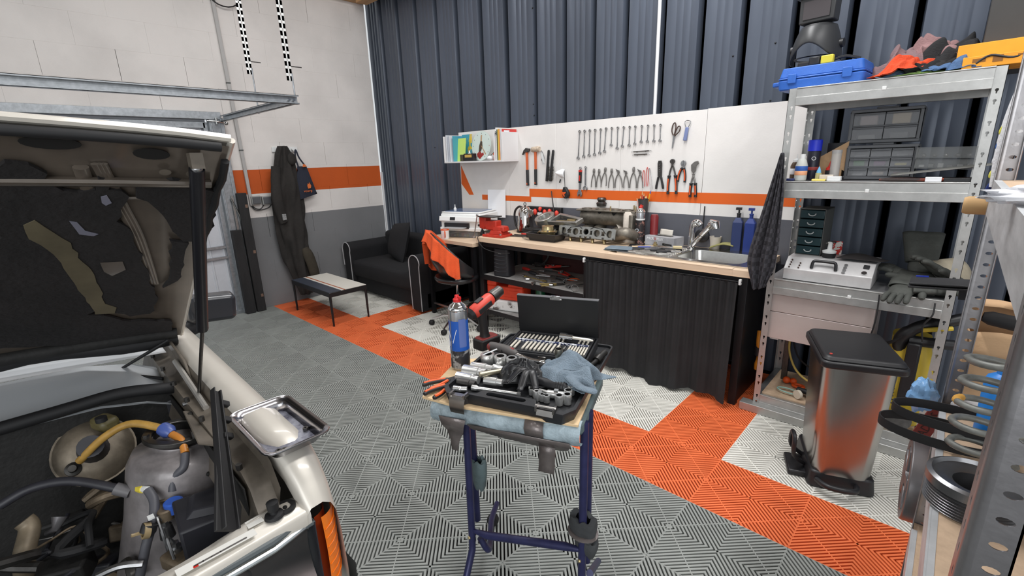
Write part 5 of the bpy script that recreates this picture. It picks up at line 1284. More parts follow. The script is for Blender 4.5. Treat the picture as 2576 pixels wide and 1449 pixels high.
# ---- third shelf
dt=thing('drawer_tower','dark teal five drawer tower with pale handles on the third shelf','drawers',M=T((.435,1.235,S3+.118)) @ RZ(-4))
m_teal=mat('dark_teal',(22,52,58),.45,var=.08); m_dgf=mat('tower_frame',(84,86,84),.6)
MB().box(0,.128,0,.16,0,.004).box(0,.128,0,.16,.256,.262).box(0,.004,0,.16,0,.262).box(.124,.128,0,.16,0,.262).box(0,.128,.156,.16,0,.262).obj('frame',m_dgf,dt)
for k in range(5):
    z0=.006+.0505*k
    d_=MB().box(.005,.123,-.004,.15,z0,z0+.044).obj('drawer',m_teal,dt,bev=.003)
    MB().tube([(.064+.018*math.cos(R(a)),-.009,z0+.028+.013*math.sin(R(a))) for a in range(180,361,20)],.0028,6).obj('drawer_handle',m_dgf if False else mat('pale_handle',(186,192,192),.4),d_)
mc=thing('ecu_tester','beige metal instrument case with a black handle and rows of knobs on the third shelf','instrument',M=T((.425,1.065,S3+.003)) @ RZ(0))
m_mc=mat('instrument_panel',(206,204,204),.4,.2,var=.12,vscale=8)
MB().add([(0,0,0),(.40,0,0),(.40,.30,0),(0,.30,0),(0,0,.060),(.40,0,.060),(.40,.075,.115),(0,.075,.115),(.40,.30,.115),(0,.30,.115)],
    [(0,1,5,4),(4,5,6,7),(7,6,8,9),(1,2,8,6,5),(0,4,7,9,3),(2,3,9,8),(0,3,2,1)]).obj('case_body',m_mc,mc,bev=.003)
SM=frame((0,0,.060),(1,0,0),(0,.075,.055))
MB().tube(spline([(.13,.02,.002),(.135,.045,.028),(.16,.05,.03),(.21,.05,.03),(.235,.045,.028),(.24,.02,.002)],4),.008,8,M=SM).obj('carry_handle',m_blackp,mc)
for x,n,mm,r_ in ((.025,4,m_brown,.004),(.07,3,m_brown,.004),(.275,4,m_tool,.008)):
    for k in range(n): MB().cyl((x+.001*k,.012+.018*k,0),(x+.001*k,.012+.018*k,.006),r_,seg=12,M=SM).obj('knob',mm,mc)
MB().box(.352,.378,.055,.080,.0,.006,M=SM).obj('rocker_switch',m_blackp,mc,bev=.002)
MB().cyl((.362,.022,0),(.362,.022,.008),.012,seg=16,M=SM).obj('knob',m_chrome,mc)
tag(MB().box(0,.045,0,.004,0,.075).obj('red_carton',mat('red_white_carton',(196,44,34),.5,col2=(226,220,212),vscale=20,spot=(.50,.52)),bev=.001,loc=(.60,1.33,S3+.119)),'red and white striped carton behind the spray gun on the third shelf','box')
sgn=thing('cup_brush','round white and black brush head standing right of the teal drawer tower','brush',(.605,1.215,S3+.119))
MB().lathe([(0,0),(.030,0),(.034,.022),(.030,.026),(0,.027)],20).obj('bristles',m_rubber,sgn)
MB().lathe([(.032,.026),(.034,.036),(.012,.046),(.010,.075),(.014,.085),(0,.090)],20).obj('holder',m_white,sgn)
MB().tube([(-.02,0,.075),(.0,0,.085),(.025,-.01,.088)],.006,8).obj('lever',m_dksteel,sgn)
tag(MB().grid(10,8,lambda i,j: (-.10+.20*i+.03*j,-.06+.13*j,.008+.012*math.sin(i*5)*j)).obj('leather_sheet',mat('dark_leather',(46,42,42),.8,var=.15),solid=.004,sub=1),'dark leather sheet lying on the instrument case behind its knobs','leather').matrix_world=T((.745,1.21,S3+.125))
m_glv=mat('grey_green_leather',(74,76,72),.75,var=.25,vscale=12,bump=.25,bscale=70)
m_cuff=mat('beige_cuff',(170,160,140),.85,var=.15)
def cuff(b,p0,p1,r0,r1,flat=.35,n=18,M=None):
    b.tube([p0,(Vector(p0)+Vector(p1))/2,p1],[r0,(r0+r1)/2,r1],n,caps=False,M=M,flat=flat); return b
def glove(label,M,L_=.30,tone=None):
    t=thing('welding_glove',label,'glove',M=M,group='leather gloves on the third shelf')
    mm=tone or m_glv
    def cf(i,j):
        a=2*math.pi*i; r_=.062+.022*(1-j)
        return (L_*j*.55-L_*.5,r_*math.cos(a),.030+.024*math.sin(a)*(1+.2*math.sin(a*3))+.006*noise.noise(Vector((i*6,j*4,1))))
    MB().grid(28,10,cf,wrapx=True).obj('cuff',mm,t,solid=.004,smooth=80)
    MB().ball((L_*.12,0,.028),.055,16,10,sc=(1.3,.95,.42)).obj('palm',mm,t)
    for k in range(4):
        y=-.036+.024*k; l=.075+.012*math.sin(k*1.3)
        MB().tube(spline([(L_*.25,y,.028),(L_*.25+l*.6,y*1.15,.030),(L_*.25+l,y*1.2,.016)],4),[.013]*7+[.011,.007],10).obj('finger',mm,t)
    MB().tube(spline([(L_*.0,.04,.03),(L_*.12,.075,.03),(L_*.26,.085,.02)],4),[.016]*7+[.013,.008],10).obj('thumb',mm,t)
    return t
glove('grey green leather glove hanging over the front edge of the third shelf, fingers down',T((.955,1.10,S3+.003)) @ RZ(-100) @ RY(14))
glove('stiff leather glove pointing left toward the instrument case',T((.96,1.24,S3+.025)) @ RZ(160) @ RY(-16))
glove('leather glove standing cuff-up behind the hanging one',T((.985,1.32,S3+.12)) @ RZ(-80) @ RY(58))
glove('rolled leather glove with a pale cuff at the right end of the third shelf',T((1.07,1.20,S3+.07)) @ RZ(-150) @ RY(-34),tone=m_glv)
glove('leather glove lying flat at the right front of the third shelf',T((1.055,1.115,S3+.003)) @ RZ(10),L_=.16)
tag(MB().grid(22,8,lambda i,j: (-.10+.2*j,.085*math.cos(math.pi*i),.01+.12*math.sin(math.pi*i))).obj('leather_roll',m_cuff,solid=.005,smooth=80),'pale rolled leather piece among the gloves on the right','leather').matrix_world=T((1.07,1.33,S3+.01)) @ RZ(60)
tag(MB().tube(spline([(.868,1.02,S3-.005),(.872,1.005,.70),(.862,1.01,.60),(.845,1.02,.50),(.85,1.03,.42)],6),.0035,6).obj('cable',blk),'black cable hanging from the middle of the third shelf','cable')
tag(MB().tube(spline([(1.075,1.02,S3-.01),(1.075,1.005,.76),(1.05,1.01,.70),(1.06,1.02,.62)],6),.0035,6).obj('cable',blk),'black cable hanging from the right end of the third shelf','cable')
# drawer cabinet hung under the third shelf
cb=thing('metal_cabinet','pale steel two drawer cabinet hung under the third shelf','cabinet',(.372,1.058,.468))
m_cab=mat('pale_metal_cabinet',(206,194,190),.35,.35,var=.08,vscale=3)
MB().box(0,.49,.012,.34,0,.268).obj('cabinet_body',m_cab,cb,bev=.003)
MB().box(.001,.489,0,.0115,.165,.266).obj('drawer',m_cab,cb,bev=.002)
MB().box(.001,.489,0,.0115,.003,.162).obj('drawer',m_cab,cb,bev=.002)
MB().box(.385,.46,-.001,0,.008,.030).obj('name_plate',m_paper,cb)
for (x,z) in ((.012,.02),(.012,.10)): MB().cyl((x,.001,z),(x,-.001,z),.002,seg=8).obj('screw',m_tool,cb)
MB().box(.02,.065,.04,.3,-.018,0).obj('runner',m_white,cb)
tag(MB().box(0,.03,0,.03,0,.345).obj('support_leg',m_dksteel,loc=(.43,1.32,.117)),'dark steel strut standing under the pale cabinet','strut')
# bottom shelf odds
tag(MB().tube(spline([(.46,1.30,.45),(.47,1.26,.34),(.53,1.20,.25),(.62,1.16,.21),(.70,1.16,.22)],6),.006,8).obj('yellow_hose',mat('yellow_hose',(200,176,96),.5)),'thin yellow hose sagging under the pale cabinet','hose')
tag(MB().tube(spline([(.47,1.32,.40),(.52,1.28,.30),(.62,1.25,.25),(.70,1.25,.24)],6),.005,8).obj('black_hose',m_rubber),'thin black hose sagging under the pale cabinet','hose')
rr=random.Random(4)
os_=thing('suction_hose','pale green hose loop with a white filter disc on the bottom shelf','hose',(.56,1.14,.118))
MB().tube([(-.04+.062*math.cos(R(a)),.03*math.sin(R(a)),.006+.01*math.sin(R(a/2))) for a in range(30,330,15)],.0045,8).obj('hose_loop',mat('pale_green_hose',(150,186,176),.5),os_)
MB().cyl((.01,-.05,.026),(.02,-.035,.026),.026,seg=20).obj('filter_disc',mat('cream_disc',(214,204,186),.6),os_)
MB().tube([(.0,.02,.03),(.05,.0,.035),(.10,-.01,.03)],.016,10).obj('coupling',blk,os_)
tag(MB().ball((0,0,.022),.022,12,8).ball((.035,.01,.020),.020,12,8).obj('orange_clamp',m_orange,loc=(.475,1.27,.118)),'orange plastic clamp at the back of the bottom shelf','clamp')
tag(MB().tube([(.03*math.cos(R(a)),.02*math.sin(R(a)),.010) for a in range(0,360,24)],.008,8,closed=True).obj('orange_ring',m_orange,loc=(.545,1.25,.118)),'orange ring lying behind the green hose loop','ring')
tag(MB().lathe([(0,0),(.035,0),(.037,.05),(.030,.062),(0,.063)],20).obj('grey_can',mat('blue_grey_can',(130,140,148),.4,.3),loc=(.655,1.12,.118)),'blue grey tin on the bottom shelf next to the hose','tin')
# yellow thing between bench and unit (coiled hose reel)
yt=thing('yellow_hook','black and amber plastic tool handle leaning in the gap beside the workbench','tool',(.325,1.18,.2))
MB().tube(spline([(0,0,0),(.005,0,.10),(.0,-.02,.18),(-.01,.01,.25)],5),[.02,.022,.024,.020,.018]+[.018]*11,10).obj('handle',mat('amber_plastic',(206,132,36),.5),yt)
MB().tube([(.0,-.01,.10),(.0,-.01,.16)],.025,10).obj('grip',blk,yt)
# pressure washer
pw=thing('pressure_washer','yellow and black pressure washer standing behind the bin at the right of the unit','pressure washer',(1.035,1.23,.117))
pw.scale=(.93,.93,.93)
m_ylw=mat('washer_yellow',(214,186,62),.45,var=.1,vscale=6)
def bodyf(i,j):
    a=2*math.pi*i; z=.50*j
    rx=.085+.03*math.sin(math.pi*min(1,j*1.1)); ry=.10+.02*math.sin(math.pi*j)
    return (rx*math.copysign(abs(math.cos(a))**.7,math.cos(a))-.02*j,ry*math.copysign(abs(math.sin(a))**.7,math.sin(a)),z)
b=MB(); b.grid(28,12,bodyf,wrapx=True); b.add([bodyf(k/28,1) for k in range(28)],[tuple(range(28))]); b.obj('washer_body',m_ylw,pw,smooth=70)
MB().tube(spline([(-.05,-.05,.40),(-.06,-.10,.50),(.0,-.10,.58),(.10,-.07,.62),(.20,-.03,.66)],6),[.035]*10+[.03]*15,12).obj('handle',m_blackp,pw)
MB().tube(spline([(-.03,-.105,.50),(.06,-.09,.50),(.15,-.06,.50)],5),.028,12).obj('handle_bar',m_blackp,pw)
MB().tube(spline([(.02,-.13,.575),(.05,-.135,.585),(.13,-.10,.60)],5),.012,8).obj('yellow_trim',m_ylw,pw)
MB().prism([(-.03,-.155),(.03,-.155),(.03,-.11),(-.03,-.11)],.16,.50).obj('lance_holder',m_blackp,pw,bev=.01)
for k in range(5): MB().tube([(-.095,-.105,.13+.022*k),(-.045,-.125,.122+.022*k)],.004,6).obj('vent_slit',m_blackp,pw)
MB().lathe([(.05,0),(.055,.04),(0,.042)],18,T((.0,-.15,.05)) @ RX(70)).obj('filter_cap',m_dksteel,pw)
tag(MB().tube(spline([(.90,1.17,.52),(.945,1.12,.56),(.98,1.11,.60)],5),.008,8).obj('washer_hose',m_rubber),'black hose running from behind the bin to the pressure washer','hose')
# hanging checked towel on the unit's front left post
def towel(i,j):
    z=1.512-.735*j
    w=.012+.135*min(1,j*1.45)**.8
    if j > .82: w *= 1-(j-.82)*3.2
    x=.372-.10*min(1,j*1.3)**1.2*.55+w*(i-.5)+.02*j
    y=1.0-.018-.030*j+.020*math.sin(i*15+1)*min(1,.25+j)*.8+.010*math.sin(i*31+j*3)
    return (x,y,z+.05*(i-.5)*max(0,j-.6))
def checkmat():
    m=mat('grey_checked_towel',(58,57,62),.95,var=.1,vscale=90,bump=.5,bscale=200)
    N=m.node_tree.nodes; L=m.node_tree.links; b=N['Principled BSDF']
    tc=N.new('ShaderNodeTexCoord'); mp=N.new('ShaderNodeMapping'); mp.inputs['Rotation'].default_value=(R(90),0,R(0)); mp.inputs['Scale'].default_value=(1,1,1)
    ch=N.new('ShaderNodeTexChecker'); ch.inputs['Scale'].default_value=42; ch.inputs['Color1'].default_value=lin((66,65,71)); ch.inputs['Color2'].default_value=lin((46,45,50))
    L.new(tc.outputs['Object'],mp.inputs[0]); L.new(mp.outputs[0],ch.inputs['Vector']); L.new(ch.outputs['Color'],b.inputs['Base Color'])
    return m
tag(MB().grid(44,46,towel).obj('towel',checkmat(),smooth=80,solid=.004,sub=1),'dark grey checked towel hanging from the corner post of the shelving unit','towel')
# ---- bin
BM=T((.832,.672,0)) @ RZ(20.5)
bn=thing('pedal_bin','brushed steel pedal bin with a black lid in front of the shelving unit','bin',M=BM)
m_bin=mat('bin_steel',(170,168,166),.26,1.0,var=.06,vscale=3)
def binpoly(w,d,r_,bow=.02):
    out=[]
    for p_ in rrect(-w/2,w/2,-d/2,d/2,r_,5): out.append(p_)
    return out
lv=[(.245,.315,.07,0),(.262,.345,.595,0)]
b=MB(); P0=binpoly(.235,.32,.05); P1=binpoly(.275,.365,.055); n=len(P0)
P0=[(p_[0],p_[1]-(.02*(1-(p_[0]/.12)**2) if p_[1] <-.1 else 0)) for p_ in P0]
P1=[(p_[0],p_[1]-(.02*(1-(p_[0]/.14)**2) if p_[1] <-.1 else 0)) for p_ in P1]
b.add([(p_[0],p_[1],.075) for p_ in P0]+[(p_[0],p_[1],.615) for p_ in P1],[(i,(i+1)%n,n+(i+1)%n,n+i) for i in range(n)])
b.obj('bin_body',m_bin,bn,smooth=50)
MB().prism(rrect(-.158,.158,-.215,.195,.035,4),.612,.645).obj('lid_rim',m_blackp,bn,bev=.008)
MB().prism(rrect(-.152,.152,-.208,.188,.03,4),.645,.664,top=.93).obj('lid',m_blackp,bn,bev=.006)
MB().cyl((-.118,-.165,.66),(-.118,-.165,.6665),.006,seg=10).obj('lid_button',mat('red_dot',(200,70,60),.4),bn)
MB().prism(rrect(-.135,.135,-.18,.18,.03,4),0,.078,top=.93).obj('base',m_blackp,bn,bev=.008)
MB().tube(spline([(-.10,-.18,.045),(-.06,-.235,.052),(.03,-.235,.052),(.055,-.185,.045)],5),.013,10).obj('pedal',m_blackp,bn)
MB().tube(spline([(-.125,-.06,.04),(-.185,-.10,.10),(-.192,-.10,.19),(-.192,-.03,.19),(-.185,.0,.10),(-.125,.02,.04)],5),.010,8).obj('carry_handle',m_blackp,bn)
MB().box(-.205,-.12,-.12,.04,.0,.03).obj('foot',m_blackp,bn,bev=.008)
# ================================================================ SECOND SHELVING UNIT, CLOSE ON THE RIGHT (front plane x = 1.14)
ru=thing('shelving_unit','nearest shelving unit on the right with its perforated corner post cut by the frame','shelving unit',(1.128,-1.22,0))
RL,RD,RHh=1.10,.42,2.05
m_post=mat('near_post_steel',(158,156,158),.36,.85,var=.14,vscale=10,bump=.04)
def oval(cx,cz,s=1.0): return ell(cx,cz,.0085*s,.0052*s,14)
def near_post(x,y,sx,sy,w1=.038,w2=.040,pitch=.030):
    b=MB(); rc=.011
    z=0.0
    while z < RHh-.02:
        holed_plate(b,w1-rc,z,z+pitch,[ell((w1-rc)*.50,z+pitch/2,.0072,.0042,12)],.0016,T((x+sx*rc,y,0)) @ Matrix.Diagonal((sx,1,1,1)))
        holed_plate(b,w2-rc,z,z+pitch,[ell((w2-rc)*.30,z+pitch/2,.0030,.0065,8)],.0016,T((x,y+sy*rc,0)) @ RZ(90*sy) @ Matrix.Diagonal((1,-sx*sy,1,1)))
        z += pitch
    cr_=[(x+sx*rc-sx*rc*math.sin(R(a)),y+sy*rc-sy*rc*math.cos(R(a))) for a in range(0,91,15)]
    nn=len(cr_)
    b.add([(p_[0],p_[1],0) for p_ in cr_]+[(p_[0],p_[1],z) for p_ in cr_],[(i,i+1,nn+i+1,nn+i) for i in range(nn-1)])
    b.box(min(x+sx*w1,x+sx*(w1-.002)),max(x+sx*w1,x+sx*(w1-.002)),min(y,y+sy*.012),max(y,y+sy*.012),0,z)
    return b.obj('post',m_post,ru,smooth=40)
near_post(0,0,1,1); near_post(0,RL,1,-1); near_post(RD,0,-1,1); near_post(RD,RL,-1,-1)
def rshelf(z,chip=True):
    MB().box(.004,RD-.004,.02,RL-.004,z-.012,z).obj('shelf_board',m_chip,ru)
    MB().box(.0,.0035,.042,RL-.042,z-.082,z+.002).box(.0035,.014,.042,RL-.042,z+.0,z+.0015).obj('side_beam',m_streak,ru)
    MB().box(.04,RD-.04,.001,.004,z-.07,z+.002).obj('front_beam',m_shelf,ru)
m_streak=mat('streaky_galvanised',(206,208,210),.5,.55,var=.22,vscale=5,stretch=(1,1,5))
RZ1,RZ2,RZ3=.40,.80,1.43
for z in (RZ1,RZ2,RZ3): rshelf(z)
def rp(x,y,z): return (x,y,z)
# pulley
pu=thing('crank_pulley','grooved steel crankshaft pulley lying on the near shelf','pulley',M=T((1.188,-.615,RZ2+.001)) @ RZ(10) @ RX(0))
m_pul=mat('pulley_steel',(120,120,122),.3,.9,var=.15)
prof=[(.040,0),(.070,0)]
for k in range(7): prof += [(.076,.006+.006*k),(.071,.009+.006*k)]
prof += [(.076,.048),(.078,.050),(.078,.068),(.070,.072),(.066,.064),(.040,.060),(.036,.058),(.036,.02),(.014,.018),(.014,.0),(.04,0)]
MB().lathe(prof,44,cap=False).obj('pulley_body',m_pul,pu,smooth=30)
# coil spring
sp_=thing('coil_spring','grey coil spring with an orange paint mark standing on the near shelf','spring',(1.205,-.40,RZ2+.001))
pts=[]
for k in range(0,5*24+1):
    a=2*math.pi*k/24; z=.010+.052*k/24
    r_=.062 if 12 < k < 108 else .056
    pts.append((r_*math.cos(a),r_*math.sin(a),z))
MB().tube(pts,.0078,10).obj('coil',mat('spring_grey',(126,128,124),.5,.4,var=.25,vscale=30),sp_)
MB().tube(pts[58:62],.0086,10).obj('paint_mark',mat('yellow_mark',(214,160,70),.6),sp_)
tag(MB().lathe([(0,0),(.032,0),(.034,.15),(.030,.16),(.016,.17),(.016,.19),(0,.191)],18).obj('blue_bottle',mat('bright_blue_bottle',(40,130,216),.4),loc=(1.225,-.24,RZ2+.001)),'bright blue bottle behind the coil spring','bottle')
# drive belts: two black loops lying over the shelf edge
for k,(c,lb,rr_) in enumerate((((1.13,-.30,RZ2+.034),'upper black drive belt sticking out over the shelf edge',.095),((1.115,-.335,RZ2+.003),'lower black drive belt sticking out over the shelf edge',.10))):
    t=thing('drive_belt',lb,'belt',c,group='drive belts on the near shelf')
    path=[(rr_*1.25*math.cos(R(a))+.02,rr_*.62*math.sin(R(a)),0) for a in range(0,360,10)]
    n=len(path); vs=[];
    for (x,y,z) in path:
        l=math.hypot(x-.02,y); ux,uy_=(x-.02)/l,y/l
        for (dr_,dz) in ((0,0),(.003,0),(.003,.024),(0,.024)): vs.append((x+ux*dr_,y+uy_*dr_,dz))
    fs2=[]
    for i in range(n):
        j=(i+1)%n
        for q in range(4): fs2.append((i*4+q,i*4+(q+1)%4,j*4+(q+1)%4,j*4+q))
    MB().add(vs,fs2).obj('belt_loop',m_rubber,t)
# cardboard box and things behind
cb2=thing('cardboard_box','torn open cardboard box standing on the near shelf behind the spring','box',M=T((1.25,.03,RZ2+.001)) @ RZ(4))
MB().box(-.105,.12,-.10,.10,0,.004).box(-.105,.12,-.10,-.096,.004,.215).box(-.105,-.101,-.096,.10,.004,.215).box(.116,.12,-.096,.10,.004,.215).box(-.105,.12,.096,.10,.004,.25).obj('carton',m_card,cb2)
MB().grid(8,5,lambda i,j: (-.105+.22*i+.012*j,-.098-.025*j+.0,.215-.06*j+.010*math.sin(i*5))).obj('flap',m_card,cb2,solid=.003)
MB().grid(8,5,lambda i,j: (-.105+.22*i,.098-.09*j,.25+.022*math.sin(j*2.6)+.008*math.sin(i*6))).obj('flap',m_card,cb2,solid=.003)
MB().box(-.03,.03,-.1012,-.1002,.035,.08).box(-.0,.02,-.1016,-.1004,.03,.033).obj('printed_mark',mat('card_print',(128,100,70),.8),cb2)
tag(MB().box(-.08,.10,-.05,.05,0,.03).obj('paper_stack',m_paper,bev=.001),'stack of white paper under the drive belts','paper').matrix_world=T((1.235,-.125,RZ2+.001)) @ RZ(-12)
hb_=thing('rubber_handle','black rubber lever handle sticking out above the cardboard box','handle',M=T((1.285,-.10,1.06)))
MB().tube([(-.115,.0,.012),(-.10,0,.010),(-.02,0,.0),(.06,0,-.012)],[.012,.019,.020,.014],14).obj('grip',m_rubber,hb_)
MB().tube([(.05,0,-.010),(.12,0,-.02)],.008,10).obj('rod',m_tool,hb_)
bag1=tag(MB().ball((0,0,0),.06,18,12,sc=(1,.7,.45)).obj('blister_pack',mat('clear_blister',(206,200,204),.2,trans=.5,bump=.8,bscale=25)),'crumpled clear plastic pack on top of the cardboard box','pack'); bag1.matrix_world=T((1.28,.02,RZ2+.305))
tag(MB().box(-.03,.03,-.02,.02,0,.03).obj('blue_block',mat('royal_blue',(30,60,190),.4),bev=.006,loc=(1.30,.06,RZ2+.33)),'royal blue plastic piece on top of the cardboard box','plastic piece')
# blue translucent bag hanging outside the far post
def crumple(name,label,cat,M,r_,sc,m_,seed,amp=.35,seg=30,rings=20):
    vs=[]
    def f(i,j):
        a=2*math.pi*i; th=math.pi*(j*.98+.01)
        d_=Vector((math.sin(th)*math.cos(a),math.sin(th)*math.sin(a),-math.cos(th)))
        n_=1+amp*noise.noise(d_*2.2+Vector((seed,0,0)))+amp*.6*abs(noise.noise(d_*5+Vector((0,seed,0))))
        return (d_.x*r_*sc[0]*n_,d_.y*r_*sc[1]*n_,d_.z*r_*sc[2]*n_)
    o=MB().grid(seg,rings,f,wrapx=True).obj(name,m_,smooth=35); o.matrix_world=M
    return tag(o,label,cat)
m_bluebag=mat('blue_film',(132,182,232),.25,alpha=.85)
crumple('blue_bag','crumpled pale blue plastic bag beside the far post, above the belts','bag',T((1.088,.02,.76)),.042,(.8,.9,1.2),m_bluebag,3.1)
# upper shelf: clear bag, white cloth
m_film=mat('clear_film',(232,234,240),.12,alpha=.8,bump=1.0,bscale=22)
crumple('plastic_bag','shiny clear plastic bag pointing out over the near upper shelf','bag',T((1.165,-.86,RZ3+.016)) @ RZ(-8),.05,(1.35,.8,.24),m_film,6.6,.5)
tag(MB().box(-.04,.09,-.06,.06,0,.05).obj('black_block',m_blackp,bev=.006,loc=(1.245,-.93,RZ3+.001)),'black block at the right edge of the frame on the upper shelf','block')
# things on the side of the far post (upper)
cw=thing('cork_board','narrow brown board standing along the far post of the near unit','board',(1.160,-.11,1.20))
MB().box(0,.008,0,.05,-.15,.30).obj('board',mat('brown_edge',(150,110,84),.9),cw)
tag(MB().lathe([(0,-.035),(.020,-.034),(.024,-.025),(.024,.03),(0,.031)],18,RY(90)).obj('wooden_plug',mat('tan_wood',(214,174,122),.7),loc=(1.118,-.05,1.36)),'tan wooden plug sticking out beside the far post','plug')
tag(MB().lathe([(0,-.055),(.003,-.05),(.008,-.04),(0,-.038)],10,RY(90)).obj('plug_tip',mat('tan_wood',(214,174,122),.7),loc=(1.118,-.05,1.36)),'small pointed tip of the tan wooden plug','plug') if False else None
wg=thing('work_glove','white, blue and yellow work glove clipped inside the far post','glove',M=T((1.148,-.06,1.50)))
m_wg=mat('white_glove',(226,228,232),.9,bump=.3,bscale=120)
def wgf(i,j):
    a=2*math.pi*i; z=.15-.24*j
    r_=.018+.018*math.sin(math.pi*min(1,.15+j*.85))
    return (r_*.6*math.cos(a)-.012*j,r_*1.1*math.sin(a),z)
MB().grid(18,14,wgf,wrapx=True).obj('glove_body',m_wg,wg,smooth=70)
for k,c_ in enumerate(((230,226,90),(40,90,160),(228,230,234),(232,228,96),(34,54,120))):
    MB().tube(spline([(-.010,-.01+.004*k,.07-.036*k),(-.020,-.01+.004*k,.058-.036*k),(-.024,-.01+.004*k,.040-.036*k)],4),[.006]*7+[.005,.003],8).obj('finger',mat('wg%d' %k,c_,.9),wg)
MB().box(-.008,.010,-.012,.012,.148,.166).obj('clip',m_blackp,wg,bev=.002)
# dark clip folder and mini shelf outside the far post, lower
fd=thing('clip_folder','black folder with a blue corner sticking out beside the far post','folder',M=T((1.075,.02,1.125)) @ RY(-4))
MB().box(-.07,.07,-.05,.05,0,.005).box(-.072,.07,-.052,.05,-.010,-.004).obj('folder',m_blackp,fd,bev=.001)
MB().box(-.06,-.03,.047,.053,.0,.008).obj('corner',mat('royal_blue',(30,60,190),.4),fd)
MB().box(.04,.072,-.03,.03,-.04,.0).obj('holder',m_blackp,fd)
# wheel rim and red caliper standing behind
wr=thing('wheel_rim','small grey alloy wheel hung against the far post of the near unit','wheel',M=T((1.122,.06,.44)) @ RZ(4) @ RY(90) @ Matrix.Scale(.68,4))
b=MB(); ring(b,.155,.205,-.045,.045,seg=40); b.obj('rim',mat('alloy_grey',(142,140,142),.35,.8),wr,bev=.006)
for k in range(5):
    MB().prism([(-.022,.03),(.022,.03),(.03,.16),(-.03,.16)],-.050,-.022,M=RZ(72*k+20)).obj('spoke',mat('alloy_grey',(142,140,142),.35,.8),wr,bev=.006)
MB().tube([(0,0,0),(.02,-.14,.02),(.02,-.245,.02)],.008,8).obj('hook',m_tool,wr)
MB().lathe([(0,-.055),(.05,-.05),(.055,0),(0,.0)],24).obj('hub',mat('alloy_grey',(142,140,142),.35,.8),wr)
rc=thing('red_bag','dark red bag strap with black lettering hanging by the wheel','strap',M=T((1.098,.10,.555)) @ RX(0) @ RY(16) @ Matrix.Scale(.8,4))
MB().box(-.028,.028,-.006,.006,0,.20).obj('strap',mat('dark_red_strap',(120,44,38),.7),rc,bev=.002)
text('ADIOS',.040,mat('dark_brown_print',(50,24,22),.7),T((0,-.0068,.10)) @ RX(90) @ RZ(90),rc,'lettering')
# ================================================================ THE CAR (nose toward +x, open bonnet; its left wing at y = -1.45)
car=thing('car','champagne beige car with its bonnet open, nose pointing at the camera','car',(0,-2.3,0))
def cm(x,y,z): return (x,y+2.3,z)          # world -> car coordinates
m_paint=mat('champagne_paint',(204,198,188),.4,.3,var=.04,vscale=3,coat=.3)
m_inner=mat('shaded_inner_paint',(104,96,86),.45,.15,var=.35,vscale=9,coat=.2)  # shade in the wing channel is put into this darker brown
m_bay=mat('dirty_bay_black',(26,25,24),.7,var=.4,vscale=12,bump=.2)
m_ebk=mat('engine_black_plastic',(40,40,46),.5,var=.25,vscale=16)
m_seal=mat('rubber_seal',(22,22,24),.65)
m_glassd=mat('windscreen_glass',(46,60,62),.04,0.0,coat=1.0)
# left wing: swept section along x. profile points (y offset inward, z) vary with x
def wing_z(x): return .958-.045*(x+.9)-.115*max(0,(x-.0)/.15)**1.8
def wing_y(x): return -1.446-.012*max(0,(x-.02)/.13)**2
def wing(i,j):
    x=-1.35+1.50*i
    zt=wing_z(x); yo=wing_y(x)
    prof=[(-.105,-.045),(-.100,-.012),(-.085,0),(-.045,.002),(-.018,-.010),(-.004,-.035),(0.004,-.09),(.008,-.20),(.006,-.34),(.0,-.46)]
    p_=prof[round(j*(len(prof)-1))]
    sc_=1-.35*max(0,(x+.02)/.17)
    return cm(x,yo+p_[0]*sc_,zt+p_[1])
MB().grid(40,10,wing).obj('wing_panel',m_paint,car,smooth=60)
# front end cap of the wing that meets the indicator
# inner gutter of the wing
def gut(i,j):
    x=-1.0+1.10*i
    prof=[(-.100,-.012),(-.108,-.05),(-.135,-.055),(-.150,-.055),(-.155,-.10),(-.175,-.16)]
    p_=prof[round(j*5)]
    return cm(x,wing_y(x)+p_[0],wing_z(x)+p_[1])
MB().grid(24,6,gut).obj('inner_wing_channel',m_inner,car,smooth=40)
for k in range(7): MB().cyl(cm(-.85+.14*k,-1.594,.90-.006*k),cm(-.85+.14*k,-1.594,.912-.006*k),.007,seg=6).obj('bolt',m_dksteel,car)
# door, sill and A-pillar area behind (mostly hidden)
MB().box(*[0]*0) if False else None
MB().grid(12,6,lambda i,j: cm(-1.35-1.3*i,-1.452-.03*abs(j-.5),.42+.55*j)).obj('door_panel',m_paint,car)
# mirror
mr=MB(); mr.prism(rrect(-.085,.085,-.055,.055,.022,5),-.035,.035,top=.9);
o=mr.obj('door_mirror',mat('mirror_black',(38,40,46),.35,coat=.3),car,bev=.014); o.matrix_local=T(cm(-.955,-1.372,1.003)) @ RZ(90) @ RX(90) @ RZ(-6)
MB().tube([cm(-.98,-1.46,.93),cm(-.97,-1.40,.95)],.03,10).obj('mirror_arm',m_ebk,car)
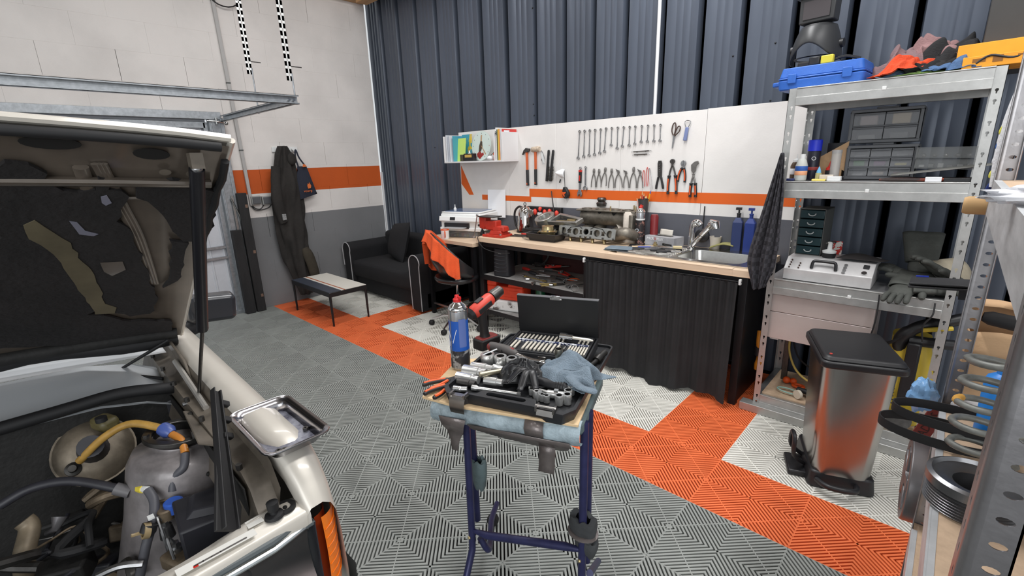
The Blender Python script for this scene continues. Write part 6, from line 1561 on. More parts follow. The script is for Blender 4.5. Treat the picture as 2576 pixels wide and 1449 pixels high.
# scuttle, cowl seal, wiper, windscreen
m_cowl=mat('cowl_sky_sheen',(206,210,214),.3,.2,coat=.5)  # pale cowl, its bright sky reflection put into the base colour
MB().grid(20,4,lambda i,j: cm(-.812-.14*j,-1.56-1.37*i,.918+.045*math.sin(math.pi*i)+.012*j)).obj('scuttle_panel',m_cowl,car,smooth=60)
MB().grid(14,3,lambda i,j: cm(-.590-.215*j,-1.56-1.34*i,.845+.05*math.sin(math.pi*min(1,i*1.0))**.6+.065*j-.05*max(0,.12-i)*8)).obj('cowl_panel',m_cowl,car,smooth=60)
g=MB()
for k in range(6): g.box(*[v for v in (-.80,-.74,-.04+.014*k,-.032+.014*k,.0,.002)])
o=g.obj('cowl_grille',m_seal,car); o.matrix_local=T(cm(0.10,-1.90,.915)) @ RY(-12)
MB().grid(20,6,lambda i,j: cm(-.96-.60*j,-1.54-1.42*i-0,.932+.045*math.sin(math.pi*i)+.33*j)).obj('windscreen',m_glassd,car,smooth=60)
MB().tube(spline([cm(-.62,-1.535,.845),cm(-.575,-1.62,.885),cm(-.585,-1.72,.905),cm(-.585,-1.85,.905),cm(-.585,-2.1,.905),cm(-.585,-2.4,.905)],6),.017,12).obj('bulkhead_seal',m_seal,car)
MB().grid(16,4,lambda i,j: cm(-.600-.0*i,-1.50-1.4*i,.30+.585*j-.05*max(0,.2-i))).obj('bulkhead',m_bay,car)
for (a_,b_,r_) in ((cm(-.90,-1.60,.965),cm(-.96,-2.10,1.01),.010),(cm(-.94,-1.62,.975),cm(-1.0,-2.12,1.02),.006)):
    MB().tube([a_,b_],r_,8).obj('wiper_blade',m_seal,car)
for k in range(5): MB().box(-.002,.002,-.04,.04,-.004,.004,M=T(cm(-.925-.008*k,-1.66-.08*k,.982+.006*k)) @ RZ(80)).obj('wiper_bracket',m_tool,car)
MB().tube([cm(-.72,-1.56,.985),cm(-.80,-1.70,.90),cm(-.70,-1.60,.87)],.006,8).obj('washer_tube',m_seal,car)
# bonnet hinge
MB().prism([(-.02,0),(.20,-.04),(.30,-.12),(.28,-.14),(.15,-.07),(-.02,-.03)],-.004,.004,M=T(cm(-.80,-1.552,.985)) @ RX(90)).obj('bonnet_hinge',m_inner,car,bev=.002)
MB().tube([cm(-.66,-1.565,.93),cm(-.34,-1.57,.885)],.008,8).obj('hinge_arm',mat('hinge_bright',(190,186,180),.35,.6),car)
# ---- bonnet: raised panel, underside toward the camera
BX0,BZ0,BX1,BZ1=-.80,.965,.015,1.560
blen=math.hypot(BX1-BX0,BZ1-BZ0)
bdir=Vector(((BX1-BX0)/blen,0,(BZ1-BZ0)/blen)); bnor=Vector((-bdir.z,0,bdir.x))     # bnor: outer side (up/back)
def bon(s,t,h=0.0):
    """s along 0..1 from hinge to front edge, t lateral metres inward from the left edge (0..1.45)"""
    crown=.055*math.sin(math.pi*min(1,max(0,t)/1.45))**.8
    drop=.012*math.sin(math.pi*s)
    p_=Vector((BX0,0,BZ0))+bdir*(s*blen)+bnor*(crown+drop+h)
    return Vector(cm(p_.x,-1.498-t-.012*(1-s),p_.z))
MB().grid(36,24,lambda i,j: bon(j,1.45*i,.014)).obj('bonnet_skin',m_paint,car,smooth=60)
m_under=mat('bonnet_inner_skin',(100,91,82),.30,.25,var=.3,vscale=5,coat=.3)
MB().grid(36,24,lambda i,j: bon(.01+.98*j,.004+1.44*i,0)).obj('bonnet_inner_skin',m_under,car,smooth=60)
# folded rim: front edge and side edges
MB().tube([bon(1.0,1.45*k/20,.012) for k in range(21)],.008,8).obj('front_edge',m_paint,car)
MB().tube([bon(k/16,-.001,.008) for k in range(17)],.007,8).obj('side_edge',m_paint,car)
MB().tube([bon(.994,.02+1.40*k/20,-.008) for k in range(21)],.009,10).obj('front_seal',m_seal,car)
MB().tube([bon(.03,.02+1.40*k/20,-.016-.01*math.sin(k)) for k in range(21)],.024,10).obj('rear_seal',m_seal,car)
MB().tube([bon(.055,.02+1.40*k/20,-.010) for k in range(21)],.020,10).obj('rear_seal',m_bay,car)
MB().tube([bon(.95-.05*k,.006,-.006-.008*(k%2)) for k in range(9)],.008,8).obj('side_seal',m_seal,car)
# pressed ribs of the inner frame
def ribpath(pts,r,m_,nm='pressed_rib',flat=.5):
    MB().tube(spline([bon(s,t,-.004) for (s,t) in pts],8),r,10,flat=flat).obj(nm,m_,car)
ribpath([(.865,.02),(.855,.25),(.85,.5),(.85,.9)],.020,m_under)
ribpath([(.80,.02),(.80,.3),(.80,.9)],.010,m_under)
for (s_,t_,r_) in ((.83,.075,.014),(.90,.055,.012),(.90,.10,.010),(.83,.12,.008)):
    P=[bon(s_+r_*math.sin(R(a)),t_+r_*math.cos(R(a)),-.008) for a in range(0,360,30)]
    MB().add(P,[tuple(range(12))]).obj('pressed_dimple',m_inner,car)
# torn sound insulation: ragged felt sheets (real thin pads with their own outline)
m_felt=mat('black_felt',(30,27,27),.95,var=.35,vscale=7,bump=.5,bscale=60)
def pad(pts,h=-.012,nm='insulation_pad',m_=None,seed=1,jag=.006,th=.007):
    out=[]
    n=len(pts)
    rr=random.Random(seed)
    for k in range(n):
        a,b_=pts[k],pts[(k+1)%n]
        L_=math.hypot(b_[0]-a[0],b_[1]-a[1]); m=max(1,int(L_/.02))
        for q in range(m):
            f_=q/m
            out.append((a[0]+(b_[0]-a[0])*f_+rr.uniform(-jag,jag),a[1]+(b_[1]-a[1])*f_+rr.uniform(-jag,jag)))
    tri=mg_.tessellate_polygon([[Vector((p_[0],p_[1],0)) for p_ in out]])
    bm=bmesh.new(); bv=[bm.verts.new((p_[0]*blen,p_[1],0)) for p_ in out]
    for t_ in tri:
        try: bm.faces.new([bv[q] for q in t_])
        except ValueError: pass
    for _ in range(5):
        le=[e for e in bm.edges if e.calc_length() > .05]
        if not le: break
        bmesh.ops.subdivide_edges(bm,edges=le,cuts=1); bmesh.ops.triangulate(bm,faces=bm.faces)
    bm.verts.index_update(); N_=len(bm.verts)
    st_=[(v.co.x/blen,v.co.y) for v in bm.verts]
    tr=[tuple(v.index for v in f.verts) for f in bm.faces]
    be=[(e.verts[0].index,e.verts[1].index) for e in bm.edges if e.is_boundary]
    bm.free()
    vs=[bon(p_[0],p_[1],h) for p_ in st_]+[bon(p_[0],p_[1],h+th) for p_ in st_]
    MB().add(vs,tr+[(a,b_,N_+b_,N_+a) for (a,b_) in be]).obj(nm,m_ or m_felt,car,smooth=0)
# outlines given as (s, t) read from the photograph on the bonnet plane
def bpx(u,v):
    """pixel -> (s,t) on the bonnet inner plane (fitted plane incl. mean crown)"""
    o_=Vector((BX0,0,BZ0)); n_=bnor
    d_=_ray(u,v); cr=.0
    for _ in range(4):
        t_=((o_+n_*(cr-.004))-CAM).dot(n_)/d_.dot(n_)
        X=CAM+d_*t_
        s=(X-o_).dot(bdir)/blen; tt=-1.498-X.y
        cr=.055*math.sin(math.pi*min(1,max(0,tt)/1.45))**.8+.012*math.sin(math.pi*min(1,max(0,s)))
    return (s,tt)
for k in range(3):
    ribpath([bpx(240+11*k,412),bpx(298+10*k,515),bpx(345+9*k,600),bpx(388+7*k,712)],.0062,m_under)
ribpath([bpx(205,420),bpx(222,465),bpx(228,478)],.012,m_under)
for (s_,t_,w_) in ((*bpx(382,386),.055),(*bpx(128,358),.075)):
    P=[bon(s_+.016*math.sin(R(a)),t_+w_*.5*math.cos(R(a)),-.0045) for a in range(0,360,20)]
    MB().add(P+[p_-Vector((bnor.x,0,bnor.z))*.0015 for p_ in P],[tuple(range(18)),tuple(range(18,36))]+[(i,(i+1)%18,18+(i+1)%18,18+i) for i in range(18)]).obj('frame_slot',m_hole,car)
pads=[
 [(345,470),(362,445),(400,452),(440,440),(480,452),(500,470),(545,480),(535,560),(520,600),(470,600),(440,585),(425,560),(400,520),(380,500),(352,492)],
 [(0,395),(63,404),(116,424),(118,450),(155,474),(193,476),(232,465),(250,470),(254,443),(273,450),(276,467),(314,475),(321,503),(299,518),(302,552),(333,574),(345,586),(338,600),(362,647),(377,685),(391,719),(340,740),(300,770),(170,790),(0,800)],
 [(330,725),(395,715),(400,745),(390,780),(330,790),(290,770)],
 [(435,600),(475,605),(470,650),(455,700),(420,715),(438,670)],
 [(0,790),(200,780),(340,800),(440,800),(445,850),(0,868)],
]
for k,P_ in enumerate(pads): pad([bpx(u,v) for (u,v) in P_],seed=k+3)
m_strip=mat('bare_glue_patch',(96,88,68),.7,var=.25,vscale=8)
pad([bpx(u,v) for (u,v) in [(62,556),(90,545),(140,575),(180,600),(205,640),(240,680),(262,720),(270,755),(300,765),(295,780),(250,782),(220,740),(180,690),(160,650),(110,605),(75,590)]],h=-.0135,nm='glue_patch',m_=m_strip,seed=11,jag=.003,th=.001)
pad([bpx(u,v) for (u,v) in [(258,652),(310,650),(320,668),(290,684),(268,675)]],h=-.0135,nm='glue_patch',m_=m_under,seed=12,jag=.003,th=.001)
pad([bpx(u,v) for (u,v) in [(178,545),(200,550),(215,570),(248,578),(235,585),(200,580)]],h=-.0135,nm='torn_film',m_=mat('torn_film',(120,120,134),.35),seed=13,jag=.003,th=.001)
pad([bpx(u,v) for (u,v) in [(255,484),(272,482),(280,500),(268,508),(258,500)]],h=-.0135,nm='torn_film',m_=mat('torn_film',(120,120,134),.35),seed=14,jag=.002,th=.001)
# gas strut
S0=Vector(cm(*onx(495,425,-.02))); S1_=Vector(cm(*ony(509,828,-1.55))); S2_=Vector(cm(*ony(500,1005,-1.565)))
st=MB().tube([S0,S1_],.0135,14).obj('gas_strut',mat('strut_black',(28,28,32),.35,.2),car)
MB().tube([S1_,S2_],.0045,10).obj('strut_rod',m_dksteel,st)
MB().ball(S0,.011,12,8).obj('ball_joint',m_tool,st)
MB().ball(S2_,.013,12,8).cyl(S2_,S2_+Vector((0,-.04,0)),.006,seg=8).obj('ball_joint',m_tool,st)
MB().prism([(-.012,-.010),(.012,-.010),(.012,.012),(-.012,.012)],0,.03,M=T(S0)).obj('strut_bracket',m_inner,car)
# ---- slam panel, headlamp, indicator, bumper
SP=MB()
def slam(i,j):
    y=-1.515-1.5*i
    prof=[(.094,-.035),(.094,-.002),(.108,.003),(.122,.001),(.150,-.006),(.156,-.014),(.157,-.045)]
    p_=prof[round(j*6)]
    return cm(p_[0]-.008+.035*math.sin(math.pi*i)*.8,y,.800+p_[1]+.006*math.sin(i*30)*(p_[0] < .11))
SP.grid(60,7,slam).obj('slam_panel',m_paint,car,smooth=50)
q=onz(716,1273,.806)
b=MB(); ring(b,.012,.022,0,.006,T(cm(q.x,q.y,.800)),20); b.lathe([(.012,-.004),(.006,-.004),(.004,.002),(0,.003)],12,T(cm(q.x,q.y,.803))); b.obj('rubber_buffer',m_seal,car)
q=onz(689,1290,.81)
MB().lathe([(.020,0),(.018,.006),(.008,.008),(.007,.014),(.011,.016),(.012,.034),(.0,.036)],16,T(cm(q.x,q.y,.802))).obj('bonnet_stop',m_seal,car)
def slam_label(p_,w,h,ang,m_,nm='sticker'):
    return MB().box(-w/2,w/2,-h/2,h/2,0,.0008,M=T(cm(p_.x,p_.y,.8062)) @ RZ(ang)).obj(nm,m_,car)
a_=onz(560,1385,.806); b_=onz(648,1310,.806); m_lab=mat('sticker_white',(222,220,214),.45)
slam_label(onz(548,1388,.806),.022,.135,0,m_lab); slam_label(onz(640,1313,.806),.024,.030,0,m_lab)
rr=random.Random(2)
for k in range(6):
    pp=onz(500+22*k,1418-12*k,.807); MB().box(-.002,.002,-.008,.008,.0,.0006,M=T(cm(pp.x,pp.y,.8071))).obj('sticker_print',mat('sticker_print',(90,86,84),.5),car)
pp=onz(493,1425,.807); MB().box(-.003,.003,-.004,.004,0,.0006,M=T(cm(pp.x,pp.y,.8071))).obj('sticker_print',m_red,car)
# headlamp: grey housing, chrome reflector, fluted glass
hl=MB().prism([(-.10,0),(.10,0),(.10,.20),(-.10,.20)],0,.09,M=T(cm(.03,-1.80,.560))).obj('headlamp_housing',m_ebk,car) if False else None
m_lens=mat('headlamp_glass',(60,64,66),.12,alpha=.35)
m_refl=mat('lamp_reflector',(104,94,92),.25,1.0,var=.2,vscale=4)
MB().box(.075,.15,-.30+0,0,0,.010,M=T(cm(0,-1.508,.752)) @ RX(0)).obj('headlamp_housing',mat('grey_housing',(84,90,92),.5),car,bev=.003)
MB().grid(30,8,lambda i,j: cm(.165-.030*i**3+.012*math.sin(math.pi*j)-.008*j,-1.80+.29*i,.757-.17*j)).obj('headlamp_lens',m_lens,car,smooth=60)
for k in range(46):
    i=k/45
    MB().tube([cm(.1465-.018*(1-i)**3+.012*math.sin(math.pi*j)-.012*j,-1.795+.28*i,.738-.16*j) for j in (0,.25,.5,.75,1)],.0016,4,caps=False).obj('lens_flute',m_lens,car,smooth=0) if False else None
MB().grid(24,14,lambda i,j: cm(.065+.10*((i-.5)**2*1.4+(j-.5)**2*1.2),-1.80+.285*i,.752-.17*j)).obj('reflector',m_refl,car,smooth=60)
MB().lathe([(.0,.05),(.020,.045),(.024,.02),(.012,0)],16,T(cm(.06,-1.655,.665)) @ RY(90),cap=False).obj('bulb_shield',m_chrome,car)
b=MB(); b.tube([cm(.166,-1.80,.760),cm(.164,-1.60,.760),cm(.140,-1.515,.756)],.006,8); b.obj('lens_rim',mat('chrome_rim',(200,206,208),.15,.9),car)
MB().tube([cm(.156,-1.80,.772),cm(.154,-1.60,.772),cm(.130,-1.512,.768)],.008,8).obj('housing_rim',mat('grey_housing',(84,90,92),.5),car)
for k in range(6): MB().box(.10,.145,-.022,0,.764,.776,M=T((0,.0,0)) @ T(cm(0,-1.545-.045*k,0))).obj('housing_tab',mat('grey_housing',(84,90,92),.5),car,bev=.002)
# indicator lamp wrapping the corner
m_amber2=mat('amber_lens',(240,122,24),.2,coat=.6)
def indi(i,j):
    a=R(90*i)
    zt=.742-.17*j
    x=.105+.052*math.sin(a)*(1+.15*j)-.035*j*0; y=-1.510+.060*math.cos(a)-.0
    return cm(x+.008*math.sin(math.pi*j),y-.060+.060,zt)
MB().grid(14,14,lambda i,j: cm(.085+.062*(1-math.cos(R(88*(1-i))))*0+.065*math.sin(R(88*i)),-1.508+.058*math.cos(R(78*i))+.003*math.sin(3.1*j),.762-.20*j)).obj('indicator_lens',m_amber2,car,smooth=60)
MB().grid(8,6,lambda i,j: cm(.070+.065*math.sin(R(88*i)),-1.520+.056*math.cos(R(75*i)),.760-.195*j)).obj('indicator_back',mat('amber_dark',(150,52,10),.5),car,smooth=60)
for k in range(7):
    z0=.735-.024*k
    MB().tube([cm(.086+.066*math.sin(R(88*i)),-1.507+.059*math.cos(R(78*i)),z0+.012-.022*i) for i in (0.15,.35,.55,.75,.95)],.0016,6).obj('lens_ridge',m_amber2,car)
MB().box(.07,.152,-.002,.0,-.20,.0,M=T(cm(0,-1.5105,.760))).obj('lamp_divider',m_ebk,car)
# bumper and grille below
MB().grid(30,10,lambda i,j: cm(.16+.05*math.sin(math.pi*j)-.22*max(0,i-.72)**1.5/.15*.9,-3.1+1.69*min(1,i*1.02),.555-.24*j)).obj('bumper',mat('bumper_plastic',(70,72,74),.5),car,smooth=60)
MB().grid(10,6,lambda i,j: cm(.10-.60*i,-1.412-.01*j,.54-.20*j)).obj('bumper_side',mat('bumper_plastic',(70,72,74),.5),car,smooth=60)
wl_=MB(); wl_.lathe([(.20,-.09),(.30,-.095),(.31,-.05),(.31,.05),(.30,.095),(.20,.09)],36,T(cm(-.62,-1.56,.31)) @ RX(90),cap=False); wl_.obj('tyre',m_rubber,car)
MB().lathe([(0,-.03),(.12,-.04),(.20,-.08),(.20,.08),(0,.05)],30,T(cm(-.62,-1.56,.31)) @ RX(90)).obj('wheel',m_tool,car)
# ---- engine bay
MB().box(-.60,.04,-1.5,-.0,0,.02,M=T(cm(0,-1.62,.30))).obj('undertray',m_bay,car)
MB().box(-.62,.05,-.003,0,0,.55,M=T(cm(0,-1.605,.30))).obj('inner_wing',m_bay,car)
# strut tower dome, silver
def bcen(u,v,z): return onz(u,v,z)
m_tower=mat('tower_paint',(140,134,134),.38,.3,var=.5,vscale=6,coat=.2)
_q=onz(455,1092,.845); TX,TY=_q.x,_q.y
MB().lathe([(.150,-.34),(.128,-.18),(.118,-.05),(.105,-.02),(.070,-.010),(.066,.0),(0,.0)],32,T(cm(TX,TY,.835)) @ RX(-8)).obj('strut_tower',m_tower,car,smooth=60)
b=MB(); ring(b,.058,.078,.0,.012,T(cm(TX,TY-.003,.846)) @ RX(-8),28); b.obj('tower_ring',m_dksteel,car,bev=.002)
MB().lathe([(.055,.0),(.050,-.03),(0,-.03)],24,T(cm(TX,TY-.003,.852)) @ RX(-8),cap=False).obj('tower_opening',m_hole,car)
for a in (20,140,260): MB().cyl(cm(TX+.066*math.cos(R(a)),TY-.003+.066*math.sin(R(a)),.85),cm(TX+.066*math.cos(R(a)),TY-.003+.066*math.sin(R(a)),.872),.008,seg=6).obj('stud_nut',m_dksteel,car)
MB().prism([(-.13,-.02),(.10,-.04),(.16,.03),(-.10,.07)],0,.004,M=T(cm(TX+.05,TY+.045,.862)) @ RZ(0) @ RX(-18)).obj('brace_plate',m_inner,car,bev=.002)
for (x,y,z) in ((TX+.118,TY+.02,.77),(TX+.10,TY-.05,.76),(TX+.12,TY+.04,.74)): MB().ball(cm(x,y,z),.006,8,6).obj('tower_hole',m_hole,car)
# brown splash panel
MB().grid(10,10,lambda i,j: cm(-.33+.20*i,-1.73+.15*j+.03*i,.66+.09*j+.02*noise.noise(Vector((i*3,j*3,2)))-.06*i)).obj('splash_panel',mat('dusty_brown',(120,104,78),.75,var=.35,vscale=6),car,smooth=60)
# brake servo (round), hose, reservoir
m_servo=mat('servo_metal',(118,108,94),.45,.5,var=.55,vscale=9)
SVM=T(cm(*onz(238,1134,.775))) @ RZ(-4) @ RY(58) @ Matrix.Scale(.72,4)
MB().lathe([(0,.045),(.06,.042),(.095,.030),(.118,.0),(.122,-.012),(.118,-.02),(0,-.05)],36,SVM).obj('brake_servo',m_servo,car,smooth=50)
b=MB(); ring(b,.116,.126,-.016,-.006,SVM,36); b.obj('servo_rim',m_servo,car)
MB().lathe([(.026,.03),(.024,.045),(.014,.05),(.012,.07),(0,.07)],18,SVM @ T((.045,-.065,.0))).obj('servo_port',m_dksteel,car)
MB().tube([SVM @ Vector((0,0,.04)),SVM @ Vector((0,0,.15))],[.035,.028],16).obj('master_cylinder',m_ebk,car)
MB().box(-.05,.05,-.035,.035,0,.055,M=T(cm(*onz(268,1078,.835))) @ RZ(20) @ Matrix.Scale(.66,4)).obj('fluid_reservoir',mat('olive_reservoir',(92,84,52),.5,var=.2),car,bev=.012)
MB().lathe([(.018,0),(.018,.018),(0,.02)],16,T(cm(*onz(256,1060,.880))) @ Matrix.Scale(.7,4)).obj('reservoir_cap',m_seal,car)
A0=onz(200,1160,.80); A1=onz(262,1100,.86); A2=onz(330,1066,.885); A3=onz(410,1078,.87)
hs=spline([cm(*A0),cm(*A1),cm(*A2),cm(*A3)],8)
MB().tube(hs,.0095,12).obj('vacuum_hose',mat('amber_hose',(172,134,66),.45,var=.25,vscale=20),car)
A4=onz(424,1086,.865)
MB().tube([hs[-1],Vector(cm(*A4)),Vector(cm(*onz(432,1092,.86)))],[.017,.018,.012],16).obj('check_valve',mat('valve_blue',(70,88,150),.35),car)
hs2=spline([cm(*onz(432,1092,.86)),cm(*onz(456,1108,.855)),cm(*onz(466,1140,.835))],6)
MB().tube(hs2,.009,12).obj('vacuum_hose',mat('amber_hose2',(190,122,50),.45),car)
hs3=spline([cm(*onz(466,1140,.835)),cm(*onz(462,1175,.81)),cm(*onz(438,1200,.79)),cm(*onz(434,1235,.76))],6)
MB().tube(hs3,.0095,12).obj('vacuum_hose',mat('grey_hose',(78,78,84),.5),car)
b=MB(); ring(b,.0095,.0115,-.004,.004,frame(cm(*onz(464,1132,.838)),(1,0,0),(0,.4,1)),14); b.obj('hose_clamp',m_tool,car)
# wiring box with blue relay cover near the wing
MB().box(-.06,.06,-.05,.05,0,.10,M=T(cm(-.655,-1.59,.735)) @ RZ(-12)).obj('relay_box',m_ebk,car,bev=.006)
MB().box(-.055,.055,-.042,.042,.10,.112,M=T(cm(-.655,-1.59,.738)) @ RZ(-12)).obj('relay_box_lid',mat('bluish_clear_lid',(112,140,160),.12,.2,var=.35,vscale=26,coat=.8),car,bev=.003)
# ABS / black cover box with raised ridge
ABM=T(cm(-.085,-1.642,.640)) @ RZ(-6)
MB().prism([(-.075,-.075),(.060,-.075),(.070,.075),(-.060,.080)],0,.125).obj('black_cover',m_ebk,car,bev=.006).matrix_local=ABM
MB().prism([(-.060,-.045),(.025,-.060),(.05,.0),(.04,.07),(-.05,.07)],.124,.140,top=.72).obj('cover_ridge',m_ebk,car,bev=.003).matrix_local=ABM
text('ABS',.034,mat('cover_relief',(62,62,68),.5),ABM @ T((.012,.038,.1405)) @ RZ(-70),car,'lettering',ext=.0008)
# pump block beside it with caps and pipe
m_blkmetal=mat('grimy_block',(118,104,86),.5,.4,var=.4,vscale=20)
MB().box(-.035,.035,-.075,.075,0,.105,M=T(cm(*onz(430,1320,.62))) @ RZ(-10) @ Matrix.Scale(.8,4)).obj('pump_block',m_blkmetal,car,bev=.006)
for k,(dx,dy,m_,r_) in enumerate(((-.05,-1.745+.02,m_blkmetal,.017),(-.03,0,mat('blue_cap',(150,152,172),.4),.020),(.0,0,m_blkmetal,.017))):
    q=[onz(413,1255,.74),onz(436,1265,.75),onz(416,1285,.74)][k]
    MB().lathe([(r_,-.02),(r_,.004),(r_*.8,.007),(0,.006)],20,T(cm(q.x,q.y,q.z))).obj('pump_cap',m_,car)
for (u,v,z) in ((416,1322,.71),(442,1375,.68)):
    q=onz(u,v,z); MB().cyl(cm(q.x,q.y,q.z-.03),cm(q.x,q.y,q.z),.016,.013,seg=14).cyl(cm(q.x,q.y,q.z),cm(q.x,q.y,q.z+.012),.009,seg=6).tube(spline([cm(q.x,q.y,q.z+.01),cm(q.x-.0,q.y-.01,q.z+.03),cm(q.x+.03,q.y-.01,q.z-.02),cm(q.x+.04,q.y-.01,q.z-.08)],4),.003,6).obj('brake_union',m_tool,car)
MB().box(-.06,.05,-.04,.035,-.06,.0,M=T(cm(*onz(450,1392,.67))) @ RZ(20) @ Matrix.Scale(.62,4)).obj('bracket_casting',m_blkmetal,car,bev=.008)
MB().lathe([(.024,0),(.024,.03),(.012,.03),(.012,.01),(0,.01)],18,T(cm(.03,-1.72,.66)) @ RY(30)).obj('pulley_boss',m_blkmetal,car)
# yellow plug hose, cable with collar
q0=onz(352,1228,.77); q1=onz(372,1232,.78); q2=onz(388,1262,.76); q3=onz(385,1310,.73); q4=onz(368,1370,.69); q5=onz(352,1449,.62)
MB().tube(spline([cm(*q1),cm(*q2),cm(*q3),cm(*q4),cm(*q5)],6),.010,12).obj('breather_hose',mat('grey_hose',(78,78,84),.5),car)
MB().tube([cm(*q0),cm(q0.x*.5+q1.x*.5,q0.y*.5+q1.y*.5,.775)],[.011,.010],8).obj('yellow_plug',mat('yellow_plug',(226,204,70),.5),car)
MB().tube([cm(q0.x*.5+q1.x*.5,q0.y*.5+q1.y*.5,.775),cm(*q1)],.008,8).obj('white_sleeve',m_white,car)
MB().tube([cm(*onz(378,1318,.735)),cm(*onz(372,1338,.72))],.016,14).obj('hose_collar',blk,car)
MB().box(-.008,.008,-.006,.006,0,.004,M=T(cm(*onz(380,1303,.748)))).obj('white_tag',m_white,car)
b=MB(); ring(b,.013,.0175,-.006,.006,frame(cm(*onz(368,1335,.725)),(1,0,0),(0,.4,1)),16); b.tube([cm(*onz(364,1338,.722)),cm(*onz(340,1345,.72)),cm(*onz(330,1348,.722))],.004,6); b.obj('hose_clip',mat('cream_clip',(160,140,104),.5),car)
MB().tube(spline([cm(*onz(0,1272,.78)),cm(*onz(80,1228,.80)),cm(*onz(180,1210,.80)),cm(*onz(290,1228,.77)),cm(*onz(330,1240,.75))],6),.0105,12).obj('main_hose',m_ebk,car)
MB().tube([cm(*onz(290,1229,.772)),cm(*onz(328,1238,.756))],.0145,12).obj('hose_coupling',mat('grey_coupling',(96,94,96),.5),car)
rr=random.Random(31)
for k in range(26):   # wiring and pipes down in the dark
    u,v=rr.uniform(0,330),rr.uniform(1240,1449); z=rr.uniform(.48,.66)
    P_=[onz(u,v,z)]
    for q in range(3): P_.append(P_[-1]+Vector((rr.uniform(-.09,.09),rr.uniform(-.08,.08),rr.uniform(-.04,.05))))
    MB().tube(spline([cm(*p_) for p_ in P_],5),rr.choice([.003,.005,.008,.012]),8).obj('bay_pipe',rr.choice([m_ebk,m_seal,m_dksteel,m_blkmetal,m_ebk]),car)
for k in range(16):
    u,v=rr.uniform(0,360),rr.uniform(1180,1440); z=rr.uniform(.46,.62); q=onz(u,v,z); s_=rr.uniform(.02,.06)
    MB().box(-s_,s_,-s_*.6,s_*.6,-s_*.5,s_*.5,M=T(cm(*q)) @ RZ(rr.uniform(0,90)) @ RX(rr.uniform(-20,20))).obj('engine_block_part',rr.choice([m_ebk,m_bay,m_blkmetal,m_bay]),car,bev=.006)
MB().tube(spline([cm(*onz(60,1310,.72)),cm(*onz(75,1330,.70)),cm(*onz(60,1400,.66)),cm(*onz(65,1449,.60))],5),[.02]*15+[.016],12).obj('coolant_pipe',mat('grimy_pipe',(120,108,90),.5,.3,var=.4),car)
MB().tube([cm(*onz(150,1300,.70)),cm(*onz(140,1330,.68)),cm(*onz(118,1342,.66))],[.016,.008,.006],10).obj('dipstick',mat('grimy_pipe2',(110,108,110),.4,.5),car)
MB().tube(spline([cm(*onz(245,1449,.66)),cm(*onz(300,1425,.67)),cm(*onz(360,1418,.66))],5),.008,8).obj('bright_pipe',m_tool,car)
# corrugated harness by the wing
for k in range(5):
    a_=onz(600+8*k,1150+18*k,.80); c_=onz(700-6*k,1225+8*k,.76)
    MB().tube(spline([cm(*a_),cm(a_.x*.5+c_.x*.5,a_.y*.5+c_.y*.5-.01*k,.74+.02*(k%2)),cm(*c_)],6),.006+.003*(k%3),8).obj('harness',m_seal,car)
b=MB()
for k in range(8): b.lathe([(.018,0),(.022,.004),(.018,.008)],16,T(cm(-.085+.0,-1.575,.725+.008*k)),cap=False)
b.obj('bellows',m_seal,car)
# tray on the wing
TC=(-.030,-1.500)
tr_=thing('steel_tray','stainless steel parts tray resting on the car wing','tray',M=T((-.022,-1.497,.912)) @ RZ(0) @ RX(0) @ RY(4))
Ms=[(-.19,-1.535),(.087,-1.451)]
m_tray=mat('tray_steel',(186,184,188),.2,1.0,var=.12,vscale=8)
m_trayf=mat('oily_tray_floor',(170,172,184),.38,.85,col2=(84,84,98),vscale=16,spot=(.42,.62))
ax=(onz(595,1035,.925) ,onz(725,1020,.925),onz(800,1098,.925),onz(690,1133,.925))
cx_=sum((p_ for p_ in ax),Vector())/4
tr_.matrix_world=T((cx_.x,cx_.y,.905))
bb=MB()
X0,X1,Y0,Y1=-.130,.130,-.060,.060
def tp_(w,d,r_,z): return [(p_[0],p_[1],z) for p_ in rrect(-w,w,-d,d,r_,4)]
lv=[tp_(.105,.050,.018,0),tp_(.122,.064,.024,.026),tp_(.130,.072,.026,.028),tp_(.131,.073,.027,.025)]
n=len(lv[0]); bb.add(sum(lv,[]),[(k*n+i,k*n+(i+1)%n,(k+1)*n+(i+1)%n,(k+1)*n+i) for k in range(3) for i in range(n)])
bb.obj('tray_wall',m_tray,tr_,solid=.0012,smooth=50)
MB().add(lv[0],[tuple(range(n))]).obj('tray_floor',m_trayf,tr_)
b=MB(); ring(b,.0355,.037,.0006,.0018,T((-.055,.0,0)) @ Matrix.Diagonal((1,.8,1,1)),28); b.obj('pressed_ring',m_tray,tr_)
for k,(x,y) in enumerate(((.085,-.035),(.090,-.024),(.04,.045))):
    tag(MB().lathe([(.003,0),(.0065,0),(.0065,.006),(.003,.006)],6,cap=False).obj('hex_nut',m_dksteel,loc=(cx_.x+x,cx_.y+y,.9065)),('small nut in the near corner of the steel tray','second small nut beside the first in the steel tray','dark nut at the far side of the steel tray')[k],'nut','nuts in the steel tray')
